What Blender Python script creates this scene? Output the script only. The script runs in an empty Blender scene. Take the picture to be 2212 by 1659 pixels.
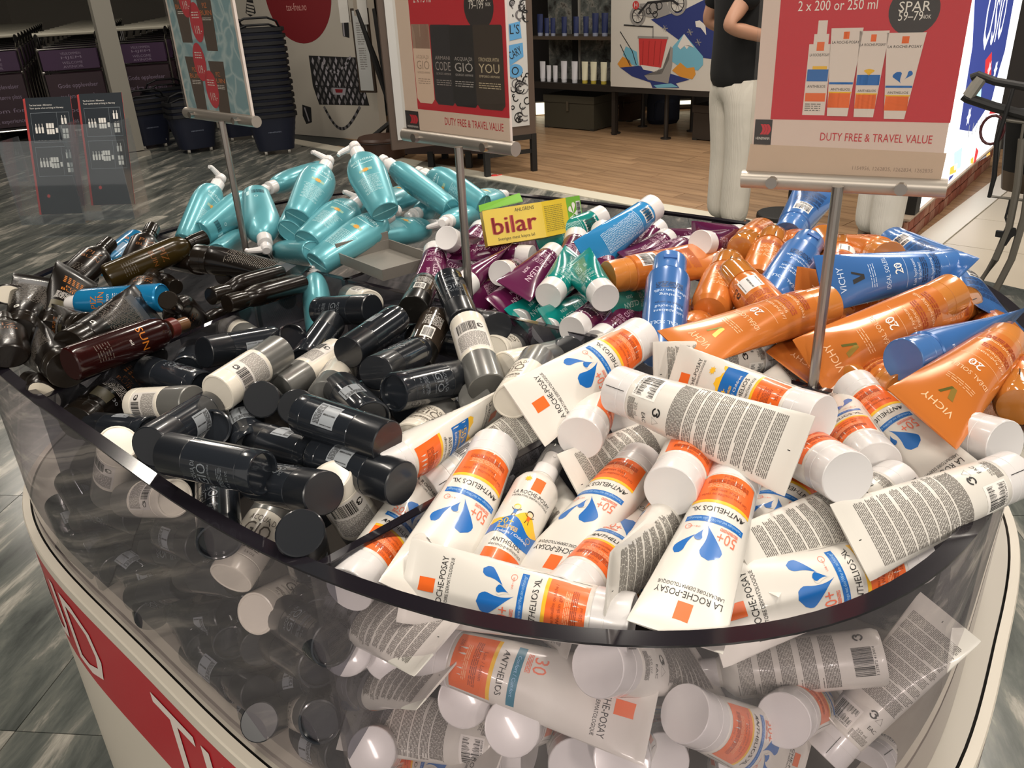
import bpy, bmesh, math, random
import numpy as np
from mathutils import Vector, Matrix
random.seed(7)
SC = bpy.context.scene
COL = SC.collection
PI = math.pi

# ------------------------------------------------------------------ camera, world, lights, exposure
CAM_AX = np.array([[0.998779, -0.049405, 0.0], [-0.021495, -0.434548, 0.900393], [-0.044484, -0.899293, -0.435079]])
EYE = np.array([0.0, 0.0, 1.42])
FPX, CX, CY = 1800.0, 1106.0, 829.5
camd = bpy.data.cameras.new('camera')
camd.sensor_width = 36.0
camd.lens = FPX / 2212.0 * 36.0
camd.clip_start = 0.02
camo = bpy.data.objects.new('camera', camd)
COL.objects.link(camo)
_R = CAM_AX
camo.matrix_world = Matrix(((_R[0][0], -_R[0][1], -_R[0][2], EYE[0]), (_R[1][0], -_R[1][1], -_R[1][2], EYE[1]),
                            (_R[2][0], -_R[2][1], -_R[2][2], EYE[2]), (0, 0, 0, 1)))
SC.camera = camo
SC.view_settings.view_transform = 'Standard'
SC.view_settings.look = 'None'
SC.view_settings.gamma = 1.0
SC.view_settings.use_curve_mapping = False
SC.view_settings.exposure = -0.12
SC.cycles.max_bounces = 8
SC.cycles.diffuse_bounces = 3
SC.cycles.glossy_bounces = 3
SC.cycles.transmission_bounces = 4
SC.cycles.transparent_max_bounces = 16
SC.cycles.caustics_reflective = False
SC.cycles.caustics_refractive = False
SC.cycles.use_denoising = True
w = bpy.data.worlds.new('world')
SC.world = w
w.use_nodes = True
w.node_tree.nodes['Background'].inputs[0].default_value = (1.0, 0.94, 0.87, 1)
w.node_tree.nodes['Background'].inputs[1].default_value = 0.6


def lamp(x, y, z, sx, sy, power, col=(1.0, 0.91, 0.80), rot=0.0):
    l = bpy.data.lights.new('ceiling_lamp_light', 'AREA')
    l.shape = 'RECTANGLE'
    l.size, l.size_y = sx, sy
    l.energy = power
    l.color = col
    o = bpy.data.objects.new('ceiling_lamp_light', l)
    o.location = (x, y, z)
    o.rotation_euler = (0, 0, rot)
    COL.objects.link(o)


# rows of ceiling fittings over the sales floor
LAMPS = [[-1.8, -3.0, 0.15, 1.2, 75], [0.2, -3.4, 0.15, 1.2, 100], [2.0, -3.0, 0.15, 1.2, 90], [-0.7, 0.3, 0.12, 0.9, 18], [1.0, 0.5, 0.12, 0.9, 26], [0.2, 1.5, 0.12, 0.9, 24], [-1.5, 2.2, 0.12, 0.9, 16], [1.8, 2.2, 0.12, 0.9, 32], [0.4, 3.6, 0.15, 1.2, 40], [2.6, 4.0, 0.15, 1.2, 44], [-2.2, 4.6, 0.15, 1.2, 26], [0.6, 6.2, 0.15, 1.2, 50], [-2.6, 7.0, 0.15, 1.2, 40], [-5.0, 7.6, 0.15, 1.2, 36], [2.2, 6.6, 0.15, 1.2, 45]]
for (lx, ly, sx, sy, pw) in LAMPS:
    lamp(lx, ly, 3.15, sx, sy, pw)


# ------------------------------------------------------------------ small tools
def ray(px, py):
    v = CAM_AX @ np.array([px - CX, py - CY, FPX])
    return v / np.linalg.norm(v)


def at(px, py, z=0.0):
    v = ray(px, py)
    return EYE + v * ((z - EYE[2]) / v[2])


def lin(c):
    if isinstance(c, str):
        c = [int(c[i:i + 2], 16) / 255 for i in (0, 2, 4)]
    return tuple(x / 12.92 if x <= 0.04045 else ((x + 0.055) / 1.055) ** 2.4 for x in c)


_M = {}


def mat(name, col='ffffff', rough=0.4, metal=0.0, coat=0.0, emit=0.0, trans=0.0, spec=0.5, sss=0.0):
    if name in _M:
        return _M[name]
    m = bpy.data.materials.new(name)
    m.use_nodes = True
    b = m.node_tree.nodes['Principled BSDF']
    c = (*lin(col), 1)
    b.inputs['Base Color'].default_value = c
    b.inputs['Roughness'].default_value = rough
    b.inputs['Metallic'].default_value = metal
    b.inputs['Coat Weight'].default_value = coat
    b.inputs['Coat Roughness'].default_value = 0.06
    b.inputs['Specular IOR Level'].default_value = spec
    b.inputs['Transmission Weight'].default_value = trans
    if emit:
        b.inputs['Emission Color'].default_value = c
        b.inputs['Emission Strength'].default_value = emit
    m.diffuse_color = c
    _M[name] = m
    return m


def clear(name, tint, haze=0.08, hazecol='c8c0c4', rough=0.03, gloss=0.06):
    """clear plastic sheet: light passes straight through, a little haze and a grazing reflection"""
    if name in _M:
        return _M[name]
    m = bpy.data.materials.new(name)
    m.use_nodes = True
    nt = m.node_tree
    nt.nodes.clear()
    out = nt.nodes.new('ShaderNodeOutputMaterial')
    tr = nt.nodes.new('ShaderNodeBsdfTransparent')
    tr.inputs[0].default_value = (*lin(tint), 1)
    df = nt.nodes.new('ShaderNodeBsdfDiffuse')
    df.inputs[0].default_value = (*lin(hazecol), 1)
    gl = nt.nodes.new('ShaderNodeBsdfGlossy')
    gl.inputs['Roughness'].default_value = rough
    m1 = nt.nodes.new('ShaderNodeMixShader')
    m1.inputs[0].default_value = haze
    lw = nt.nodes.new('ShaderNodeLayerWeight')      # grazing reflection, the same from both sides
    lw.inputs[0].default_value = 0.5
    pw = nt.nodes.new('ShaderNodeMath')
    pw.operation = 'POWER'
    pw.inputs[1].default_value = 4.0
    fr = nt.nodes.new('ShaderNodeMath')
    fr.operation = 'MULTIPLY_ADD'
    fr.inputs[1].default_value = 0.75
    fr.inputs[2].default_value = gloss * 0.6
    nt.links.new(lw.outputs['Facing'], pw.inputs[0])
    nt.links.new(pw.outputs[0], fr.inputs[0])
    m2 = nt.nodes.new('ShaderNodeMixShader')
    nt.links.new(tr.outputs[0], m1.inputs[1])
    nt.links.new(df.outputs[0], m1.inputs[2])
    nt.links.new(fr.outputs[0], m2.inputs[0])
    nt.links.new(m1.outputs[0], m2.inputs[1])
    nt.links.new(gl.outputs[0], m2.inputs[2])
    nt.links.new(m2.outputs[0], out.inputs[0])
    _M[name] = m
    return m


class MB:
    """collects faces, then becomes one mesh"""

    def __init__(s):
        s.v, s.f, s.m, s.mats = [], [], [], []

    def mi(s, m):
        if m not in s.mats:
            s.mats.append(m)
        return s.mats.index(m)

    def add(s, vs, fs, m):
        k, mi = len(s.v), s.mi(m)
        s.v += [tuple(map(float, p)) for p in vs]
        s.f += [tuple(i + k for i in f) for f in fs]
        s.m += [mi] * len(fs)
        return s

    def loft(s, rings, m, caps=(True, True), closed=True):
        n = len(rings[0])
        vs = [p for r in rings for p in r]
        fs = []
        for i in range(len(rings) - 1):
            for j in range(n if closed else n - 1):
                a, b = i * n + j, i * n + (j + 1) % n
                fs.append((a, b, b + n, a + n))
        if caps[0]:
            fs.append(tuple(range(n))[::-1])
        if caps[1]:
            fs.append(tuple(range((len(rings) - 1) * n, len(rings) * n)))
        return s.add(vs, fs, m)

    def lathe(s, prof, m, n=24, caps=(True, True), ex=1.0, c=(0, 0, 0)):
        rings = [[(c[0] + r * math.sin(2 * PI * j / n), c[1] - r * ex * math.cos(2 * PI * j / n), c[2] + z) for j in range(n)] for r, z in prof]
        return s.loft(rings, m, caps)

    def box(s, c, d, m, rz=0.0, ax=None):
        hx, hy, hz = d[0] / 2, d[1] / 2, d[2] / 2
        pts = []
        for dz in (-hz, hz):
            for dx, dy in ((-hx, -hy), (hx, -hy), (hx, hy), (-hx, hy)):
                if ax is not None:
                    p = np.array(c) + ax[0] * dx + ax[1] * dy + ax[2] * dz
                else:
                    p = (c[0] + dx * math.cos(rz) - dy * math.sin(rz), c[1] + dx * math.sin(rz) + dy * math.cos(rz), c[2] + dz)
                pts.append(p)
        return s.add(pts, [(3, 2, 1, 0), (4, 5, 6, 7), (0, 1, 5, 4), (1, 2, 6, 5), (2, 3, 7, 6), (3, 0, 4, 7)], m)

    def bar(s, pts, r, m, n=8, caps=True):
        pts = [np.array(p, float) for p in pts]
        rings = []
        up = np.array([0, 0, 1.0])
        for i, p in enumerate(pts):
            d = (pts[min(i + 1, len(pts) - 1)] - pts[max(i - 1, 0)])
            d /= np.linalg.norm(d) + 1e-9
            if abs(d @ up) > 0.95:
                up = np.array([1.0, 0, 0]) if abs(d[0]) < 0.9 else np.array([0, 1.0, 0])
            a = np.cross(d, up)
            a /= np.linalg.norm(a)
            b = np.cross(a, d)
            rr = r[i] if hasattr(r, '__len__') else r
            rings.append([p + rr * (a * math.cos(2 * PI * k / n) + b * math.sin(2 * PI * k / n)) for k in range(n)])
        return s.loft(rings, m, (caps, caps))

    def prism(s, poly, z0, z1, m):
        n = len(poly)
        vs = [(p[0], p[1], z0) for p in poly] + [(p[0], p[1], z1) for p in poly]
        fs = [tuple(range(n))[::-1], tuple(range(n, 2 * n))] + [(i, (i + 1) % n, n + (i + 1) % n, n + i) for i in range(n)]
        return s.add(vs, fs, m)

    def mesh(s, name, smooth=24):
        me = bpy.data.meshes.new(name)
        me.from_pydata(s.v, [], s.f)
        for m in s.mats:
            me.materials.append(m)
        if len(s.mats) > 1:
            me.polygons.foreach_set('material_index', s.m)
        if smooth:
            me.shade_smooth()
            me.set_sharp_from_angle(angle=math.radians(smooth))
        me.update()
        return me

    def build(s, name, parent=None, smooth=24, **kw):
        return link(name, s.mesh(name, smooth), parent, **kw)


def link(name, me, parent=None, **kw):
    o = bpy.data.objects.new(name, me)
    COL.objects.link(o)
    if parent is not None:
        o.parent = parent
    for k, v in kw.items():
        o[k] = v
    return o


def thing(name, label, cat, loc=(0, 0, 0), rz=0.0, group=None):
    o = bpy.data.objects.new(name, None)
    o.empty_display_size = 0.05
    COL.objects.link(o)
    o.location = [float(x) for x in loc]
    o.rotation_euler = (0, 0, rz)
    o['label'] = label
    o['category'] = cat
    if group:
        o['group'] = group
    return o


def copy_tree(o, parent=None):
    c = o.copy()
    COL.objects.link(c)
    if parent is not None:
        c.parent = parent
    for ch in o.children:
        copy_tree(ch, c)
    return c


_G = {}


def glyphs(s):
    """outline of a piece of lettering as flat faces, cap height 1, left edge at 0"""
    if s in _G:
        return _G[s]
    cur = bpy.data.curves.new('lettering', 'FONT')
    cur.body = s
    cur.resolution_u = 2
    ob = bpy.data.objects.new('lettering', cur)
    COL.objects.link(ob)
    dg = bpy.context.evaluated_depsgraph_get()
    me = bpy.data.meshes.new_from_object(ob.evaluated_get(dg))
    v = np.array([p.co[:2] for p in me.vertices]) if len(me.vertices) else np.zeros((0, 2))
    f = [tuple(p.vertices) for p in me.polygons]
    bpy.data.objects.remove(ob)
    bpy.data.curves.remove(cur)
    bpy.data.meshes.remove(me)
    v = v / 0.70
    if len(v):
        v[:, 0] -= v[:, 0].min()
    _G[s] = (v, f)
    return _G[s]


class Decal:
    fine_step = True
    """flat print laid on a surface; S(x, z, c, lift) gives the surface point"""

    def __init__(s, S, flip=0, L=0.0):
        s.S, s.mb, s.flip, s.L = S, MB(), flip, L

    def put(s, pts, faces, m, c, layer):
        vs = []
        for x, z in pts:
            if s.flip:
                x, z = -x, s.L - z
            vs.append(s.S(x, z, c, 0.00014 * (layer + 1)))
        if s.flip == 0 or True:
            s.mb.add(vs, faces, m)

    def rect(s, x0, x1, z0, z1, m, c=0.0, layer=0, nx=None):
        nx = nx or max(1, int(abs(x1 - x0) / 0.004))
        nz = max(1, int(abs(z1 - z0) / 0.012))
        pts = [(x0 + (x1 - x0) * i / nx, z0 + (z1 - z0) * j / nz) for j in range(nz + 1) for i in range(nx + 1)]
        fs = [(j * (nx + 1) + i, j * (nx + 1) + i + 1, (j + 1) * (nx + 1) + i + 1, (j + 1) * (nx + 1) + i) for j in range(nz) for i in range(nx)]
        s.put(pts, fs, m, c, layer)

    def text(s, t, x, z, h, m, c=0.0, layer=1, al='c', fit=None, rot=0):
        v, f = glyphs(t)
        if not len(v):
            return
        v = v * h
        w_ = v[:, 0].max()
        if fit:
            v = v * [fit / w_, 1]
            w_ = fit
        v = v - [{'c': w_ / 2, 'l': 0, 'r': w_}[al], 0]
        if rot:
            a = math.radians(rot)
            v = v @ np.array([[math.cos(a), math.sin(a)], [-math.sin(a), math.cos(a)]])
        s.put([(x + p[0], z + p[1]) for p in v], f, m, c, layer)

    def poly(s, pts, m, c=0.0, layer=0):
        n = len(pts)
        cx, cz = sum(p[0] for p in pts) / n, sum(p[1] for p in pts) / n
        s.put([(cx, cz)] + list(pts), [(0, 1 + i, 1 + (i + 1) % n) for i in range(n)], m, c, layer)

    def strip(s, pa, pb, m, c=0.0, layer=0):
        n = len(pa)
        wmax = max(math.hypot(a[0] - b[0], a[1] - b[1]) for a, b in zip(pa, pb))
        k = max(1, min(8, int(wmax / 0.0035))) if s.fine_step else 1
        pts = [(a[0] + (b[0] - a[0]) * q / k, a[1] + (b[1] - a[1]) * q / k) for q in range(k + 1) for a, b in zip(pa, pb)]
        s.put(pts, [(q * n + i, q * n + i + 1, (q + 1) * n + i + 1, (q + 1) * n + i) for q in range(k) for i in range(n - 1)], m, c, layer)

    def drop(s, tip, bulb, r, m, bend=0.0, c=0.0, layer=0):
        tip, bulb = np.array(tip), np.array(bulb)
        d = bulb - tip
        L = np.linalg.norm(d)
        d /= L
        nn = np.array([-d[1], d[0]])
        A, B = [], []
        for k in range(13):
            t = k / 12
            rr = r * math.sqrt(max(0, 1 - ((t - 0.72) / 0.28) ** 2)) if t > 0.72 else r * (t / 0.72) ** 1.5
            p = tip + d * L * 1.25 * t + nn * bend * math.sin(t * PI * 0.8)
            A.append(tuple(p + nn * rr))
            B.append(tuple(p - nn * rr))
        s.strip(B, A, m, c, layer)

    def ring(s, x, z, r, wd, m, c=0.0, layer=1, a0=0, a1=360, n=20):
        ang = [math.radians(a0 + (a1 - a0) * k / n) for k in range(n + 1)]
        s.strip([(x + (r - wd) * math.cos(a), z + (r - wd) * math.sin(a)) for a in ang], [(x + r * math.cos(a), z + r * math.sin(a)) for a in ang], m, c, layer)

    def barcode(s, x0, x1, z0, z1, m, c=0.0, layer=1, seed=1, digits=None, vert=False):
        rr = random.Random(seed)
        p = 0.0
        while p < 1:
            wd = rr.choice((1, 1, 2, 3)) / 70
            if vert:
                s.rect(x0, x1, z0 + (z1 - z0) * p, z0 + (z1 - z0) * min(1, p + wd), m, c, layer, 2)
            else:
                s.rect(x0 + (x1 - x0) * p, x0 + (x1 - x0) * min(1, p + wd), z0, z1, m, c, layer, 1)
            p += wd + rr.choice((1, 1, 2)) / 70
        if digits:
            s.text(digits, (x0 + x1) / 2, z0 - 0.0028, 0.0021, m, c, layer, fit=abs(x1 - x0))

    def fine(s, x0, x1, z0, z1, step, m, c=0.0, layer=1, seed=1, wl=0.005, fillr=0.55, gapevery=9):
        """rows of small print too fine to read"""
        rr = random.Random(seed)
        z, k = z1, 0
        while z > z0:
            k += 1
            if gapevery and k % gapevery == 0:
                z -= step
                continue
            xe = x1 - (x1 - x0) * (0.4 * rr.random() if (gapevery and k % gapevery == gapevery - 1) else 0.04 * rr.random())
            x = x0
            while x < xe:
                l = min(wl * (0.4 + rr.random()), xe - x)
                s.rect(x, x + l, z - step * fillr, z, m, c, layer, 1)
                x += l + step * 0.45
            z -= step

    def recycle(s, x, z, r, m, c=0.0):
        s.ring(x, z, r, r * 0.34, m, c, 1, 20, 170)
        s.ring(x, z, r, r * 0.34, m, c, 1, 200, 350)
        s.ring(x + r * .25, z - r * .1, r * 0.55, r * 0.4, m, c, 1, -60, 130)

    def sun(s, x, z, r, m, c=0.0, layer=1, n=8):
        pts = []
        for k in range(2 * n):
            a = PI * k / n
            q_ = r if k % 2 == 0 else r * 0.55
            pts.append((x + q_ * math.cos(a), z + q_ * math.sin(a)))
        s.poly(pts, m, c, layer)


# ------------------------------------------------------------------ products in the bin
NS = 28
WHITE = mat('white_plastic', 'dedad2', 0.3, coat=0.25)
CAPW = mat('white_cap', 'e0dddc', 0.24, coat=0.35)
INK = mat('black_ink', '1c1a1a', 0.45)
GREYINK = mat('grey_ink', '6d6863', 0.5)
ORANGE = mat('orange_print', 'ef6a24', 0.35, coat=0.3)
THINOR = mat('thin_orange_ink', 'f0795a', 0.4)
YELLOW = mat('yellow_print', 'f2bd2c', 0.35)
BLUE = mat('blue_print', '1769b8', 0.33, coat=0.3)
PALEB = mat('pale_blue_ink', '9cc8ee', 0.4)
TEALP = mat('teal_print', '2d7a92', 0.35)
WINK = mat('white_ink', 'f2eee8', 0.4)
DKOR = mat('dark_orange_ink', 'a84418', 0.5)
PALEOR = mat('pale_orange_ink', 'f7a878', 0.5)
GOLD = mat('gold_foil', 'd9b45a', 0.25, 0.7)
CLEARCAP = clear('clear_cap', 'f2f0ee', 0.10, 'ffffff', 0.05)


def ell(a, b, z, n=NS, e=1.0):
    return [(a * math.sin(2 * PI * k / n), -b * math.cos(2 * PI * k / n), z) for k in range(n)]


def tube_shape(L, r, w, z0):
    def ab(z):
        t = min(max((z - z0) / (L - 0.008 - z0), 0), 1)
        t2 = max(0.0, (t - 0.10) / 0.90)
        return r + (w - r) * t, max(0.0007, r * (1 - t2 ** 1.25)), t
    return ab


def round_shape(f):
    def ab(z):
        a, b = f(z)
        return a, b, 0.0
    return ab


def surf(ab):
    def S(x, z, c, lift):
        a, b, t = ab(z)
        th = c + (1 - t) * x / ((a + b) / 2 if t < .3 else a) + t * math.asin(max(-0.995, min(0.995, x / a)))
        sx, sy = math.sin(th), -math.cos(th)
        nx, ny = sx / a, sy / b
        l = math.hypot(nx, ny)
        return (a * sx + nx / l * lift, b * sy + ny / l * lift, z)
    return S


def soft_tube(L, r, w, capz, bodym, capm, capr=1.0, seam=True, neck=0.97):
    ab = tube_shape(L, r, w, capz)
    body = MB()
    rings = [ell(r * neck, r * neck, capz), ell(r, r, capz + 0.0015)]
    for k in range(1, 15):
        z = capz + 0.0015 + (L - 0.008 - capz - 0.0015) * k / 14
        a, b, t = ab(z)
        rings.append(ell(a, b, z))
    a, b, t = ab(L - 0.008)
    rings += [ell(a * 1.004, 0.0009, L - 0.0072), ell(a * 1.004, 0.0009, L)]
    body.loft(rings, bodym)
    cap = MB()
    c = r * capr
    pr = [(c * 0.90, 0.0003), (c * 0.955, 0.0), (c * 0.985, 0.0006), (c, 0.0022)]
    if seam:
        pr += [(c * 1.0, capz * 0.62), (c * 0.985, capz * 0.63), (c * 0.985, capz * 0.66), (c, capz * 0.67)]
    pr += [(c, capz - 0.0008), (c * 0.98, capz)]
    cap.lathe(pr, capm, NS)
    return body, cap, ab


def assemble(name, pieces):
    """a finished product: an empty with its parts; kept as prototype until first use"""
    root = bpy.data.objects.new(name, None)
    root.empty_display_size = 0.03
    COL.objects.link(root)
    for n, mb in pieces:
        o = mb.build(n, root)
        if n == 'print':
            o['kind'] = 'stuff'
    return root


PROTO = {}
LRP = 'LA ROCHE-POSAY'
LAB = 'LABORATOIRE DERMATOLOGIQUE'


def back_print(d, L, seed, ink=INK, z0=0.078, bar='3 337875 548533'):
    PI_ = PI
    d.rect(-0.026, 0.0, 0.036, 0.061, WINK, PI_, 0)
    d.barcode(-0.024, -0.002, 0.040, 0.058, ink, PI_, 1, seed, bar)
    d.recycle(0.008, 0.066, 0.0042, ink, PI_)
    tri = [(0.0165, 0.069), (0.0125, 0.062), (0.0205, 0.062)]
    for i in range(3):
        p, q_ = tri[i], tri[(i + 1) % 3]
        d.strip([(p[0], p[1]), (q_[0], q_[1])], [(p[0] * .9 + .00165, p[1] * .9 + .0064), (q_[0] * .9 + .00165, q_[1] * .9 + .0064)], GREYINK, PI_, 1)
    d.text('EAC', 0.017, 0.051, 0.004, ink, PI_)
    d.text('250 ml', 0.012, 0.042, 0.0034, GREYINK, PI_)
    d.fine(0.002, 0.024, 0.034, 0.041, 0.0011, GREYINK, PI_, 1, seed + 3, gapevery=0)
    d.fine(-0.027, 0.027, z0, z0 + 0.014, 0.00125, GREYINK, PI_, 1, seed + 1, 0.004, 0.62, 0)
    d.fine(-0.029, 0.029, z0 + 0.016, L - 0.020, 0.00155, GREYINK, PI_, 1, seed, 0.006, 0.5, 8)
    d.text('101A0978J', 0.004, L - 0.013, 0.0022, GREYINK, PI_)
    d.rect(-0.002, -0.0012, L - 0.013, L - 0.009, INK, PI_, 1)


def sunscreen(kind):
    L = {'gel': 0.197, 'lotion': 0.197, 'kids': 0.19}[kind]
    r = 0.0225 if kind == 'kids' else 0.0235
    body, cap, ab = soft_tube(L, r, r * 1.5, 0.030, WHITE, CAPW)
    cap.box((0, r * 0.985, 0.0155), (0.0006, 0.0015, 0.022), INK)
    d = Decal(surf(ab))
    wd = 0.0245
    d.rect(-wd, wd, 0.0335, 0.066, ORANGE)
    d.rect(-wd, wd, 0.066, 0.0692, YELLOW)
    if kind == 'gel':
        d.text('Gel peau mouillée ou sèche /', 0, 0.0585, 0.0030, DKOR, fit=0.040)
        d.text('Wet skin gel', 0, 0.0535, 0.0030, DKOR)
        d.fine(-0.016, 0.016, 0.0465, 0.0510, 0.0014, PALEOR, 0, 1, 4, gapevery=0)
        d.fine(-0.018, 0.018, 0.0405, 0.0455, 0.0014, DKOR, 0, 1, 5, gapevery=0)
        d.text('250 ml', 0.0, 0.0355, 0.0026, DKOR)
        d.text('ANTHELIOS XL', 0, 0.0735, 0.0054, INK, fit=0.043)
        d.rect(-wd, wd, 0.0845, 0.0905, BLUE)
        d.text('Technologie wet skin*/Wet skin technology*', 0, 0.0862, 0.0028, PALEB, fit=0.046)
        d.text('50+', -0.0135, 0.0965, 0.0105, THINOR, fit=0.016)
        d.fine(-0.0215, -0.006, 0.0925, 0.0955, 0.0011, THINOR, 0, 1, 8, gapevery=0)
        d.ring(0.0195, 0.0965, 0.0028, 0.0004, THINOR)
        d.text('UVB + UVA', 0.0145, 0.0958, 0.0017, THINOR, fit=0.0100)
        d.drop((0.004, 0.0935), (-0.0015, 0.120), 0.0088, BLUE, 0.004)
        d.drop((0.0052, 0.0965), (0.0062, 0.1075), 0.0044, WHITE, -0.0012, layer=1)
        d.drop((0.0058, 0.0985), (0.0070, 0.1080), 0.0034, BLUE, -0.0012, layer=2)
        d.drop((0.0095, 0.1035), (0.0185, 0.1215), 0.0048, BLUE, -0.003)
    elif kind == 'lotion':
        d.text('Lait / Lotion', 0, 0.0585, 0.0032, DKOR)
        d.fine(-0.018, 0.018, 0.0500, 0.0560, 0.0015, DKOR, 0, 1, 4, gapevery=0)
        d.fine(-0.014, 0.014, 0.0440, 0.0480, 0.0015, PALEOR, 0, 1, 5, gapevery=0)
        d.text('250 ml', -0.012, 0.0365, 0.0028, DKOR)
        d.text('ANTHELIOS', 0, 0.0735, 0.0054, INK, fit=0.034)
        d.rect(-wd, wd, 0.0835, 0.0905, TEALP)
        d.text('Confort / Comfort', 0, 0.0855, 0.0030, PALEB)
        d.text('30', -0.0125, 0.0990, 0.0115, THINOR, fit=0.013)
        d.fine(-0.0205, -0.005, 0.0935, 0.0975, 0.0012, THINOR, 0, 1, 8, gapevery=0)
    else:
        d.text('Lait / Lotion', 0, 0.0575, 0.0034, DKOR)
        d.fine(-0.018, 0.014, 0.0470, 0.0550, 0.0016, DKOR, 0, 1, 4, gapevery=0)
        d.text('250 ml', 0.010, 0.0365, 0.0034, DKOR)
        d.text('ANTHELIOS', 0, 0.0780, 0.0054, INK, fit=0.036)
        d.text('dermo-pediatrics', 0, 0.0720, 0.0042, GREYINK, fit=0.038)
        d.rect(-wd, wd, 0.0855, 0.1130, BLUE)
        top = [(-wd + 2 * wd * k / 16) for k in range(17)]
        d.strip([(x, 0.1125) for x in top], [(x, 0.1165 + 0.004 * math.sin(k * 0.8) + 0.002 * (k % 2)) for k, x in enumerate(top)], YELLOW, 0, 1)
        d.text('50+', -0.008, 0.0995, 0.0090, YELLOW, layer=2, fit=0.018)
        d.fine(-0.018, 0.006, 0.0950, 0.0985, 0.0013, YELLOW, 0, 2, 8, gapevery=0)
        d.text('Enfants / Children', 0.0, 0.0885, 0.0036, WINK, layer=2)
        d.sun(0.016, 0.130, 0.005, YELLOW)
    if kind == 'kids':
        d.text(LRP, 0, L - 0.040, 0.0056, INK, fit=0.050)
        d.text(LAB, 0, L - 0.0455, 0.0030, INK, fit=0.049)
        d.rect(-0.0055, 0.0055, L - 0.030, L - 0.014, ORANGE, 0, 1)
    else:
        d.text(LRP, 0, L - 0.039, 0.0058, INK, fit=0.052)
        d.text(LAB, 0, L - 0.0445, 0.0032, INK, fit=0.0515)
        d.rect(-0.0058, 0.0058, L - 0.030, L - 0.013, ORANGE, 0, 1)
    back_print(d, L, 11 if kind == 'gel' else 23)
    d.rect(wd + 0.004, wd + 0.0046, 0.0335, 0.10, GREYINK)
    return assemble('sunscreen_tube', [('tube_body', body), ('cap', cap), ('print', d.mb)])


def spray():
    L, r = 0.185, 0.024
    body, noz, hood = MB(), MB(), MB()
    body.lathe([(0.0125, 0.047), (0.0135, 0.050), (0.0165, 0.0525), (0.0215, 0.058), (r, 0.065), (r, L - 0.004), (r * 0.93, L)], WHITE, NS)
    noz.lathe([(0.008, 0.010), (0.0092, 0.011), (0.0095, 0.030), (0.0125, 0.031), (0.0130, 0.047)], CAPW, NS)
    noz.bar([(0, -0.007, 0.017), (0, -0.0105, 0.017)], 0.002, CAPW)
    hood.lathe([(0.0100, 0.0), (0.0120, 0.0015), (0.0132, 0.006), (0.0138, 0.034)], CLEARCAP, NS, (True, False))
    ab = round_shape(lambda z: (r, r))
    d = Decal(surf(ab), 1, L)
    wd = 0.030
    d.rect(-0.0055, 0.0055, 0.100, 0.117, ORANGE)
    d.sun(-0.0125, 0.114, 0.0042, YELLOW)
    d.text(LRP, 0, 0.0925, 0.0050, INK, fit=0.042)
    d.text(LAB, 0, 0.0885, 0.0025, INK, fit=0.042)
    xs = [-wd + 2 * wd * k / 24 for k in range(25)]
    hill = [0.058 + 0.014 * math.exp(-((x - 0.004) / 0.011) ** 2) for x in xs]
    wave = [0.056 + 0.006 * math.sin(x * 150 + 2.6) for x in xs]
    base = [0.036 - 0.004 * math.sin(x * 110 + 0.5) for x in xs]
    d.strip(list(zip(xs, [b - 0.001 for b in wave])), list(zip(xs, hill)), YELLOW)
    d.strip(list(zip(xs, base)), list(zip(xs, wave)), BLUE, 0, 1)
    for kx, kz, hc, bc in ((-0.0085, 0.0735, YELLOW, BLUE), (0.0060, 0.0715, INK, ORANGE)):
        circ = lambda x, z, r: [(x + r * math.cos(2 * PI * k / 14), z + r * math.sin(2 * PI * k / 14)) for k in range(14)]
        d.poly([(kx - .0018, kz - .003), (kx + .0018, kz - .003), (kx + .0014, kz - .0085), (kx - .0014, kz - .0085)], bc, 0, 2)
        d.poly(circ(kx, kz + .0006, .0035), hc, 0, 2)
        d.poly(circ(kx, kz - .0004, .0028), mat('doll_skin', 'f3cfa8', 0.5), 0, 3)
        for sx in (-1, 1):
            d.strip([(kx + sx * .0014, kz - .0040), (kx + sx * .0050, kz - .0010)], [(kx + sx * .0014, kz - .0048), (kx + sx * .0050, kz - .0018)], INK, 0, 3)
            d.strip([(kx + sx * .0008, kz - .0085), (kx + sx * .0016, kz - .0125)], [(kx + sx * .0014, kz - .0085), (kx + sx * .0022, kz - .0125)], INK, 0, 3)
    d.text('50+', -0.012, 0.0505, 0.0075, YELLOW, layer=2, fit=0.014)
    d.fine(-0.018, 0.002, 0.0450, 0.0495, 0.0014, YELLOW, 0, 2, 8, gapevery=0)
    d.ring(0.016, 0.0455, 0.0030, 0.0004, YELLOW, layer=2)
    d.text('Enfants / Children', 0.0, 0.0395, 0.0032, WINK, layer=2)
    d.text('ANTHELIOS', -0.002, 0.0275, 0.0050, INK, fit=0.030)
    d.text('dermo-pediatrics', 0, 0.0225, 0.0036, GREYINK)
    d.rect(-0.020, 0.020, 0.008, 0.020, ORANGE)
    for k in range(5):
        d.fine(-0.026, 0.026, 0.108 - k * 0.0175, 0.120 - k * 0.0175, 0.00125, GREYINK, PI, 1, 40 + k, gapevery=0)
        d.rect(-0.026, -0.014, 0.1215 - k * 0.0175, 0.1222 - k * 0.0175, GREYINK, PI)
    d.barcode(-0.016, 0.008, 0.010, 0.026, INK, PI, 1, 5, '3 337872 413414')
    d.recycle(0.018, 0.018, 0.0042, INK, PI)
    return assemble('sunscreen_spray', [('bottle_body', body), ('nozzle', noz), ('clear_hood', hood), ('print', d.mb)])


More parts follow.
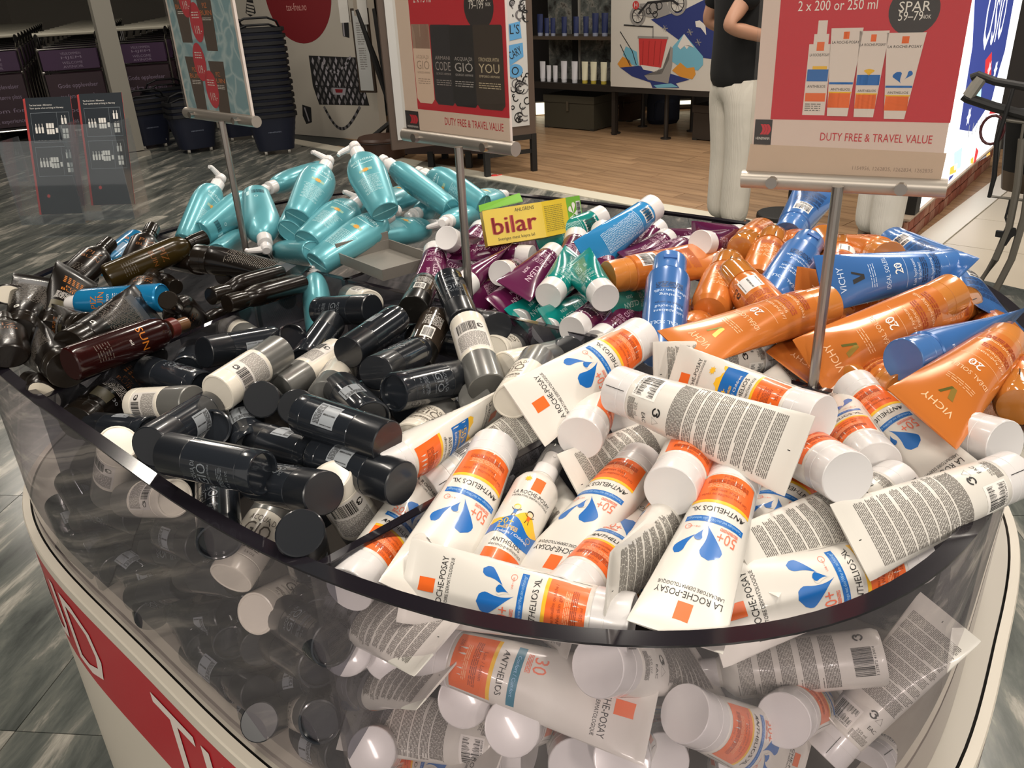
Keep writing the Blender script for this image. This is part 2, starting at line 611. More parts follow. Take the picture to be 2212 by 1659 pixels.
def stick(kind):
    L, r = 0.115 if kind != 'black' else 0.118, 0.0215
    body, cap = MB(), MB()
    pal = {'white': ('e9e2d4', '7f7f7c'), 'black': ('22262c', '1b1e23'), 'brown': ('3a3129', '14120f'), 'beige': ('1d1f24', 'cbbfa9')}[kind]
    bm_ = mat('stick_body_' + kind, pal[0], 0.25 if kind == 'white' else 0.16, coat=0.5 if kind != 'white' else 0.2)
    cm_ = mat('stick_cap_' + kind, pal[1], 0.28, 0.45 if kind == 'white' else 0.0, coat=0.3)
    ink = {'white': mat('taupe_ink', '6a6258', 0.5), 'black': mat('steel_ink', '868d94', 0.3, 0.3), 'brown': WINK, 'beige': WINK}[kind]
    ex = 0.94
    zc = 0.044 if kind == 'white' else (0.006 if kind == 'beige' else 0.036)
    cap.lathe([(r * 0.93, 0.0), (r * 0.985, 0.0008), (r, 0.003), (r, zc - 0.0006), (r * 0.985, zc)], cm_, NS, (True, False), ex)
    body.lathe([(r * 0.985, zc), (r, zc + 0.0006), (r, L - 0.0165), (r * 0.985, L - 0.016), (r * 0.985, L - 0.0155), (r, L - 0.015), (r, L - 0.002), (r * 0.975, L - 0.0004), (r * 0.90, L)] +
               ([(r * 0.86, L - 0.0005), (r * 0.85, L - 0.005), (0.003, L - 0.0052)] if kind != 'white' else [(r * 0.86, L - 0.0006), (0.003, L - 0.0006)]), bm_, NS, (False, True), ex)
    d = Decal(surf(round_shape(lambda z: (r, r * ex))), 1, L)
    if kind == 'white':
        d.text('ACQUA DI', 0, 0.057, 0.0065, ink, fit=0.028)
        d.text('GIÒ', 0, 0.0395, 0.0150, ink, fit=0.026)
        d.text('GIORGIO ARMANI', 0, 0.0345, 0.0028, ink, fit=0.028)
        d.fine(-0.014, 0.014, 0.0245, 0.029, 0.0017, ink, 0, 1, 2, gapevery=0)
        d.text('75 g      2.6 OZ.', 0, 0.0195, 0.0025, ink)
        d.rect(-0.023, 0.018, 0.018, 0.066, mat('sticker_white', 'ddd8d2', 0.4), PI, 0)
        d.barcode(-0.011, 0.013, 0.020, 0.036, INK, PI, 1, 6)
        d.recycle(-0.016, 0.028, 0.004, INK, PI)
        d.fine(-0.021, 0.016, 0.040, 0.064, 0.0014, GREYINK, PI, 1, 9, 0.004, 0.5, 0)
    elif kind == 'black':
        d.text('ACQUA DI', 0, 0.064, 0.0050, ink, fit=0.024)
        d.text('GIÒ', 0, 0.0500, 0.0115, ink, fit=0.022)
        d.text('GIORGIO ARMANI', 0, 0.0460, 0.0022, ink, fit=0.022)
        d.fine(-0.011, 0.011, 0.030, 0.037, 0.0019, ink, 0, 1, 2, 0.005, 0.35, 0)
        d.text('75 g  2.6 OZ.', 0, 0.024, 0.0024, ink)
        d.rect(-0.015, 0.010, 0.034, 0.064, mat('sticker_grey', '9aa0a6', 0.3), PI, 0)
        d.barcode(-0.013, 0.008, 0.046, 0.062, INK, PI, 1, 16, None, True)
        d.fine(-0.013, 0.008, 0.036, 0.044, 0.0015, INK, PI, 1, 3, gapevery=0)
    else:
        d.rect(-0.008, 0.008, 0.050, 0.076, WINK, PI, 0)
        d.barcode(-0.0065, 0.0065, 0.054, 0.073, INK, PI, 1, 12)
        d.fine(-0.014, 0.012, 0.022, 0.045, 0.0022, WINK, PI, 1, 13, gapevery=0, fillr=.35)
        d.text('YOU', 0, 0.050, 0.009, mat('pale_gold_ink', 'cbb98a', 0.3, 0.5))
    return assemble('deodorant_stick', [('stick_body', body), ('cap', cap), ('print', d.mb)])


BROWN = mat('brown_gloss', '17110d', 0.24, coat=0.12, spec=0.35)
BROWNCAP = mat('brown_cap', '1d1813', 0.2, coat=0.15, spec=0.35)
AMBER = mat('amber_plastic', '332810', 0.2, coat=0.15, spec=0.4)
REDOIL = mat('dark_red_oil', '260a09', 0.16, coat=0.2, spec=0.4)
SUNOR = mat('sun_orange_ink', 'c8741f', 0.35)
DIMOR = mat('dim_orange_ink', '7d4a1c', 0.4)


def brown_bottle(kind):
    L = {'bottle': 0.15, 'bottle_base': 0.15, 'amber': 0.18, 'amber_spray': 0.19}[kind]
    body, cap = MB(), MB()
    m = {'bottle': BROWN, 'bottle_base': BROWN, 'amber': AMBER, 'amber_spray': REDOIL}[kind]
    a, b = (0.026, 0.017) if kind in ('bottle', 'bottle_base') else (0.0225, 0.0175)
    prof = [(0.42, 0.034), (0.5, 0.036), (0.74, 0.041), (0.92, 0.049), (1.0, 0.060), (1.0, L * 0.7), (0.98, L - 0.006), (0.93, L - 0.0015), (0.84, L)]
    body.loft([ell(a * k, (b * k if k > 0.6 else a * k), z) for k, z in prof], m)
    pieces = [('bottle_body', body), ('cap', cap)]
    if kind == 'amber_spray':
        cap.lathe([(0.0085, 0), (0.0092, 0.001), (0.0092, 0.022), (0.0125, 0.023), (0.0128, 0.036)], mat('brown_nozzle', '6a4a30', 0.25, coat=0.4), NS)
        cap.lathe([(0.0135, 0.0225), (0.0140, 0.0235), (0.0140, 0.036)], mat('maroon_collar', '5a2520', 0.3), NS)
    else:
        cap.lathe([(0.0120, 0), (0.0132, 0.001), (0.0136, 0.004), (0.0136, 0.026), (0.0126, 0.0265), (0.0126, 0.034)], BROWNCAP, NS)
    if kind == 'bottle_base':
        foot = MB()
        foot.loft([ell(a * 0.80, b * 0.80, L - 0.0004), ell(a * 0.78, b * 0.78, L + 0.0004)], mat('pale_base', 'cfc6b4', 0.35))
        pieces.append(('base_disc', foot))

    def f(z):
        for (k0, z0), (k1, z1) in zip(prof, prof[1:]):
            if z <= z1:
                k = k0 + (k1 - k0) * max(0, (z - z0) / (z1 - z0))
                return a * k, b * k
        return a * .9, b * .9
    d = Decal(surf(round_shape(f)), 1, L)
    ik = SUNOR if kind == 'amber_spray' else DIMOR
    d.text('SUN' if kind == 'amber_spray' else 'PIZ', 0, L * 0.50, 0.011, ik)
    d.text('oil' if kind == 'amber_spray' else 'BUIN', 0, L * 0.41, 0.008 if kind != 'amber_spray' else .005, ik if kind != 'amber_spray' else WINK)
    d.fine(-0.010, 0.010, L * 0.14, L * 0.26, 0.004, mat('dim_ink', '5f584f', 0.5), 0, 1, 3, 0.006, 0.25, 0)
    d.fine(-0.014, 0.014, L * 0.10, L * 0.45, 0.002, mat('dim_ink', '5f584f', 0.5), PI, 1, 3, 0.005, 0.4, 7)
    pieces.append(('print', d.mb))
    return assemble('sun_oil_bottle', pieces)


def spray_can():
    L, r = 0.165, 0.022
    body, cap = MB(), MB()
    body.lathe([(r * 0.62, 0.022), (r * 0.78, 0.0225), (r * 0.93, 0.026), (r, 0.033), (r, L - 0.003), (r * 0.95, L - 0.0008), (r * .9, L), (r * .85, L - .002)], mat('can_blue', '1d7fb4', 0.2, 0.25, coat=0.5), NS)
    cap.lathe([(0.006, 0), (0.010, 0.001), (0.0125, 0.006), (0.0140, 0.022)], CAPW, NS)
    d = Decal(surf(round_shape(lambda z: (r, r))), 1, L)
    d.text('PIZ', 0, 0.098, 0.010, SUNOR)
    d.text('BUIN', 0, 0.086, 0.010, SUNOR)
    d.text('ALLERGY', 0, 0.076, 0.004, WINK)
    d.fine(-0.012, 0.012, 0.030, 0.070, 0.003, WINK, 0, 1, 3, 0.006, 0.3, 0)
    return assemble('sun_spray_can', [('can_body', body), ('nozzle', cap), ('print', d.mb)])


def brown_tube():
    L, r = 0.185, 0.0235
    body, cap, ab = soft_tube(L, r, r * 1.48, 0.026, mat('brown_tube', '120e0b', 0.24, coat=0.15, spec=0.35), BROWNCAP)
    d = Decal(surf(ab))
    rr = random.Random(3)
    for i in range(5):
        for j in range(4):
            d.sun(-0.013 + i * 0.0065, 0.128 + j * 0.0065, 0.003, SUNOR, 0, 1, 6)
    d.text('PIZ', 0, 0.108, 0.009, SUNOR)
    d.text('BUIN', 0, 0.097, 0.009, SUNOR)
    d.text('30', 0.010, 0.050, 0.007, mat('silver_ink', 'b9bfc6', 0.3, 0.3))
    d.rect(-0.020, 0.004, 0.036, 0.060, mat('olive_panel', '4b4530', 0.4))
    d.fine(-0.018, 0.018, 0.066, 0.090, 0.003, WINK, 0, 1, 5, 0.006, 0.3, 0)
    d.fine(-0.026, 0.026, 0.060, L - 0.040, 0.0030, mat('dim_ink2', '6a635b', 0.5), PI, 1, 7, 0.008, 0.36, 0)
    d.rect(-0.024, 0.024, L - 0.046, L - 0.022, mat('dark_panel', '33363b', 0.4), PI)
    d.recycle(-0.012, 0.040, 0.004, WINK, PI)
    return assemble('sun_cream_tube', [('tube_body', body), ('cap', cap), ('print', d.mb)])


def pump():
    L = 0.195
    body, head = MB(), MB()
    tq = mat('turquoise_pearl', '5ea5b0', 0.32, 0.25, coat=0.25)
    base_z = L
    prof = [(0.010, 0.010, 0.038), (0.0125, 0.0125, 0.0400), (0.018, 0.0150, 0.043), (0.0255, 0.0180, 0.051), (0.0310, 0.0205, 0.064), (0.0340, 0.0220, 0.082),
            (0.0342, 0.0225, 0.097), (0.0325, 0.0220, 0.118), (0.0300, 0.0212, 0.145), (0.0264, 0.0200, 0.178), (0.0252, 0.0194, 0.191), (0.0240, 0.0184, L - 0.001), (0.0228, 0.0170, L), (0.0222, 0.0163, L - 0.0015)]
    body.loft([ell(a, b, z, 32) for a, b, z in prof], tq)
    seam = MB()
    seam.box((0, 0, L - 0.0012), (0.043, 0.0012, 0.0012), mat('turquoise_seam', '8fc9cf', 0.4))
    head.lathe([(0.0120, 0.022), (0.0132, 0.023), (0.0132, 0.041)], CAPW, 20)
    head.lathe([(0.0055, 0.012), (0.0055, 0.022)], CAPW, 14)
    head.loft([ell(0.0095, 0.0095, 0.0135, 16), ell(0.011, 0.011, 0.011, 16), ell(0.010, 0.010, 0.003, 16), ell(0.0065, 0.0065, 0.0, 16)], CAPW)
    head.bar([(0.004, 0, 0.006), (0.018, 0, 0.0065), (0.030, 0, 0.0075), (0.0335, 0, 0.0110)], [0.0062, 0.0052, 0.0043, 0.0036], CAPW, 10)

    def f(z):
        for (a0, b0, z0), (a1, b1, z1) in zip(prof, prof[1:]):
            if z <= z1:
                t = max(0, (z - z0) / (z1 - z0)) if z1 > z0 else 0
                return a0 + (a1 - a0) * t, b0 + (b1 - b0) * t
        return 0.028, 0.021
    d = Decal(surf(round_shape(f)), 1, L)
    pale = mat('pale_aqua_ink', 'c4e6ea', 0.35)
    d.text('BIOTHERM', 0, 0.118, 0.0062, pale, fit=0.036)
    d.strip([(-0.016 + 0.032 * k / 10, 0.1125 - 0.003 * math.sin(PI * k / 10)) for k in range(11)], [(-0.016 + 0.032 * k / 10, 0.1137 - 0.003 * math.sin(PI * k / 10)) for k in range(11)], pale)
    d.sun(0, 0.092, 0.0060, mat('sun_gold_ink', 'd39a3c', 0.35), 0, 1, 9)
    d.rect(-0.010, 0.010, 0.089, 0.095, mat('sun_haze_ink', '93b9a4', 0.4))
    for k in range(5):
        d.rect(-0.018 + 0.002 * k, 0.018 - 0.003 * k, 0.075 - 0.0085 * k, 0.0756 - 0.0085 * k, pale)
        d.fine(-0.014, 0.014, 0.068 - 0.0085 * k, 0.0725 - 0.0085 * k, 0.0024, pale, 0, 1, k, 0.006, 0.3, 0)
    d.barcode(-0.014, 0.006, 0.020, 0.032, mat('dark_teal_ink', '1f4a55', 0.4), PI, 1, 8)
    d.rect(0.010, 0.015, 0.020, 0.034, pale, PI)
    d.ring(0.0, 0.045, 0.003, 0.0008, pale, PI)
    return assemble('pump_bottle', [('bottle_body', body), ('pump_head', head), ('base_seam', seam), ('print', d.mb)])


def small_tube(kind):
    L, r = (0.175, 0.021) if kind == 'sky' else (0.14, 0.0195)
    col = {'plum': '5a1a42', 'teal': '11837c', 'sky': '2f86c0'}[kind]
    body, cap, ab = soft_tube(L, r, r * 1.48, 0.024, mat('tube_' + kind, col, 0.2, coat=0.5), CAPW, 1.01, False)
    ink = mat('pale_ink_' + kind, {'plum': 'd8b9cc', 'teal': 'b5dcd9', 'sky': 'cfe6f6'}[kind], 0.4)
    sticker = mat('sticker_pale', 'd9d6d4', 0.4)
    d = Decal(surf(ab))
    d.text('CLEAN', 0, 0.090, 0.0080, ink, rot=90)
    d.text('SKIN', 0.010, 0.090, 0.0050, ink, rot=90)
    d.fine(-0.012, 0.012, 0.034, 0.066, 0.0030, ink, 0, 1, 3, 0.006, 0.3, 5)
    d.rect(-0.011, 0.011, 0.029, 0.052 if kind != 'sky' else 0.048, sticker, PI)
    d.barcode(-0.009, 0.009, 0.032, 0.050 if kind != 'sky' else 0.045, INK, PI, 1, 21)
    d.fine(-0.017, 0.017, 0.058, L - 0.045, 0.0022, ink, PI, 1, 5, 0.005, 0.35, 0)
    d.strip([(-0.020 + 0.04 * k / 10, 0.056) for k in range(11)], [(-0.020 + 0.04 * k / 10, 0.0568) for k in range(11)], ink, PI)
    return assemble('body_cream_tube', [('tube_body', body), ('cap', cap), ('print', d.mb)])


def sun_tube(kind):
    L, r = (0.215, 0.026) if kind == 'orange' else (0.205, 0.025)
    col, capc = ('cd7633', 'c87f3c') if kind == 'orange' else ('3c6cac', '4674b2')
    body, cap, ab = soft_tube(L, r, r * 1.5, 0.036, mat('tube_' + kind, col, 0.22, 0.1, coat=0.5), mat('cap_' + kind, capc, 0.2, coat=0.6), 0.93, True, 0.93)
    ink = mat('peach_ink' if kind == 'orange' else 'ice_ink', 'f6c79c' if kind == 'orange' else 'c9dcf4', 0.4)
    dk = DKOR if kind == 'orange' else mat('navy_ink', '1c355f', 0.4)
    d = Decal(surf(ab))
    d.text('VICHY', 0, L - 0.034, 0.0085, ink, fit=0.034)
    g = GOLD if kind == 'orange' else INK
    zv = L - 0.060
    d.put([(-0.008, zv + 0.016), (-0.002, zv + 0.016), (0.0015, zv + 0.004), (0.0, zv), (-0.003, zv)], [(0, 1, 2, 3, 4)], g, 0, 1)
    d.put([(0.0, zv), (0.003, zv), (0.009, zv + 0.016), (0.006, zv + 0.016)], [(0, 1, 2, 3)], mat('olive_foil', '7c7a3c', 0.3, 0.6) if kind == 'orange' else INK, 0, 1)
    d.fine(-0.016, 0.016, L - 0.076, L - 0.068, 0.0030, ink, 0, 1, 2, 0.006, 0.25, 0)
    d.text('IDÉAL SOLEIL', 0, L - 0.094, 0.0058, ink, fit=0.044)
    d.text('20', 0.003, L - 0.112, 0.0110, WINK)
    d.ring(0.004, L - 0.107, 0.004, 0.0006, WINK)
    d.rect(-0.024, 0.024, L - 0.1175, L - 0.1171, ink)
    d.text('Lait hydratant', -0.004, L - 0.130, 0.0042, ink)
    d.text('fraîcheur', -0.004, L - 0.1365, 0.0042, ink)
    d.fine(-0.020, 0.014, L - 0.147, L - 0.139, 0.0028, dk, 0, 1, 5, 0.006, 0.6, 0)
    d.text('Fresh hydrating milk', -0.002, L - 0.155, 0.0042, ink)
    d.fine(-0.020, 0.018, L - 0.166, L - 0.158, 0.0028, dk, 0, 1, 6, 0.006, 0.6, 0)
    d.fine(-0.022, 0.022, 0.085, 0.150, 0.0022, dk, PI, 1, 8, 0.005, 0.45, 9)
    d.rect(-0.015, 0.011, 0.046, 0.078, mat('sticker_pale', 'd9d6d4', 0.4), PI)
    d.barcode(-0.013, 0.009, 0.050, 0.066, INK, PI, 1, 31)
    d.barcode(-0.009, 0.009, 0.069, 0.076, INK, PI, 1, 33)
    return assemble('sun_milk_tube', [('tube_body', body), ('cap', cap), ('print', d.mb)])


def sun_bottle(kind):
    L = 0.155 if kind == 'orange' else 0.19
    body, cap = MB(), MB()
    m = mat('tube_' + kind, 'cd7633' if kind == 'orange' else '3c6cac', 0.22, 0.1, coat=0.5)
    if kind == 'orange':
        prof = [(0.0225, 0.0225, 0.046), (0.0235, 0.023, 0.048), (0.0262, 0.0245, 0.058), (0.0270, 0.025, 0.075), (0.0270, 0.025, L - 0.018), (0.0250, 0.0235, L - 0.008), (0.0205, 0.0195, L - 0.002), (0.013, 0.012, L)]
        cap.lathe([(0.0150, 0.0), (0.0195, 0.0012), (0.0222, 0.006), (0.0235, 0.016), (0.0238, 0.046)], mat('amber_clear_cap', 'd98a3e', 0.10, coat=0.8, trans=0.35), NS)
        cap.bar([(0.0, -0.0237, 0.030), (0.0, -0.0240, 0.045)], 0.0005, INK, 4)
    else:
        prof = [(0.0215, 0.0185, 0.036), (0.0270, 0.0215, 0.040), (0.0285, 0.0225, 0.048), (0.0280, 0.022, 0.12), (0.0265, 0.0210, L - 0.01), (0.0245, 0.0190, L - 0.002), (0.021, 0.016, L)]
        cap.loft([ell(0.0190, 0.0160, 0.0), ell(0.0212, 0.0180, 0.0015), ell(0.0222, 0.0190, 0.005), ell(0.0222, 0.0190, 0.036)], mat('cap_blue', '4674b2', 0.2, coat=0.6))
        cap.loft([ell(0.0160, 0.0130, 0.0004), ell(0.0150, 0.0120, -0.0010)], mat('cap_blue', '4674b2', 0.2))
        cap.box((0, -0.0188, 0.017), (0.017, 0.003, 0.007), mat('cap_blue_dark', '3a66a8', 0.25))
    body.loft([ell(a, b, z) for a, b, z in prof], m)

    def f(z):
        for (a0, b0, z0), (a1, b1, z1) in zip(prof, prof[1:]):
            if z <= z1:
                t = max(0, (z - z0) / (z1 - z0))
                return a0 + (a1 - a0) * t, b0 + (b1 - b0) * t
        return prof[-2][0], prof[-2][1]
    d = Decal(surf(round_shape(f)), 0, L)
    ink = mat('peach_ink' if kind == 'orange' else 'ice_ink', 'f6c79c' if kind == 'orange' else 'c9dcf4', 0.4)
    dk = DKOR if kind == 'orange' else mat('navy_ink', '1c355f', 0.4)
    if kind == 'blue':
        d.text('IDÉAL SOLEIL', 0, 0.146, 0.0062, ink, fit=0.044)
        d.text('Lait apaisant', -0.004, 0.126, 0.0050, ink)
        d.text('après-soleil', -0.004, 0.118, 0.0050, ink)
        d.text('Visage et corps', -0.004, 0.111, 0.0038, dk)
        d.text('Soothing', -0.004, 0.096, 0.0050, ink)
        d.text('after-sun milk', -0.004, 0.088, 0.0050, ink)
        d.fine(-0.018, 0.014, 0.074, 0.084, 0.0030, dk, 0, 1, 5, 0.006, 0.6, 0)
    else:
        d.fine(-0.016, 0.016, 0.080, 0.120, 0.0034, ink, 0, 1, 5, 0.007, 0.3, 4)
        d.fine(-0.016, 0.016, 0.066, 0.078, 0.0026, dk, 0, 1, 6, 0.006, 0.5, 0)
        d.rect(-0.018, 0.008, 0.062, 0.090, mat('sticker_pale', 'd9d6d4', 0.4), PI)
        d.barcode(-0.016, 0.006, 0.066, 0.088, INK, PI, 1, 61, None, True)
        d.recycle(0.016, 0.080, 0.004, INK, PI)
        d.text('EAC', 0.018, 0.068, 0.005, INK, PI)
        d.fine(-0.018, 0.022, 0.094, 0.125, 0.0026, dk, PI, 1, 7, 0.006, 0.5, 6)
    return assemble('sun_milk_bottle', [('bottle_body', body), ('cap', cap), ('print', d.mb)])


MAKERS = {'gel': lambda: sunscreen('gel'), 'lotion': lambda: sunscreen('lotion'), 'kids': lambda: sunscreen('kids'), 'spray': spray,
          'stick_white': lambda: stick('white'), 'stick_black': lambda: stick('black'), 'stick_brown': lambda: stick('brown'), 'stick_beige': lambda: stick('beige'),
          'bottle': lambda: brown_bottle('bottle'), 'bottle_base': lambda: brown_bottle('bottle_base'), 'amber': lambda: brown_bottle('amber'), 'amber_spray': lambda: brown_bottle('amber_spray'), 'can_blue': spray_can,
          'tube_brown': brown_tube, 'pump': pump, 'tube_plum': lambda: small_tube('plum'), 'tube_teal': lambda: small_tube('teal'), 'tube_sky': lambda: small_tube('sky'),
          'tube_orange': lambda: sun_tube('orange'), 'tube_blue': lambda: sun_tube('blue'), 'bottle_orange': lambda: sun_bottle('orange'), 'bottle_blue': lambda: sun_bottle('blue')}
CATS = {'gel': 'sunscreen tube', 'lotion': 'sunscreen tube', 'kids': 'sunscreen tube', 'spray': 'spray bottle', 'bottle': 'bottle', 'bottle_base': 'bottle', 'amber': 'bottle', 'amber_spray': 'spray bottle', 'can_blue': 'spray can',
        'tube_brown': 'tube', 'pump': 'pump bottle', 'tube_plum': 'tube', 'tube_teal': 'tube', 'tube_sky': 'tube', 'tube_orange': 'tube', 'tube_blue': 'tube', 'bottle_orange': 'bottle', 'bottle_blue': 'bottle'}
BURIED = {'gel': 'white sunscreen tube buried under the top layer, only a patch showing', 'stick_black': 'plain black deodorant stick buried in the pile of sticks', 'bottle': 'plain dark brown bottle buried among the other brown bottles', 'pump': 'turquoise pump bottle buried under the top ones', 'tube_plum': 'plum tube buried under the top layer', 'bottle_orange': 'orange bottle buried under the top layer'}
GROUPS = ['white sunscreen tubes in the front bin section', 'deodorant sticks in the middle bin section', 'brown sun care bottles and tubes in the left bin section', 'turquoise pump bottles in the far bin section', 'plum and teal tubes in the rear middle section', 'orange and blue sun care in the rear right section']
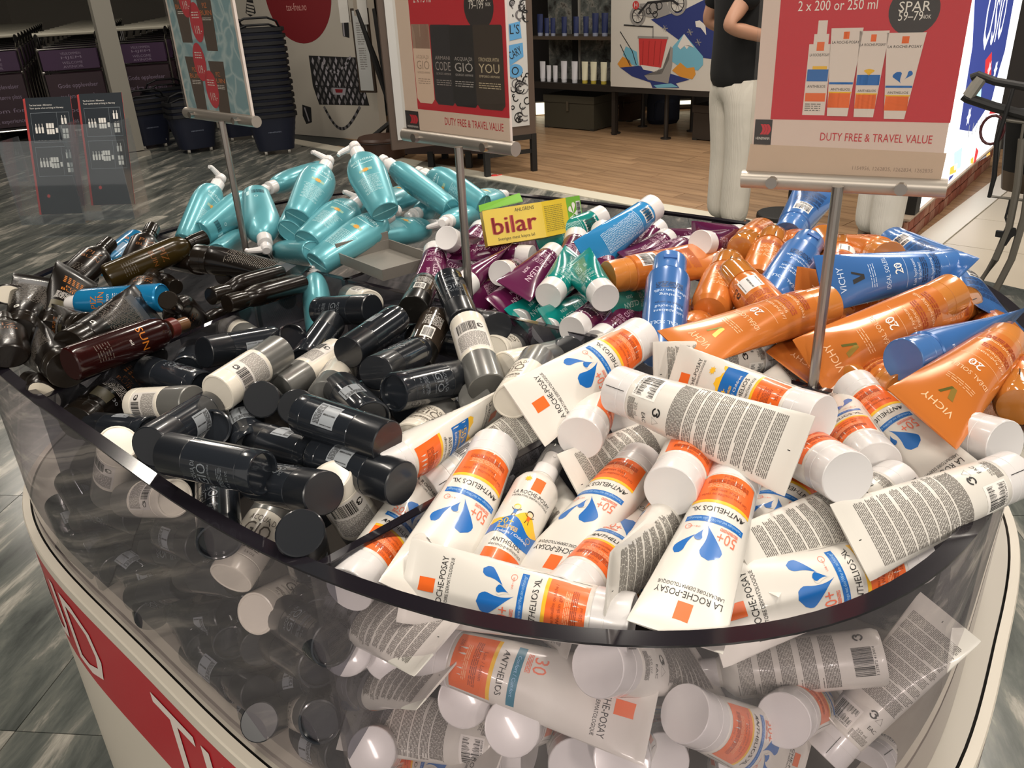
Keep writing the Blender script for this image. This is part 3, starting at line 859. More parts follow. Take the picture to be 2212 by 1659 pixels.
# kind, head point, direction head to tail, direction of the printed front, size, label, group
ITEMS = [
    ('gel', 0.1947, 0.6245, 1.02, -0.4553, -0.8818, -0.1228, 0.028, -0.152, 0.988, 0.992, 'white sunscreen tube standing out in front, crimped end pointing at the curved rim', 0),
    ('gel', 0.0819, 0.4864, 0.98, -0.9416, 0.3367, 0, -0.265, -0.74, 0.618, 0.965, 'large white sunscreen tube lying flat along the front rim, label up', 0),
    ('gel', 0.3357, 0.5676, 0.966, -0.9391, -0.3432, 0.0194, 0.272, -0.707, 0.652, 1.045, 'white sunscreen tube lying along the right front rim, label up', 0),
    ('gel', 0.0997, 0.72, 1.062, 0.6734, -0.7393, 0.007, 0.627, 0.566, -0.536, 0.982, 'white sunscreen tube on top of the heap showing its fine print and barcode', 0),
    ('kids', 0.2717, 0.6405, 1.061, -0.5535, 0.824, -0.1214, -0.765, -0.445, 0.466, 0.98, 'white children sunscreen tube under the topmost tube, blue and yellow label up', 0),
    ('gel', 0.22, 0.7383, 1.009, 0.651, 0.7432, -0.1546, 0.621, -0.404, 0.672, 0.983, 'white sunscreen tube behind the blue and yellow labelled one, crimp up at the divider', 0),
    ('gel', 0.3096, 0.9177, 0.9955, -0.8099, -0.5554, 0.1888, -0.587, 0.769, -0.253, 0.981, 'white sunscreen tube lying against the orange tubes, fine print up', 0),
    ('gel', 0.1462, 0.8551, 1.057, -0.6787, -0.7312, -0.0685, 0.523, -0.547, 0.654, 1.018, 'white sunscreen tube over the divider pointing its crimp at the black sticks', 0),
    ('gel', 0.1264, 0.9347, 0.9802, 0.0096, 0.9949, -0.1009, 0.946, 0.024, 0.322, 0.986, 'white tube whose crimp stands up as a pointed triangle by the plum tubes', 0),
    ('gel', 0.0629, 0.7034, 1.018, 0.3224, 0.9455, -0.045, 0.943, -0.317, 0.099, 0.981, 'white sunscreen tube with its round cap facing out left of the topmost tube', 0),
    ('gel', -0.087, 0.6995, 0.9664, 0.8049, 0.568, 0.172, -0.317, 0.656, -0.685, 1.02, 'white sunscreen tube showing fine print, parallel to the divider beside the sticks', 0),
    ('gel', -0.0198, 0.7255, 1, -0.3149, -0.9377, -0.1468, 0.371, -0.264, 0.89, 1.037, 'white sunscreen tube left of the spray bottle, cap up, blue drops visible', 0),
    ('spray', 0.0413, 0.7165, 0.997, -0.4028, -0.8963, -0.1856, 0.322, -0.329, 0.888, 0.932, 'white children sunscreen spray bottle with clear nozzle cap between two tubes', 0),
    ('gel', 0.1259, 0.7127, 0.981, -0.5539, -0.8322, -0.0248, -0.122, 0.052, 0.991, 1.022, 'white sunscreen tube right of the spray bottle turned to show its barcode side', 0),
    ('gel', 0.031, 0.512, 0.9814, 0.5779, 0.8102, -0.0979, 0.261, -0.07, 0.963, 0.983, 'white sunscreen tube half buried upside down under the barcode side tube', 0),
    ('gel', 0.1552, 0.6458, 0.9772, -0.4843, -0.855, 0.1856, -0.87, 0.493, 0.001, 0.984, 'white sunscreen tube seen edge-on left of the tube standing out in front', 0),
    ('gel', 0.1275, 0.5859, 1.03, 0.4407, 0.8941, -0.0795, 0.381, -0.106, 0.918, 0.988, 'white sunscreen tube with its big round cap facing the front, under the topmost tube', 0),
    ('gel', 0.2852, 0.6873, 0.982, -0.5831, -0.8124, 0.0004, 0.087, -0.062, 0.994, 0.992, 'white sunscreen tube just right of the tube standing out in front, drops visible', 0),
    ('gel', 0.2701, 0.573, 1.043, -0.1516, 0.9626, -0.2247, -0.37, 0.156, 0.916, 0.985, 'white sunscreen tube poking its cap out right below the topmost tube', 0),
    ('gel', 0.3323, 0.6513, 1.004, 0.0622, 0.9913, -0.1157, -0.579, 0.13, 0.805, 0.985, 'white sunscreen tube wedged behind the cap below the topmost tube', 0),
    ('gel', 0.3752, 0.8166, 1, 0.1234, -0.9874, -0.0987, -0.678, -0.157, 0.718, 1.029, 'white sunscreen tube with cap by the pole, leaning down to the right', 0),
    ('gel', 0.4512, 0.6568, 1.015, -0.3222, 0.9195, -0.2254, -0.613, -0.021, 0.79, 1.014, 'white sunscreen tube under the orange tube tip with orange patch and barcode', 0),
    ('gel', 0.4339, 0.6128, 1.012, -0.9208, -0.3862, -0.0544, -0.221, 0.632, -0.743, 0.933, 'white sunscreen tube with fine print resting on the right rim', 0),
    ('gel', 0.3479, 0.6385, 0.991, -0.8302, -0.5575, -0.005, -0.397, 0.598, -0.696, 1.019, 'white sunscreen tube with fine print second from the right rim', 0),
    ('gel', -0.1447, 0.5527, 0.97, 0.3878, 0.9218, 0, 0.682, -0.287, 0.673, 0.936, 'white sunscreen tube in the left corner of the front section, cap down at the wall', 0),
    ('gel', -0.1752, 0.6278, 0.8833, 0.5854, -0.6937, 0.4196, 0.501, -0.098, -0.86, 0.983, 'plain side of a white tube pressed to the left corner under the rim', 0),
    ('gel', 0.1875, 0.8103, 0.9663, -0.6868, -0.721, 0.0916, -0.592, 0.482, -0.645, 0.986, 'white sunscreen tube below the capped tube with crimp and recycling mark in view', 0),
    ('gel', 0.123, 0.7721, 0.9936, 0.3314, 0.9001, -0.2828, 0.658, -0.005, 0.753, 0.985, 'white tube cap in shadow under the topmost tube', 0),
    ('kids', -0.1297, 0.6611, 1.017, 0.6194, 0.7801, -0.0882, 0.719, -0.609, -0.336, 1.014, 'white children sunscreen tube lying across the black sticks', 0),
    ('lotion', -0.0865, 0.5504, 0.9036, 0.9191, -0.3923, -0.0369, -0.237, -0.625, 0.744, 1.018, 'white lotion tube with teal stripe pressed against the front acrylic', 0),
    ('gel', -0.1578, 0.5639, 0.8949, 0.0659, 0.7938, -0.6046, 0.937, 0.159, 0.311, 0.986, 'white cap below the left corner tube behind the acrylic', 0),
    ('gel', -0.1223, 0.5662, 0.885, 0.1445, 0.7749, -0.6153, 0.951, 0.063, 0.302, 0.983, 'second white cap beside the left corner cap behind the acrylic', 0),
    ('gel', -0.1687, 0.62, 0.795, 0.5265, -0.5848, 0.6171, 0.586, -0.276, -0.762, 0.986, 'white tube with barcode low behind the acrylic near the divider', 0),
    ('gel', -0.0001, 0.5279, 0.8002, -0.9188, 0.3809, -0.1037, 0.295, 0.488, -0.822, 0.983, 'large white tube with fine print low behind the front acrylic', 0),
    ('gel', -0.0534, 0.5146, 0.8799, 0.1418, 0.7417, -0.6556, 0.918, 0.15, 0.368, 0.985, 'white cap facing left under the lotion tube with teal stripe', 0),
    ('gel', -0.014, 0.484, 0.879, 0.1943, 0.7379, -0.6463, 0.851, 0.201, 0.485, 0.988, 'white cap facing left above the low fine print tube end', 0),
    ('gel', -0.147, 0.5493, 0.7835, 0.0926, 0.7319, -0.6751, 0.916, 0.203, 0.346, 0.988, 'white cap at the bottom left of the front section', 0),
    ('gel', -0.1281, 0.6187, 0.7004, 0.4822, -0.6801, 0.5522, -0.784, -0.054, 0.618, 0.982, 'white tube with orange patch at the bottom of the front acrylic', 0),
    ('gel', 0.037, 0.4854, 0.8295, 0.0496, 0.8435, -0.5348, 0.169, 0.521, 0.837, 0.983, 'white tube with orange patch below the teal stripe lotion, cap down', 0),
    ('gel', 0.0718, 0.4614, 0.864, 0.1549, 0.7544, -0.6379, 0.292, 0.582, 0.759, 0.988, 'white cap facing out at the bottom centre of the acrylic', 0),
    ('gel', 0.1171, 0.5172, 0.7941, 0.1655, 0.8232, -0.543, 0.054, 0.542, 0.838, 0.989, 'white tube with orange patch hanging cap down right of the crimp', 0),
    ('gel', 0.1211, 0.4692, 0.9024, 0.6622, 0.2916, -0.6902, 0.623, -0.726, 0.292, 0.981, 'white tube with round cap facing left and orange patch behind the acrylic', 0),
    ('spray', 0.1285, 0.5727, 0.8347, 0.9656, -0.1476, 0.2139, 0.258, 0.654, -0.711, 1.021, 'white spray bottle lying behind the acrylic with columns of fine print', 0),
    ('gel', 0.2658, 0.5301, 0.7733, 0.7283, 0.3379, 0.5961, 0.292, 0.634, -0.716, 0.88, 'white tube with fine print slanting down behind the right acrylic', 0),
    ('gel', 0.2117, 0.4981, 0.8563, 0.5302, 0.6851, -0.4995, 0.671, 0.021, 0.741, 0.981, 'white cap under the lying spray bottle', 0),
    ('gel', 0.542, 0.8579, 0.4626, 0.7445, 0.6004, -0.292, 0.49, -0.194, 0.85, 0.986, 'white cap facing down near the right end of the acrylic', 0),
    ('gel', 0.3315, 0.5708, 0.702, 0.6895, 0.6086, -0.3927, -0.56, 0.105, -0.821, 0.983, 'white tube with fine print at the bottom right of the acrylic', 0),
    ('gel', 0.0531, 0.4674, 0.9565, 0.5768, 0.5779, -0.5773, -0.71, 0.006, -0.704, 0.98, 'grey shaded white tube with barcode just under the rim centre', 0),
    ('gel', 0.1841, 0.4985, 0.8062, 0.1205, 0.7158, -0.6878, -0.667, 0.572, 0.478, 0.985, 'white cap at the bottom between the orange patches', 0),
    ('gel', -0.0298, 0.7308, 0.9047, -0.1934, -0.8936, 0.4051, -0.751, -0.131, -0.648, 0.988, None, 0),
    ('gel', 0.0051, 0.72, 0.9277, 0.2357, 0.9623, -0.1359, 0.559, -0.249, -0.791, 0.987, None, 0),
    ('gel', 0.0523, 0.6056, 0.9634, -0.1008, 0.9543, -0.2815, 0.991, 0.071, -0.114, 0.985, None, 0),
    ('gel', 0.1182, 0.6709, 0.8819, 0.0752, -0.8561, 0.5113, -0.888, -0.291, -0.356, 0.984, None, 0),
    ('gel', 0.2717, 0.7534, 0.9011, -0.4821, -0.8146, 0.3225, -0.255, 0.483, 0.838, 0.989, None, 0),
    ('gel', 0.3182, 0.7149, 0.9011, -0.4904, -0.8079, 0.3267, 0.486, 0.058, 0.872, 0.981, None, 0),
    ('gel', 0.3354, 0.6392, 0.9633, 0.6894, 0.6787, -0.2532, 0.078, -0.417, -0.906, 0.983, None, 0),
    ('gel', 0.1053, 0.7543, 0.957, -0.2083, 0.9394, -0.2722, 0.75, -0.025, -0.661, 0.986, None, 0),
    ('gel', 0.2211, 0.9506, 0.9284, 0.0919, -0.9843, 0.1504, -0.672, 0.05, 0.739, 0.985, None, 0),
    ('gel', 0.2938, 0.7812, 0.9706, 0.6875, 0.6601, -0.3026, -0.229, -0.198, -0.953, 0.985, None, 0),
    ('gel', 0.2287, 0.7815, 0.8972, -0.4679, -0.8429, 0.2658, 0.567, -0.055, 0.822, 0.983, None, 0),
    ('gel', -0.0511, 0.6732, 0.9303, 0.3009, 0.9065, -0.2962, -0.711, 0.006, -0.703, 0.984, None, 0),
    ('gel', 0.4858, 0.8333, 0.9308, 0.1092, 0.9647, -0.2397, 0.098, 0.23, 0.968, 0.987, None, 0),
    ('gel', -0.0042, 0.677, 0.849, 0.2501, -0.7928, 0.5558, 0.91, -0.004, -0.415, 0.987, None, 0),
    ('gel', -0.0827, 0.7292, 0.7218, 0.3851, -0.7571, 0.5277, 0.823, 0.024, -0.567, 0.986, None, 0),
    ('gel', 0.2382, 0.6916, 0.7236, 0.0571, -0.7919, 0.608, -0.809, -0.394, -0.437, 0.987, None, 0),
    ('gel', 0.0749, 0.5205, 0.8714, -0.2271, 0.7464, -0.6255, -0.178, 0.6, 0.78, 0.981, None, 0),
    ('stick_white', -0.2421, 0.749, 0.946, -0.2958, -0.9293, -0.221, 0.345, -0.32, 0.883, 1.023, 'white and grey deodorant stick leaning on the front rim, name readable', 1),
    ('stick_white', -0.2298, 0.7287, 0.8375, -0.2356, -0.8773, 0.4182, 0.874, -0.003, 0.485, 0.987, 'white deodorant stick lying behind the acrylic beside the divider', 1),
    ('stick_white', -0.4868, 0.8488, 0.89, 0.4548, -0.3865, 0.8024, 0.728, 0.681, -0.084, 1.03, 'white deodorant stick standing upside down with its round base up at the left rim', 1),
    ('stick_white', -0.4457, 0.8098, 0.9069, 0.7525, -0.5633, 0.3412, 0.555, 0.263, -0.789, 0.98, 'white deodorant stick behind the left acrylic with its base turned right', 1),
    ('stick_white', -0.277, 0.9261, 1.031, -0.3676, -0.93, 0.0031, -0.857, 0.338, -0.389, 1.017, 'white and grey deodorant stick with barcode lying on the heap', 1),
    ('stick_beige', -0.3573, 1.052, 0.9522, 0.6901, -0.4328, 0.58, 0.275, -0.584, -0.764, 0.991, 'dark stick with beige round end behind the barcode deodorant', 1),
    ('stick_white', -0.3651, 1.105, 0.9735, -0.5365, 0.8352, -0.1208, 0.567, 0.463, 0.681, 0.993, 'white stick end tilted up beside the long divider', 1),
    ('stick_white', -0.2769, 0.8932, 0.996, 0.4462, 0.8949, -0.0025, 0.351, -0.178, -0.919, 1.01, 'grey and white deodorant stick lying right of the barcode deodorant', 1),
    ('stick_white', -0.2108, 0.8365, 1.009, -0.0063, 0.9894, -0.1448, 0.995, -0.008, -0.099, 0.984, 'shrink wrapped beige deodorant end in the middle of the sticks', 1),
    ('stick_white', -0.3601, 0.8471, 1.006, -0.8218, 0.5163, -0.2411, 0.541, 0.84, -0.046, 0.992, 'white and grey deodorant stick under the left divider', 1),
    ('stick_white', -0.0279, 0.8312, 1.015, -0.1945, 0.9379, 0.2873, 0.243, 0.33, -0.912, 1.02, 'white and grey deodorant stick upright by the plum tubes, fine print showing', 1),
    ('stick_white', -0.0427, 0.831, 1.001, 0.2804, 0.8958, -0.3447, 0.917, -0.144, 0.371, 0.991, 'grey round stick cap facing the front', 1),
    ('stick_white', 0.0595, 0.9615, 0.9908, -0.6025, -0.7649, 0.228, -0.713, 0.644, 0.278, 0.994, 'white deodorant stick with round base facing left near the divider', 1),
    ('stick_white', 0.0302, 0.8777, 1.025, -0.2786, -0.96, 0.0281, -0.471, 0.162, 0.867, 0.986, 'grey capped stick under the tube that crosses the divider', 1),
    ('stick_white', 0.0086, 1.098, 0.9478, -0.2712, -0.8933, 0.3585, 0.402, 0.233, 0.886, 0.996, 'white stick glimpsed behind the upright fine print deodorant', 1),
    ('stick_white', -0.1454, 0.6878, 0.911, -0.2149, -0.304, 0.9281, -0.261, 0.934, 0.245, 1.021, 'white deodorant stick with fine print leaning on the divider at the front', 1),
    ('stick_white', -0.1069, 0.6467, 0.9751, -0.4348, 0.6219, -0.6513, -0.874, -0.466, 0.138, 0.98, 'grey stick end seen through the divider', 1),
    ('stick_white', -0.0813, 0.844, 0.9811, -0.2185, -0.9526, 0.2116, 0.314, 0.137, 0.94, 0.993, 'grey capped white stick under the children sunscreen tube', 1),
    ('stick_white', -0.2555, 1.292, 0.9688, 0.4179, -0.8862, 0.1998, -0.382, -0.371, -0.846, 0.996, 'white stick end behind the farthest black stick', 1),
    ('stick_black', -0.1824, 0.5747, 1.015, -0.1734, 0.6378, -0.7505, -0.747, 0.412, 0.522, 0.995, 'black stick with its round end facing up at the front rim', 1),
    ('stick_black', -0.4011, 1.009, 1, 0.5521, 0.8054, -0.2158, -0.818, 0.573, 0.047, 0.99, 'black deodorant stick with open end left of the beige end', 1),
    ('stick_black', -0.1884, 1.093, 1.018, -0.7746, 0.5969, -0.2092, -0.632, -0.723, 0.278, 0.993, 'black deodorant stick farthest back, end turned right', 1),
    ('stick_black', -0.1934, 0.9153, 1.03, 0.3888, 0.9212, -0.0166, 0.526, -0.237, -0.817, 0.992, 'glossy black deodorant stick catching blue light', 1),
    ('stick_black', -0.1496, 0.8378, 1.037, 0.29, 0.9341, -0.2081, -0.089, 0.243, 0.966, 0.99, 'black deodorant stick with round end facing the front', 1),
    ('stick_black', -0.0589, 0.8708, 1.011, -0.5597, -0.7895, 0.2521, 0.81, -0.458, 0.366, 0.98, 'black deodorant stick left of the upright white one', 1),
    ('stick_black', -0.1163, 0.6676, 1.044, -0.7963, 0.6047, -0.018, 0.412, 0.52, -0.748, 0.984, 'large black deodorant stick with barcode and open ring end', 1),
    ('stick_black', -0.2842, 0.7938, 0.9859, 0.7613, -0.6313, 0.1477, -0.076, -0.314, -0.946, 0.993, 'black deodorant stick with name under the large black one', 1),
    ('stick_black', -0.1031, 0.6358, 1.019, -0.7636, 0.6411, -0.0766, 0.365, 0.331, -0.87, 0.991, 'plain black deodorant stick against the front divider', 1),
    ('stick_black', -0.3292, 0.692, 1.03, 0.8908, -0.4523, 0.0431, -0.451, -0.892, -0.038, 0.984, 'long black deodorant stick at the front left of the sticks', 1),
    ('stick_black', -0.1677, 0.6139, 1.027, -0.7004, 0.6582, -0.2759, -0.148, 0.244, 0.958, 0.983, 'black deodorant stick under the two front black ones', 1),
    ('stick_black', -0.3524, 0.7068, 1.03, 0.1606, 0.9741, -0.1593, -0.972, 0.128, -0.196, 0.983, 'black deodorant stick beside the upright white base', 1),
    ('stick_black', -0.3507, 0.8634, 0.9395, 0.2812, -0.7423, 0.6083, 0.944, 0.101, -0.313, 0.984, 'black stick cap upright behind the long front stick', 1),
    ('stick_black', -0.512, 0.9048, 0.9508, 0.8396, -0.5117, 0.1822, -0.128, -0.513, -0.849, 0.985, 'black deodorant stick low under the left divider', 1),
    ('stick_black', -0.3247, 0.8777, 0.988, 0.4061, -0.9138, 0, -0.034, -0.015, -0.999, 1.004, 'black deodorant stick with barcode below the white and grey one', 1),
    ('stick_black', -0.2729, 0.8149, 1.023, -0.0754, 0.7783, -0.6233, 0.897, 0.325, 0.298, 0.991, 'black stick with glossy round end in the middle', 1),
    ('stick_black', -0.2307, 0.7939, 1.022, 0.0236, 0.7769, -0.6292, 0.296, 0.596, 0.747, 0.986, 'black stick end beside the glossy round end', 1),
    ('stick_black', -0.1943, 0.8512, 1.014, 0.4334, -0.8943, 0.1112, 0.087, -0.081, -0.993, 0.981, 'black stick with narrow barcode behind the large black one', 1),
    ('stick_brown', -0.1207, 0.9583, 0.9892, 0.1779, 0.9733, 0.1447, -0.271, 0.19, -0.944, 1.017, 'dark brown stick with white barcode sticker right of the glossy one', 1),
    ('stick_black', -0.0585, 1.023, 1.02, -0.2121, 0.9625, 0.1692, -0.067, -0.187, 0.98, 1.006, 'black deodorant stick standing by the middle pole', 1),
    ('stick_black', -0.0145, 1.013, 1.014, -0.4381, 0.8679, -0.2339, -0.224, 0.147, 0.964, 0.99, 'black deodorant stick with open end turned right behind the upright white one', 1),
    ('stick_brown', -0.1289, 1.067, 1.024, 0.0641, 0.9973, -0.0355, -0.156, -0.025, -0.988, 0.981, 'brown stick with barcode label leaning near the grey tray', 1),
    ('stick_black', -0.2508, 1.101, 0.996, -0.1361, -0.9891, -0.0568, 0.936, -0.11, -0.333, 1.009, 'black deodorant stick behind the glossy black one', 1),
    ('stick_black', 0.0728, 0.9425, 1.004, -0.2073, 0.87, -0.4473, -0.957, -0.275, -0.092, 0.985, 'black stick end next to the divider', 1),
    ('stick_black', -0.3088, 0.7369, 0.9719, 0.3073, -0.9516, 0.0104, -0.349, -0.102, 0.932, 0.989, 'black deodorant stick upright behind the front acrylic', 1),
    ('stick_black', -0.4807, 1.01, 0.9785, 0.8258, -0.5635, 0.0232, 0.143, 0.249, 0.958, 0.982, 'black deodorant stick under the long left divider', 1),
    ('stick_black', -0.4637, 1.133, 0.9505, 0.2366, -0.9565, 0.1705, 0.593, 0.003, -0.805, 0.98, 'black stick end in the far left corner of the sticks', 1),
    ('stick_black', -0.0935, 0.8289, 0.9809, 0.1893, 0.9462, -0.2625, -0.38, -0.176, -0.908, 0.989, 'black stick deep below the grey stick cap', 1),
    ('stick_black', -0.1886, 0.8421, 0.9457, -0.4603, 0.869, -0.1817, 0.827, 0.494, 0.268, 0.987, None, 1),
    ('stick_black', -0.2061, 0.7238, 0.9318, -0.5123, 0.8585, 0.0239, -0.656, -0.373, -0.656, 1.014, None, 1),
    ('stick_black', -0.4283, 0.8516, 0.9224, 0.7233, -0.6578, 0.2101, -0.099, -0.4, -0.911, 0.984, None, 1),
    ('stick_black', -0.1246, 0.8756, 0.9731, -0.5559, 0.8036, -0.2125, -0.061, 0.216, 0.975, 0.992, None, 1),
    ('stick_black', -0.0996, 1.172, 0.9294, 0.6153, -0.7696, 0.1708, 0.027, -0.196, -0.98, 0.989, None, 1),
    ('stick_black', -0.2876, 1.011, 0.9536, -0.6341, 0.7693, -0.0778, 0.488, 0.476, 0.732, 0.984, None, 1),
    ('stick_black', -0.2041, 1.178, 0.9478, 0.6233, -0.7519, 0.2149, 0.112, -0.186, -0.976, 0.992, None, 1),
    ('stick_black', -0.4194, 0.9435, 0.9276, 0.8071, -0.5142, 0.2902, 0.233, -0.174, -0.957, 0.981, None, 1),
    ('stick_black', -0.005, 1.002, 0.908, -0.4406, -0.8482, 0.294, 0.856, -0.299, 0.421, 0.988, None, 1),
    ('stick_black', -0.4502, 0.8438, 0.8155, 0.77, -0.5761, 0.2743, -0.599, -0.505, 0.621, 0.994, None, 1),
    ('stick_black', -0.3626, 0.7387, 0.8516, 0.7132, -0.5902, 0.3781, -0.108, 0.44, 0.891, 0.981, None, 1),
    ('stick_black', -0.3742, 0.8126, 0.7506, 0.4349, -0.8752, 0.2121, 0.785, 0.484, 0.386, 0.98, None, 1),
    ('stick_black', -0.256, 0.6665, 0.8127, 0.5664, -0.7219, 0.3975, -0.233, -0.603, -0.763, 0.981, None, 1),
    ('stick_black', -0.437, 0.8361, 0.7344, 0.5724, -0.8166, 0.0738, -0.678, -0.522, -0.517, 0.983, None, 1),
    ('stick_black', -0.2719, 0.6953, 0.7261, 0.5836, -0.5316, 0.6138, 0.77, 0.122, -0.626, 0.986, None, 1),
    ('stick_black', -0.2567, 0.6636, 0.6818, 0.6057, -0.6426, 0.4692, 0.788, 0.401, -0.467, 0.986, None, 1),
    ('stick_black', -0.2833, 0.6568, 0.753, -0.6131, 0.6969, -0.372, -0.689, -0.702, -0.179, 0.988, None, 1),
    ('stick_black', -0.4579, 0.8449, 0.8564, -0.7847, 0.5927, -0.1818, -0.483, -0.769, -0.419, 0.987, None, 1),
    ('stick_black', -0.2066, 0.666, 0.7517, 0.1042, -0.8697, 0.4825, -0.993, -0.065, 0.097, 0.981, None, 1),
    ('stick_black', -0.2818, 0.6802, 0.7951, -0.3661, 0.8935, -0.2599, -0.902, -0.272, 0.337, 0.983, None, 1),
    ('stick_black', -0.2752, 0.6223, 0.75, 0.0643, 0.7846, -0.6166, -0.683, 0.485, 0.546, 0.981, None, 1),
    ('stick_black', -0.5708, 0.9481, 0.7369, 0.7703, -0.6376, 0.0023, -0.017, -0.024, -1, 1.013, None, 1),
    ('stick_black', -0.2303, 0.6381, 0.8731, 0.5638, -0.7447, 0.3573, -0.641, -0.122, 0.757, 0.991, None, 1),
    ('stick_black', -0.3989, 0.7758, 0.7123, 0.6993, -0.6987, 0.1509, 0.575, 0.424, -0.7, 0.986, None, 1),
    ('stick_black', -0.191, 0.61, 0.8897, -0.4221, 0.8049, -0.4171, -0.456, -0.586, -0.67, 0.989, None, 1),
    ('stick_black', -0.6614, 1.062, 0.7828, 0.6166, -0.7862, -0.0411, -0.687, -0.512, -0.516, 1.011, None, 1),
    ('stick_black', -0.6666, 1.021, 0.696, 0.7386, -0.6741, -0.0025, -0.496, -0.541, -0.679, 1.016, None, 1),
    ('stick_black', -0.5406, 0.9054, 0.7369, -0.612, 0.7906, -0.0202, 0.527, 0.388, -0.756, 0.99, None, 1),
    ('stick_black', -0.5755, 0.9406, 0.6288, 0.7667, -0.622, 0.1587, -0.628, -0.778, -0.014, 0.994, None, 1),
    ('stick_black', -0.4513, 0.8013, 0.7435, -0.5003, 0.8588, -0.1099, -0.224, -0.251, -0.942, 0.985, None, 1),
    ('stick_black', -0.6027, 0.9718, 0.7762, 0.7513, -0.5327, 0.3897, 0.605, 0.32, -0.729, 0.99, None, 1),
    ('stick_black', -0.455, 0.8291, 0.6418, 0.6808, -0.6511, 0.3355, -0.584, -0.205, 0.786, 0.982, None, 1),
    ('stick_black', -0.3637, 0.7418, 0.6696, 0.6471, -0.7225, 0.2434, 0.625, 0.32, -0.712, 0.99, None, 1),
    ('stick_black', -0.483, 0.8391, 0.7423, 0.7513, -0.4344, 0.4968, -0.102, -0.82, -0.563, 0.99, None, 1),
    ('stick_black', -0.3306, 0.7181, 0.9024, -0.6494, 0.6941, -0.3107, 0.76, 0.594, -0.263, 0.981, None, 1),
    ('stick_black', -0.3035, 0.7622, 0.7891, 0.5624, -0.8165, 0.1306, 0.579, 0.276, -0.767, 0.982, None, 1),
    ('stick_black', -0.6933, 1.073, 0.7363, 0.578, -0.8129, -0.0717, -0.392, -0.2, -0.898, 1.019, None, 1),
    ('stick_black', -0.318, 0.7171, 0.8661, 0.0334, 0.8826, -0.4689, 0.402, -0.441, -0.802, 0.987, None, 1),
    ('stick_black', -0.4047, 0.8053, 0.7297, 0.6459, -0.5624, 0.5163, 0.689, 0.72, -0.077, 0.995, None, 1),
    ('stick_black', -0.2081, 0.6339, 0.8341, -0.5098, 0.7998, -0.317, 0.824, 0.56, 0.086, 0.986, None, 1),
    ('stick_white', -0.2044, 0.598, 0.7815, -0.3953, 0.6634, -0.6353, -0.879, -0.073, 0.47, 0.989, 'white stick end low behind the acrylic among black sticks', 1),
    ('bottle', -0.6519, 1.534, 1.037, 0.0579, -0.9632, -0.2626, 0.593, -0.178, 0.785, 1.018, 'dark brown bottle standing with its cap up at the back rim', 2),
    ('bottle', -0.7061, 1.468, 1.03, -0.0742, -0.9847, -0.158, 0.537, -0.173, 0.826, 1.012, 'dark brown bottle with shiny angled cap leaning left', 2),
    ('can_blue', -0.715, 1.621, 1.002, -0.0332, -0.9977, -0.0594, 0.831, -0.061, 0.553, 1.014, 'blue spray can behind the two standing brown bottles', 2),
    ('amber', -0.5296, 1.457, 1.035, -0.7245, -0.6725, -0.1511, 0.611, -0.728, 0.31, 1.017, 'long amber oil bottle lying with its cap to the right', 2),
    ('tube_brown', -0.5157, 1.356, 1.027, 0.9698, -0.2143, -0.1166, -0.12, -0.004, -0.993, 1.02, 'large dark brown tube lying towards the grey tray', 2),
    ('bottle', -0.6536, 1.508, 0.9893, 0.7836, -0.6201, 0.0376, -0.244, -0.363, -0.899, 0.989, 'dark brown bottle shoulder left of the large brown tube', 2),
    ('bottle', -0.438, 1.173, 1.021, 0.448, 0.8866, -0.1152, 0.628, -0.404, -0.665, 0.983, 'dark brown bottle lying behind another along the divider', 2),
    ('bottle', -0.4076, 1.148, 1.017, 0.5126, 0.8519, -0.1073, 0.221, -0.252, -0.942, 0.982, 'dark brown bottle lying closest to the long divider', 2),
    ('can_blue', -0.6637, 1.199, 1.011, 0.9773, -0.1948, 0.0832, -0.211, -0.929, 0.303, 0.982, 'bright blue sun spray can lying among the brown tubes', 2),
    ('tube_brown', -0.6761, 1.148, 0.9836, -0.1536, 0.9686, 0.1953, 0.732, -0.021, 0.681, 1.019, 'dark brown tube with golden suns, crimp pointing up', 2),
    ('tube_brown', -0.5537, 0.9759, 1.03, 0.1768, 0.9831, -0.0479, -0.849, 0.128, -0.512, 0.98, 'dark brown tube with fine print lying beside the amber spray', 2),
    ('amber_spray', -0.4433, 1.078, 1.017, -0.4214, -0.9018, 0.0953, 0.861, -0.365, 0.353, 0.982, 'dark red oil spray bottle along the divider with brown nozzle', 2),
    ('tube_brown', -0.6917, 1.109, 1.002, -0.2834, 0.9483, 0.1429, -0.368, 0.03, -0.929, 1.018, 'dark brown tube leaning up at the left rim', 2),
    ('bottle_base', -0.7814, 1.347, 0.9765, 0.182, -0.9219, 0.3419, 0.101, 0.363, 0.926, 0.989, 'brown bottle showing its pale open base at the left rim', 2),
    ('bottle', -0.7174, 1.122, 1.019, 0.4926, -0.87, -0.0193, 0.153, 0.065, 0.986, 1.016, 'round shouldered brown bottle at the left edge', 2),
    ('tube_brown', -0.5377, 0.9281, 1.02, -0.646, 0.7603, -0.0685, 0.684, 0.537, -0.494, 0.989, 'black square tube edge below the left bottles', 2),
    ('bottle', -0.5963, 1.359, 1, 0.1739, -0.9846, 0.0174, 0.196, 0.052, 0.979, 0.986, 'brown bottle with shiny clear cap behind the blue can', 2),
    ('bottle', -0.4565, 1.067, 1.055, -0.146, 0.8203, -0.5531, 0.698, -0.311, -0.645, 0.986, 'brown bottle with grey round cap facing forward', 2),
    ('tube_brown', -0.5614, 1.045, 1.027, -0.6773, 0.701, -0.2233, -0.725, -0.586, 0.361, 0.985, 'dark tube marked thirty under the blue can', 2),
    ('bottle_base', -0.6117, 1.061, 0.9618, 0.2806, -0.9409, 0.1896, 0.718, 0.337, 0.609, 0.99, 'bottle base with a white sticker in the left corner behind the acrylic', 2),
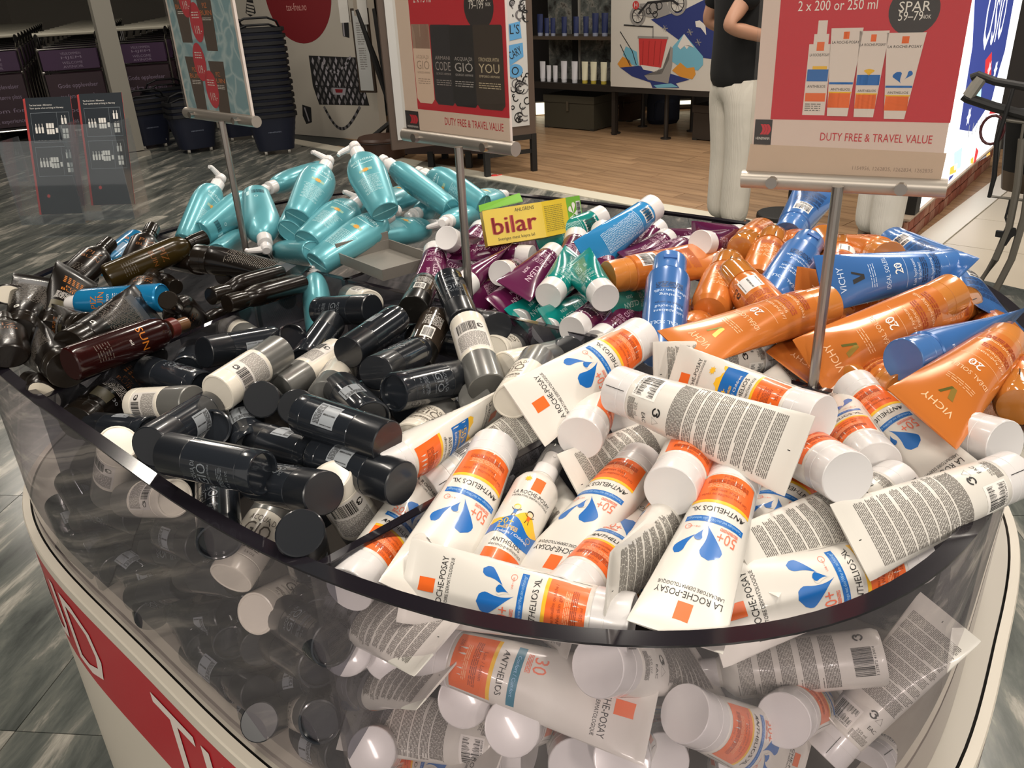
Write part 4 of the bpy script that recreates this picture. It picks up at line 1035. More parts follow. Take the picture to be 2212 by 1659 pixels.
    ('tube_brown', -0.5307, 0.9015, 0.9601, 0.1023, 0.9944, -0.0272, 0.815, -0.068, 0.576, 0.985, 'brown tube marked thirty seen through the long left divider', 2),
    ('bottle', -0.5821, 1.163, 0.9888, 0.6448, -0.7643, 0.0012, -0.623, -0.526, -0.579, 1.007, None, 2),
    ('bottle', -0.7132, 1.125, 0.9227, 0.7758, -0.6212, 0.1105, -0.33, -0.549, -0.768, 0.981, None, 2),
    ('bottle', -0.4745, 1.34, 0.9958, 0.1534, 0.9834, -0.0969, -0.118, -0.079, -0.99, 0.987, None, 2),
    ('bottle', -0.5574, 1.347, 0.9814, -0.7115, 0.6974, -0.0858, -0.069, 0.052, 0.996, 0.981, None, 2),
    ('bottle', -0.7737, 1.363, 0.9619, 0.8751, -0.4517, 0.1734, -0.033, 0.301, 0.953, 0.985, None, 2),
    ('bottle', -0.4776, 1.19, 0.9723, 0.1656, 0.9479, -0.2721, 0.614, -0.315, -0.724, 0.991, None, 2),
    ('bottle', -0.6065, 1.189, 0.9338, -0.1058, -0.9651, 0.2394, 0.243, -0.258, -0.935, 0.982, None, 2),
    ('bottle', -0.7588, 1.478, 0.9644, -0.1359, -0.9887, 0.0625, -0.35, 0.107, 0.93, 0.981, None, 2),
    ('bottle', -0.4558, 1.484, 0.9557, 0.5222, -0.8527, -0.0163, -0.845, -0.515, -0.144, 1.019, None, 2),
    ('pump', -0.2726, 1.598, 1.159, 0.3399, -0.8288, -0.4444, -0.169, -0.519, 0.838, 1.027, 'turquoise pump bottle on the very top of the heap, sun mark in front', 3),
    ('pump', -0.3299, 1.644, 1.127, -0.1652, -0.9278, -0.3345, 0.553, -0.368, 0.747, 1.027, 'turquoise pump bottle left of the topmost, broad face and base in view', 3),
    ('pump', -0.5789, 1.756, 1.083, -0.1873, -0.8693, -0.4574, 0.902, -0.337, 0.271, 1.02, 'leftmost turquoise pump bottle with white pump up', 3),
    ('pump', -0.5158, 1.788, 1.039, -0.3651, -0.9136, -0.1792, -0.929, 0.369, 0.014, 1.03, 'turquoise pump bottle with barcode leaning behind the left pole', 3),
    ('pump', -0.4195, 1.431, 1.012, -0.2753, 0.9104, 0.309, -0.075, 0.3, -0.951, 1.029, 'turquoise pump bottle upside down with pump towards the brown section', 3),
    ('pump', -0.4918, 1.716, 1.057, 0.4308, 0.9023, 0.0151, 0.284, -0.12, -0.951, 1.017, 'turquoise pump bottle lying with its pump turned left at the back', 3),
    ('pump', -0.2668, 1.583, 1.062, -0.3469, -0.9284, -0.1333, 0.37, -0.266, 0.89, 1.039, 'turquoise pump bottle on its side in the centre, base to the front', 3),
    ('pump', -0.1884, 1.5, 1.059, -0.644, -0.7199, -0.2588, 0.12, -0.429, 0.895, 1.031, 'turquoise pump bottle lying in front with pump right', 3),
    ('pump', -0.1274, 1.628, 0.992, -0.5926, -0.7972, 0.1152, 0.277, -0.067, 0.959, 1.024, 'turquoise pump bottle lying low with pump towards the middle pole', 3),
    ('pump', -0.1739, 1.775, 1.03, -0.3361, -0.9405, 0.0502, 0.147, 0, 0.989, 1.022, 'turquoise pump bottle behind, its white pump under the long slim side', 3),
    ('pump', -0.2337, 1.655, 1.121, 0.6866, -0.6203, -0.3792, -0.675, -0.351, -0.649, 1.028, 'turquoise pump bottle seen along its slim side right of the topmost', 3),
    ('pump', -0.1718, 1.714, 1.083, 0.6727, -0.7, -0.2397, -0.673, -0.713, 0.194, 1.027, 'turquoise pump bottle behind the middle pole', 3),
    ('pump', 0.0062, 1.776, 1.011, -0.4185, -0.9032, 0.0948, 0.213, 0.004, 0.977, 1.028, 'turquoise pump bottle farthest right with pump by the yellow box', 3),
    ('pump', -0.1097, 1.457, 1.039, 0.2698, 0.9482, -0.1678, 0.222, -0.231, -0.947, 0.988, 'turquoise pump bottle low by the divider, spout forward', 3),
    ('pump', -0.3726, 1.656, 1.048, -0.038, -0.9977, -0.0559, 0.683, -0.067, 0.727, 1.012, 'turquoise pump bottle under the broad faced one', 3),
    ('pump', -0.4365, 1.531, 0.9738, 0.5853, -0.7754, 0.2372, -0.38, -0.52, -0.765, 0.983, 'turquoise pump bottle below the front ones at the divider', 3),
    ('pump', -0.5502, 1.745, 0.9619, -0.02, -0.9969, 0.0758, -0.485, 0.076, 0.871, 0.984, 'turquoise pump bottle edge beside the left pole', 3),
    ('pump', -0.3295, 1.381, 0.993, 0.1871, -0.9365, -0.2966, -0.975, -0.214, 0.061, 1.019, 'turquoise pump bottle upright with clear cap seen through the divider', 3),
    ('pump', -0.2711, 1.447, 1.018, 0.3173, 0.9381, -0.1386, 0.662, -0.324, -0.676, 0.987, None, 3),
    ('pump', -0.5352, 1.688, 1.011, 0.6614, -0.7497, 0.0228, -0.624, -0.567, -0.537, 0.985, None, 3),
    ('pump', -0.184, 1.577, 1.022, 0.4198, 0.9063, -0.0494, 0.7, -0.358, -0.619, 0.985, None, 3),
    ('pump', -0.3281, 1.505, 1.039, 0.3031, 0.946, -0.1153, 0.663, -0.296, -0.687, 0.983, None, 3),
    ('tube_plum', 0.1582, 1.306, 1.054, -0.1861, -0.9505, -0.2489, -0.174, 0.281, -0.944, 1.009, 'plum tube with barcode standing cap up in front of the sky blue tube', 4),
    ('tube_plum', 0.116, 1.318, 1.041, -0.1819, -0.963, -0.199, -0.408, 0.258, -0.876, 1.018, 'plum tube left of the barcode one, white cap up', 4),
    ('tube_plum', -0.0925, 1.29, 1.059, 0.3074, 0.8328, -0.4603, 0.805, -0.486, -0.342, 0.988, 'plum tube with white cap facing out at the middle pole', 4),
    ('tube_plum', -0.1157, 1.334, 1.025, -0.0011, -0.9891, -0.1471, 0.195, -0.144, 0.97, 1.008, 'plum tube beside the grey tray, cap up', 4),
    ('tube_plum', 0.0424, 1.283, 1.022, -0.9044, 0.4267, -0.0043, -0.088, -0.178, 0.98, 0.982, 'plum tube lying level with white cap to the right under the yellow box', 4),
    ('tube_plum', -0.0412, 1.47, 1.02, -0.2105, -0.975, -0.0715, 0.548, -0.178, 0.818, 1.007, 'plum tube directly under the left end of the yellow box', 4),
    ('tube_plum', -0.0097, 1.184, 1.031, 0.379, 0.8866, -0.2652, -0.768, 0.141, -0.625, 0.984, 'plum tube with round white cap facing forward in the centre', 4),
    ('tube_plum', 0.0038, 1.27, 0.9905, -0.4313, -0.9011, 0.0444, -0.855, 0.393, -0.338, 0.986, 'plum tube with barcode below the round facing cap', 4),
    ('tube_plum', 0.076, 1.262, 1.033, -0.4814, -0.8694, -0.1115, 0.346, -0.305, 0.887, 1.01, 'glossy plum tube leaning left under the box corner', 4),
    ('tube_plum', 0.0416, 1.246, 1.003, -0.3774, -0.9246, -0.0514, 0.608, -0.289, 0.74, 1.016, 'plum tube with name readable left of the teal caps', 4),
    ('tube_plum', -0.0685, 1.164, 1.016, 0.4453, 0.8894, 0.1035, 0.622, -0.224, -0.751, 1.017, 'plum tube edge with its crimp up near the pole', 4),
    ('tube_plum', 0.2595, 1.375, 1.034, -0.6307, -0.7489, -0.2033, -0.291, -0.015, 0.957, 1.014, 'plum tube with shiny edge under the sky blue tube', 4),
    ('tube_plum', 0.2655, 1.331, 1.026, -0.5358, -0.8444, 0.0013, 0.438, -0.277, 0.855, 1, 'plum tube second behind the sky blue tube', 4),
    ('tube_plum', 0.2984, 1.298, 1.021, -0.6926, -0.7052, 0.1516, 0.009, 0.201, 0.979, 0.992, 'plum tube lying flat along the orange tube', 4),
    ('tube_plum', 0.2888, 1.198, 1.058, 0.6256, 0.7258, -0.2861, 0.767, -0.639, 0.056, 0.991, 'plum tube with large round white cap facing forward beside the orange tubes', 4),
    ('tube_plum', 0.4086, 1.409, 1.004, -0.7483, -0.6392, 0.1777, 0.663, -0.713, 0.227, 0.987, 'plum tube farthest right with white cap by the glass wall', 4),
    ('tube_plum', 0.3342, 1.447, 0.9919, -0.5464, -0.819, 0.1753, 0.819, -0.479, 0.316, 0.986, 'plum tube behind the large round white cap', 4),
    ('tube_plum', 0.0828, 1.027, 0.9984, 0.5135, 0.8557, -0.0639, -0.347, 0.139, -0.928, 0.988, 'plum tube with cap against the divider below the teal ones', 4),
    ('tube_plum', 0.1156, 1.017, 0.9821, 0.5459, 0.8374, 0.0271, 0.579, -0.401, 0.71, 1.015, 'plum tube next to the standing blue bottle', 4),
    ('tube_plum', 0.0572, 1.077, 0.9555, -0.4899, 0.8674, -0.0868, -0.75, -0.368, 0.55, 0.987, 'plum tube seen through the long divider', 4),
    ('tube_plum', 0.0484, 1.069, 0.9823, 0.3738, 0.8945, -0.2451, 0.872, -0.248, 0.423, 0.985, 'white tube cap behind the long divider', 4),
    ('tube_plum', 0.0104, 1.122, 0.9756, 0.2552, 0.9391, -0.2301, 0.845, -0.101, 0.526, 0.993, 'second white tube cap behind the long divider', 4),
    ('tube_teal', 0.0564, 1.099, 1.022, 0.4017, 0.9109, 0.0942, 0.539, -0.318, 0.779, 1.015, 'teal tube with round white cap facing forward, left of its twin', 4),
    ('tube_teal', 0.1305, 1.05, 1.033, -0.2091, 0.9749, 0.077, -0.575, -0.186, 0.797, 1.015, 'teal tube with round white cap facing right, crimp under the barcode tube', 4),
    ('tube_teal', 0.0718, 1.239, 0.9824, -0.41, -0.9117, -0.0269, 0.618, -0.299, 0.727, 1.016, 'teal tube lying under the two facing white caps', 4),
    ('tube_teal', 0.1134, 1.182, 0.978, -0.433, -0.8949, 0.1084, 0.741, -0.285, 0.607, 0.983, 'teal tube low near the divider', 4),
    ('tube_teal', 0.1683, 1.397, 1.053, -0.7947, -0.5754, -0.1936, -0.51, 0.806, -0.3, 1.016, 'teal tube with barcode behind the sky blue tube', 4),
    ('tube_teal', 0.2123, 1.189, 0.9815, -0.5164, -0.8318, 0.2036, 0.819, -0.41, 0.401, 0.983, 'teal tube tip beside the standing blue bottle', 4),
    ('tube_sky', 0.2404, 1.319, 1.085, -0.6959, -0.6721, -0.2529, -0.532, 0.719, -0.447, 1.013, 'sky blue tube with white cap and barcode lying across the plum tubes', 4),
    ('tube_plum', -0.0739, 1.348, 0.9725, 0.3444, -0.9354, 0.0797, -0.727, -0.212, 0.653, 0.991, None, 4),
    ('tube_plum', 0.0654, 1.319, 0.9751, 0.3523, -0.9323, 0.0823, -0.799, -0.254, 0.544, 0.989, None, 4),
    ('tube_plum', 0.16, 1.168, 1.021, 0.4935, 0.8167, -0.299, 0.868, -0.482, 0.117, 0.98, None, 4),
    ('tube_plum', 0.1603, 1.343, 1.01, 0.5771, 0.8036, -0.1456, 0.794, -0.51, 0.332, 0.988, None, 4),
    ('tube_plum', -0.0089, 1.399, 1.01, 0.5001, 0.8534, -0.1469, 0.844, -0.443, 0.301, 0.987, None, 4),
    ('tube_plum', -0.1283, 1.465, 0.9711, 0.5067, -0.8621, 0.0075, -0.71, -0.412, 0.571, 0.987, None, 4),
    ('tube_plum', 0.0017, 1.229, 0.9628, 0.4647, -0.8855, -0.0017, -0.69, -0.364, 0.626, 0.987, None, 4),
    ('tube_plum', 0.2637, 1.397, 0.9725, 0.3625, -0.9083, 0.2087, -0.92, -0.314, 0.233, 0.991, None, 4),
    ('tube_plum', 0.1216, 1.196, 0.9385, 0.3241, -0.9134, 0.2462, -0.909, -0.228, 0.35, 0.991, None, 4),
    ('tube_orange', 0.5293, 0.929, 1.063, -0.8854, -0.4025, -0.2327, 0.172, -0.748, 0.641, 1.016, 'large orange tube lying right of the pole, number twenty readable', 5),
    ('tube_orange', 0.3845, 0.9342, 1.054, -0.9145, -0.402, -0.0459, 0.045, -0.213, 0.976, 1.016, 'large orange tube lying left of the pole over the divider', 5),
    ('tube_orange', 0.5359, 0.8231, 1.042, -0.7262, -0.6873, -0.0163, 0.336, -0.375, 0.864, 1.018, 'orange tube hanging over the divider at the right with gold mark near its crimp', 5),
    ('tube_orange', 0.1408, 1.113, 1.04, 0.908, 0.4184, -0.0218, -0.22, 0.431, -0.875, 0.982, 'orange tube pointing its beige cap at the teal tubes', 5),
    ('bottle_orange', 0.3182, 1.14, 1.046, -0.3877, -0.9135, -0.1232, 0.215, -0.22, 0.952, 1.017, 'orange bottle with round base forward beside the blue after-sun bottle', 5),
    ('bottle_orange', 0.3016, 1.067, 1.057, 0.1522, -0.9761, -0.1554, 0.574, 0.215, -0.79, 1.011, 'orange bottle with barcode and clear cap in the middle', 5),
    ('bottle_orange', 0.347, 1.191, 1.046, 0.4952, 0.8651, -0.0798, 0.656, -0.312, 0.687, 0.985, 'orange bottle with hollow cap facing forward at the back', 5),
    ('bottle_orange', 0.412, 1.239, 1.049, -0.4133, -0.9007, -0.1339, 0.177, -0.224, 0.958, 1.018, 'orange bottle leaning behind the left blue bottle', 5),
    ('bottle_blue', 0.2219, 1.082, 1.071, -0.2211, -0.9169, -0.3324, -0.025, -0.335, 0.942, 1.02, 'blue after-sun bottle standing at the divider corner', 5),
    ('bottle_blue', 0.442, 1.169, 1.062, -0.5555, -0.8096, -0.1898, 0.279, -0.397, 0.875, 1.011, 'blue after-sun bottle leaning in the middle of the orange heap', 5),
    ('tube_blue', 0.4336, 1.244, 1.048, 0.5301, 0.827, 0.1872, -0.219, 0.347, -0.912, 1.014, 'blue tube with barcode sticking up behind the right pole', 5),
    ('tube_blue', 0.581, 1.204, 1.043, -0.0459, -0.9981, 0.0417, 0.744, -0.062, -0.665, 0.988, 'blue tube with ribbed cap at the top right of the heap', 5),
    ('tube_blue', 0.5867, 1.048, 1.055, -0.959, -0.2826, 0.0225, 0.25, -0.807, 0.536, 0.986, 'large blue tube lying across the orange bottles towards the pole', 5),
    ('tube_blue', 0.636, 1.133, 1.008, -0.1681, -0.9834, 0.0684, -0.457, 0.016, -0.889, 0.983, 'dark blue tube edge against the right glass wall', 5),
    ('tube_blue', 0.4017, 0.772, 1.052, 0.8397, 0.5339, -0.0996, 0.444, -0.78, -0.44, 0.987, 'blue tube with round cap facing forward over the orange tubes', 5),
    ('bottle_orange', 0.4604, 1.174, 1.065, 0.4208, 0.7274, -0.5421, 0.146, -0.644, -0.751, 0.989, 'orange bottle top hidden behind the right pole', 5),
    ('bottle_orange', 0.5, 1.194, 1.041, -0.3866, -0.9222, -0.0096, -0.158, 0.077, -0.984, 1.017, 'orange bottle with small barcode right of the pole', 5),
    ('tube_orange', 0.5134, 1.069, 1.062, 0.0474, 0.9869, -0.1544, 0.38, 0.125, 0.917, 0.983, 'orange tube edge wrapped in clear film at the back', 5),
    ('bottle_orange', 0.5005, 1.114, 1.052, 0.4469, 0.7307, -0.5161, 0.139, -0.627, -0.767, 0.988, 'orange cap beside the large blue tube', 5),
    ('bottle_orange', 0.5869, 0.9945, 1.024, -0.7327, -0.6659, 0.1406, 0.612, -0.554, 0.564, 0.983, 'orange bottle end behind the large right orange tube', 5),
    ('bottle_orange', 0.6158, 1, 0.9964, -0.3527, -0.9252, 0.1397, -0.566, 0.33, 0.755, 0.984, 'orange bottle under the blue tube tip at the right wall', 5),
    ('bottle_orange', 0.4989, 0.721, 1.018, 0.5097, 0.8602, -0.0128, -0.128, 0.091, 0.988, 0.992, 'orange bottle with round clear cap at the far right edge', 5),
    ('tube_orange', 0.41, 0.7668, 1.016, 0.064, 0.9689, -0.2391, -0.493, 0.239, 0.837, 0.981, 'orange tube in shadow under the blue capped tube', 5),
    ('tube_orange', 0.4374, 1.026, 0.9955, -0.5525, -0.832, 0.05, 0.426, -0.231, 0.875, 0.988, 'orange tube crimp under the left large orange tube', 5),
    ('bottle_orange', 0.2976, 1.081, 0.9817, -0.5209, -0.8274, 0.21, 0.776, -0.357, 0.52, 0.987, 'orange bottle in shadow beside the standing blue bottle', 5),
    ('tube_orange', 0.443, 1.167, 1.048, 0.0291, 0.9858, -0.1654, 0.391, 0.141, 0.909, 0.981, 'orange tube tip behind the leaning blue bottle', 5),
    ('tube_orange', 0.5621, 1.088, 0.989, -0.9068, -0.3569, 0.2243, 0.407, -0.879, 0.249, 0.984, 'orange tube with gold mark behind the pole', 5),
    ('bottle_orange', 0.3747, 0.8325, 0.9997, 0.5529, 0.6664, -0.5002, 0.639, -0.724, -0.259, 0.983, 'orange clear cap low behind the pole foot', 5),
    ('bottle_orange', 0.3336, 1.17, 0.982, -0.5501, -0.8279, 0.1097, 0.679, -0.366, 0.637, 0.983, None, 5),
    ('bottle_orange', 0.4788, 1.074, 1.009, 0.7319, 0.6755, -0.0894, 0.599, -0.576, 0.557, 0.984, None, 5),
    ('bottle_orange', 0.3127, 0.9615, 1.009, -0.0468, 0.9663, -0.2533, -0.919, 0.058, 0.39, 0.987, None, 5),
    ('bottle_orange', 0.4734, 0.975, 0.9819, 0.0674, -0.9792, 0.1913, -0.911, 0.018, 0.413, 0.981, None, 5),
    ('bottle_orange', 0.4933, 0.8093, 0.9959, 0.7362, 0.6231, -0.2641, 0.661, -0.577, 0.48, 0.991, None, 5),
    ('bottle_orange', 0.6217, 1.026, 0.966, -0.6919, -0.6543, 0.3053, 0.72, -0.654, 0.23, 0.992, None, 5),
    ('bottle_orange', 0.3996, 1.129, 1.021, 0.7082, 0.6577, -0.2569, 0.704, -0.683, 0.192, 0.984, None, 5),
    ('bottle_orange', 0.4306, 1.339, 0.9976, -0.6485, -0.7582, 0.0675, 0.671, -0.527, 0.522, 0.986, None, 5),
    ('bottle_orange', 0.593, 1.298, 0.9862, 0.0078, -0.9771, 0.2126, -0.971, 0.043, 0.234, 0.99, None, 5),
    ('bottle_orange', 0.5896, 0.9064, 0.9302, -0.6874, -0.6874, 0.2345, 0.614, -0.377, 0.694, 0.983, None, 5),
    ('bottle_orange', 0.4321, 0.8126, 0.9747, 0.08, 0.9313, -0.3553, -0.94, 0.189, 0.285, 0.991, None, 5),
    ('bottle_orange', 0.2381, 1.133, 0.9425, 0.1582, -0.9632, 0.2173, -0.881, -0.038, 0.472, 0.988, None, 5),
    ('bottle_orange', 0.3333, 1.052, 0.9216, 0.0776, -0.9363, 0.3426, -0.967, 0.013, 0.255, 0.992, None, 5),
]


def place(kind, p, w_, fr, sc, label, grp):
    o = copy_tree(PROTO[kind]) if kind in USED else PROTO[kind]
    USED.add(kind)
    zx = Vector(w_).normalized()
    yx = -(Vector(fr) - zx * Vector(fr).dot(zx)).normalized()
    xx = yx.cross(zx)
    o.matrix_world = Matrix(((xx.x * sc, yx.x * sc, zx.x * sc, p[0]), (xx.y * sc, yx.y * sc, zx.y * sc, p[1]), (xx.z * sc, yx.z * sc, zx.z * sc, p[2]), (0, 0, 0, 1)))
    o['label'] = label
    o['category'] = CATS.get(kind, 'deodorant')
    o['group'] = GROUPS[grp]
    return o


USED = set()
# lettering is cut while the scene is still small
for _k in MAKERS:
    PROTO[_k] = MAKERS[_k]()


# ------------------------------------------------------------------ floor
def noise_floor(name, base, vein, rot, rough=0.22):
    m = bpy.data.materials.new(name)
    m.use_nodes = True
    nt = m.node_tree
    b = nt.nodes['Principled BSDF']
    tc = nt.nodes.new('ShaderNodeTexCoord')
    mp = nt.nodes.new('ShaderNodeMapping')
    mp.inputs['Rotation'].default_value = (0, 0, rot)
    mp2 = nt.nodes.new('ShaderNodeMapping')
    mp2.inputs['Scale'].default_value = (1.0, 0.19, 1.0)
    nt.links.new(tc.outputs['Object'], mp.inputs[0])
    nt.links.new(mp.outputs[0], mp2.inputs[0])
    n1 = nt.nodes.new('ShaderNodeTexNoise')
    n1.inputs['Scale'].default_value = 8.5
    n1.inputs['Detail'].default_value = 10.0
    n1.inputs['Roughness'].default_value = 0.66
    n1.inputs['Distortion'].default_value = 0.35
    nt.links.new(mp2.outputs[0], n1.inputs[0])
    r = nt.nodes.new('ShaderNodeValToRGB')
    cr = r.color_ramp
    cr.elements[0].position, cr.elements[0].color = 0.34, (*lin(base), 1)
    cr.elements[1].position, cr.elements[1].color = 0.47, (*lin('5c605c'), 1)
    e = cr.elements.new(0.54)
    e.color = (*lin('6e706a'), 1)
    e = cr.elements.new(0.575)
    e.color = (*lin('8e8c84'), 1)
    e = cr.elements.new(0.66)
    e.color = (*lin(vein), 1)
    nt.links.new(n1.outputs[0], r.inputs[0])
    # per tile offset so veins break at joints
    oi = nt.nodes.new('ShaderNodeObjectInfo')
    mul = nt.nodes.new('ShaderNodeVectorMath')
    mul.operation = 'MULTIPLY_ADD'
    cmb = nt.nodes.new('ShaderNodeCombineXYZ')
    nt.links.new(oi.outputs['Random'], cmb.inputs[2])
    mul.inputs[1].default_value = (1, 1, 40)
    nt.links.new(cmb.outputs[0], mul.inputs[0])
    nt.links.new(mp2.outputs[0], mul.inputs[2])
    nt.links.new(mul.outputs[0], n1.inputs[0])
    nt.links.new(r.outputs[0], b.inputs['Base Color'])
    b.inputs['Roughness'].default_value = rough
    return m


def wood(name, c0, c1, scale=(1.2, 14, 1), rough=0.42):
    m = bpy.data.materials.new(name)
    m.use_nodes = True
    nt = m.node_tree
    b = nt.nodes['Principled BSDF']
    tc = nt.nodes.new('ShaderNodeTexCoord')
    mp = nt.nodes.new('ShaderNodeMapping')
    mp.inputs['Scale'].default_value = scale
    n1 = nt.nodes.new('ShaderNodeTexNoise')
    n1.inputs['Scale'].default_value = 2.2
    n1.inputs['Detail'].default_value = 6
    r = nt.nodes.new('ShaderNodeValToRGB')
    r.color_ramp.elements[0].position, r.color_ramp.elements[0].color = 0.3, (*lin(c0), 1)
    r.color_ramp.elements[1].position, r.color_ramp.elements[1].color = 0.7, (*lin(c1), 1)
    oi = nt.nodes.new('ShaderNodeObjectInfo')
    hsv = nt.nodes.new('ShaderNodeHueSaturation')
    mr = nt.nodes.new('ShaderNodeMapRange')
    mr.inputs[3].default_value, mr.inputs[4].default_value = 0.86, 1.1
    nt.links.new(oi.outputs['Random'], mr.inputs[0])
    nt.links.new(mr.outputs[0], hsv.inputs['Value'])
    nt.links.new(tc.outputs['Object'], mp.inputs[0])
    nt.links.new(mp.outputs[0], n1.inputs[0])
    nt.links.new(n1.outputs[0], r.inputs[0])
    nt.links.new(r.outputs[0], hsv.inputs['Color'])
    nt.links.new(hsv.outputs[0], b.inputs['Base Color'])
    b.inputs['Roughness'].default_value = rough
    return m


def clip(poly, p0, n):
    """keep the part of a polygon where (p-p0).n >= 0"""
    out = []
    for i in range(len(poly)):
        a, b = np.array(poly[i]), np.array(poly[(i + 1) % len(poly)])
        da, db = (a - p0) @ n, (b - p0) @ n
        if da >= 0:
            out.append(tuple(a))
        if (da >= 0) != (db >= 0):
            out.append(tuple(a + (b - a) * da / (da - db)))
    return out


def area(poly):
    return abs(sum(poly[i][0] * poly[(i + 1) % len(poly)][1] - poly[(i + 1) % len(poly)][0] * poly[i][1] for i in range(len(poly)))) / 2


def sheet(poly, z0, z1, m):
    mb = MB()
    mb.prism(poly, z0, z1, m)
    return mb


# corner where the wooden shop floor, the marble and the pale tiles meet
KN = np.array([2.20, 4.20])
A1 = np.array([-0.92, 7.60])
A2 = np.array([1.05, 5.47])
u1 = (A2 - A1) / np.linalg.norm(A2 - A1)
n1 = np.array([-u1[1], u1[0]])
if n1[1] < 0:
    n1 = -n1
B1 = np.array([2.03, 4.00])
B2 = np.array([3.27, 5.40])
u2 = (B2 - B1) / np.linalg.norm(B2 - B1)
n2 = np.array([-u2[1], u2[0]])          # towards the shop
C1 = np.array([2.24, 3.96])
uc = np.array([0.60, -0.80])
nc = np.array([0.80, 0.60])

GROUT = mat('dark_grout', '3b3d3b', 0.7)
floor = link('floor', sheet([(-10.5, -2.5), (6, -2.5), (9, 19.6), (-10.5, 19.6)], -0.06, -0.006, GROUT).mesh('floor', 0), kind='structure')
MARBLE = noise_floor('grey_marble', '3c403e', 'b9b5aa', math.radians(10))
ang = math.radians(-7)
ta, tb = np.array([math.cos(ang), math.sin(ang)]), np.array([-math.sin(ang), math.cos(ang)])
org = np.array([-1.118, 1.327])
TW, TL = 0.60, 0.90
for i in range(-16, 9):
    for j in range(-4, 20):
        c0 = org + ta * TW * i + tb * TL * j
        q_ = [tuple(c0 + ta * (TW if k in (1, 2) else 0.0025) + tb * (TL if k in (2, 3) else 0.0025)) for k in range(4)]
        # left of the white strip and before the pale tiles
        if max((np.array(p) - A1) @ n1 for p in q_) > 0 and max((np.array(p) - B1) @ n2 for p in q_) > 0:
            # may touch the shop: keep only what lies before the strip
            q_ = clip(q_, A1, -n1)
        if len(q_) > 2 and max((np.array(p) - C1) @ nc for p in q_) > 0:
            q_ = clip(q_, C1, -nc)
        if len(q_) < 3 or area(q_) < 0.02:
            continue
        cx_ = np.mean([p[0] for p in q_]), np.mean([p[1] for p in q_])
        if cx_[1] < -1.2 or cx_[0] > 4.5 or cx_[0] < -9.5 or cx_[1] > 18 or (cx_[1] > 10 and cx_[0] > -1):
            continue
        if math.hypot(cx_[0], cx_[1]) > 9 and (i + j) % 2 == 99:
            continue
        sheet(q_, -0.006, random.uniform(-0.0006, 0.0), MARBLE).build('marble_tile', floor, 0)

# wooden boards of the shop
OAK = wood('oak_boards', '8f7054', 'b5936f', (1.2, 12, 1), 0.38)
pu, pv = u1, n1
rows = 0
for r_ in range(0, 36):
    off = random.uniform(0, 1.2)
    for k in range(-5, 8):
        s0 = k * 1.25 + off - 0.6
        a0 = A1 + pu * s0 + pv * (0.06 + r_ * 0.145)
        q_ = [tuple(a0 + pu * x + pv * y) for x, y in ((0.002, 0.002), (1.248, 0.002), (1.248, 0.143), (0.002, 0.143))]
        q_ = clip(q_, B1, n2)
        if len(q_) < 3 or area(q_) < 0.01:
            continue
        c = np.mean(np.array(q_), 0)
        if c[1] > 10.6 or c[0] < -1.6 or c[0] > 4.6 or rows > 285:
            continue
        rows += 1
        mb = MB()
        rel = [((np.array(p) - c) @ pu, (np.array(p) - c) @ pv) for p in q_]
        mb.prism(rel, -0.006, 0.0, OAK)
        o = mb.build('floor_board', floor, 0)
        o.location = (c[0], c[1], 0)
        o.rotation_euler = (0, 0, math.atan2(pu[1], pu[0]))
STRIPM = mat('cream_threshold', 'e2dcc9', 0.4)
e0 = A1 - u1 * 2.2
mb = MB()
mb.prism([tuple(e0), tuple(KN), tuple(KN + n1 * 0.16), tuple(e0 + n1 * 0.16)], -0.004, 0.006, STRIPM)
link('trim_1', mb.mesh('trim', 0), kind='structure')
mb = MB()
f0 = B1 + u2 * 0.15
f1 = B1 + u2 * 4.2
mb.prism([tuple(f0), tuple(f1), tuple(f1 + n2 * 0.15), tuple(f0 + n2 * 0.15)], -0.004, 0.008, mat('cream_threshold2', 'efe9dc', 0.35))
link('trim_2', mb.mesh('trim', 0), kind='structure')
PALE = noise_floor('pale_tile', 'd8cbb6', 'e0d6c4', 0.3, 0.3)
PALE = mat('pale_tile_plain', 'd9cdb9', 0.3)
for i in range(0, 7):
    for j in range(0, 8):
        c0 = B1 + u2 * 0.62 * (j - 1) - n2 * 0.62 * (i)
        q_ = [tuple(c0 + u2 * x - n2 * y) for x, y in ((0.003, 0.003), (0.617, 0.003), (0.617, 0.617), (0.003, 0.617))]
        q_ = clip(q_, C1, nc)
        if len(q_) < 3 or area(q_) < 0.02:
            continue
        sheet(q_, -0.006, 0.0, PALE).build('pale_tile', floor, 0)

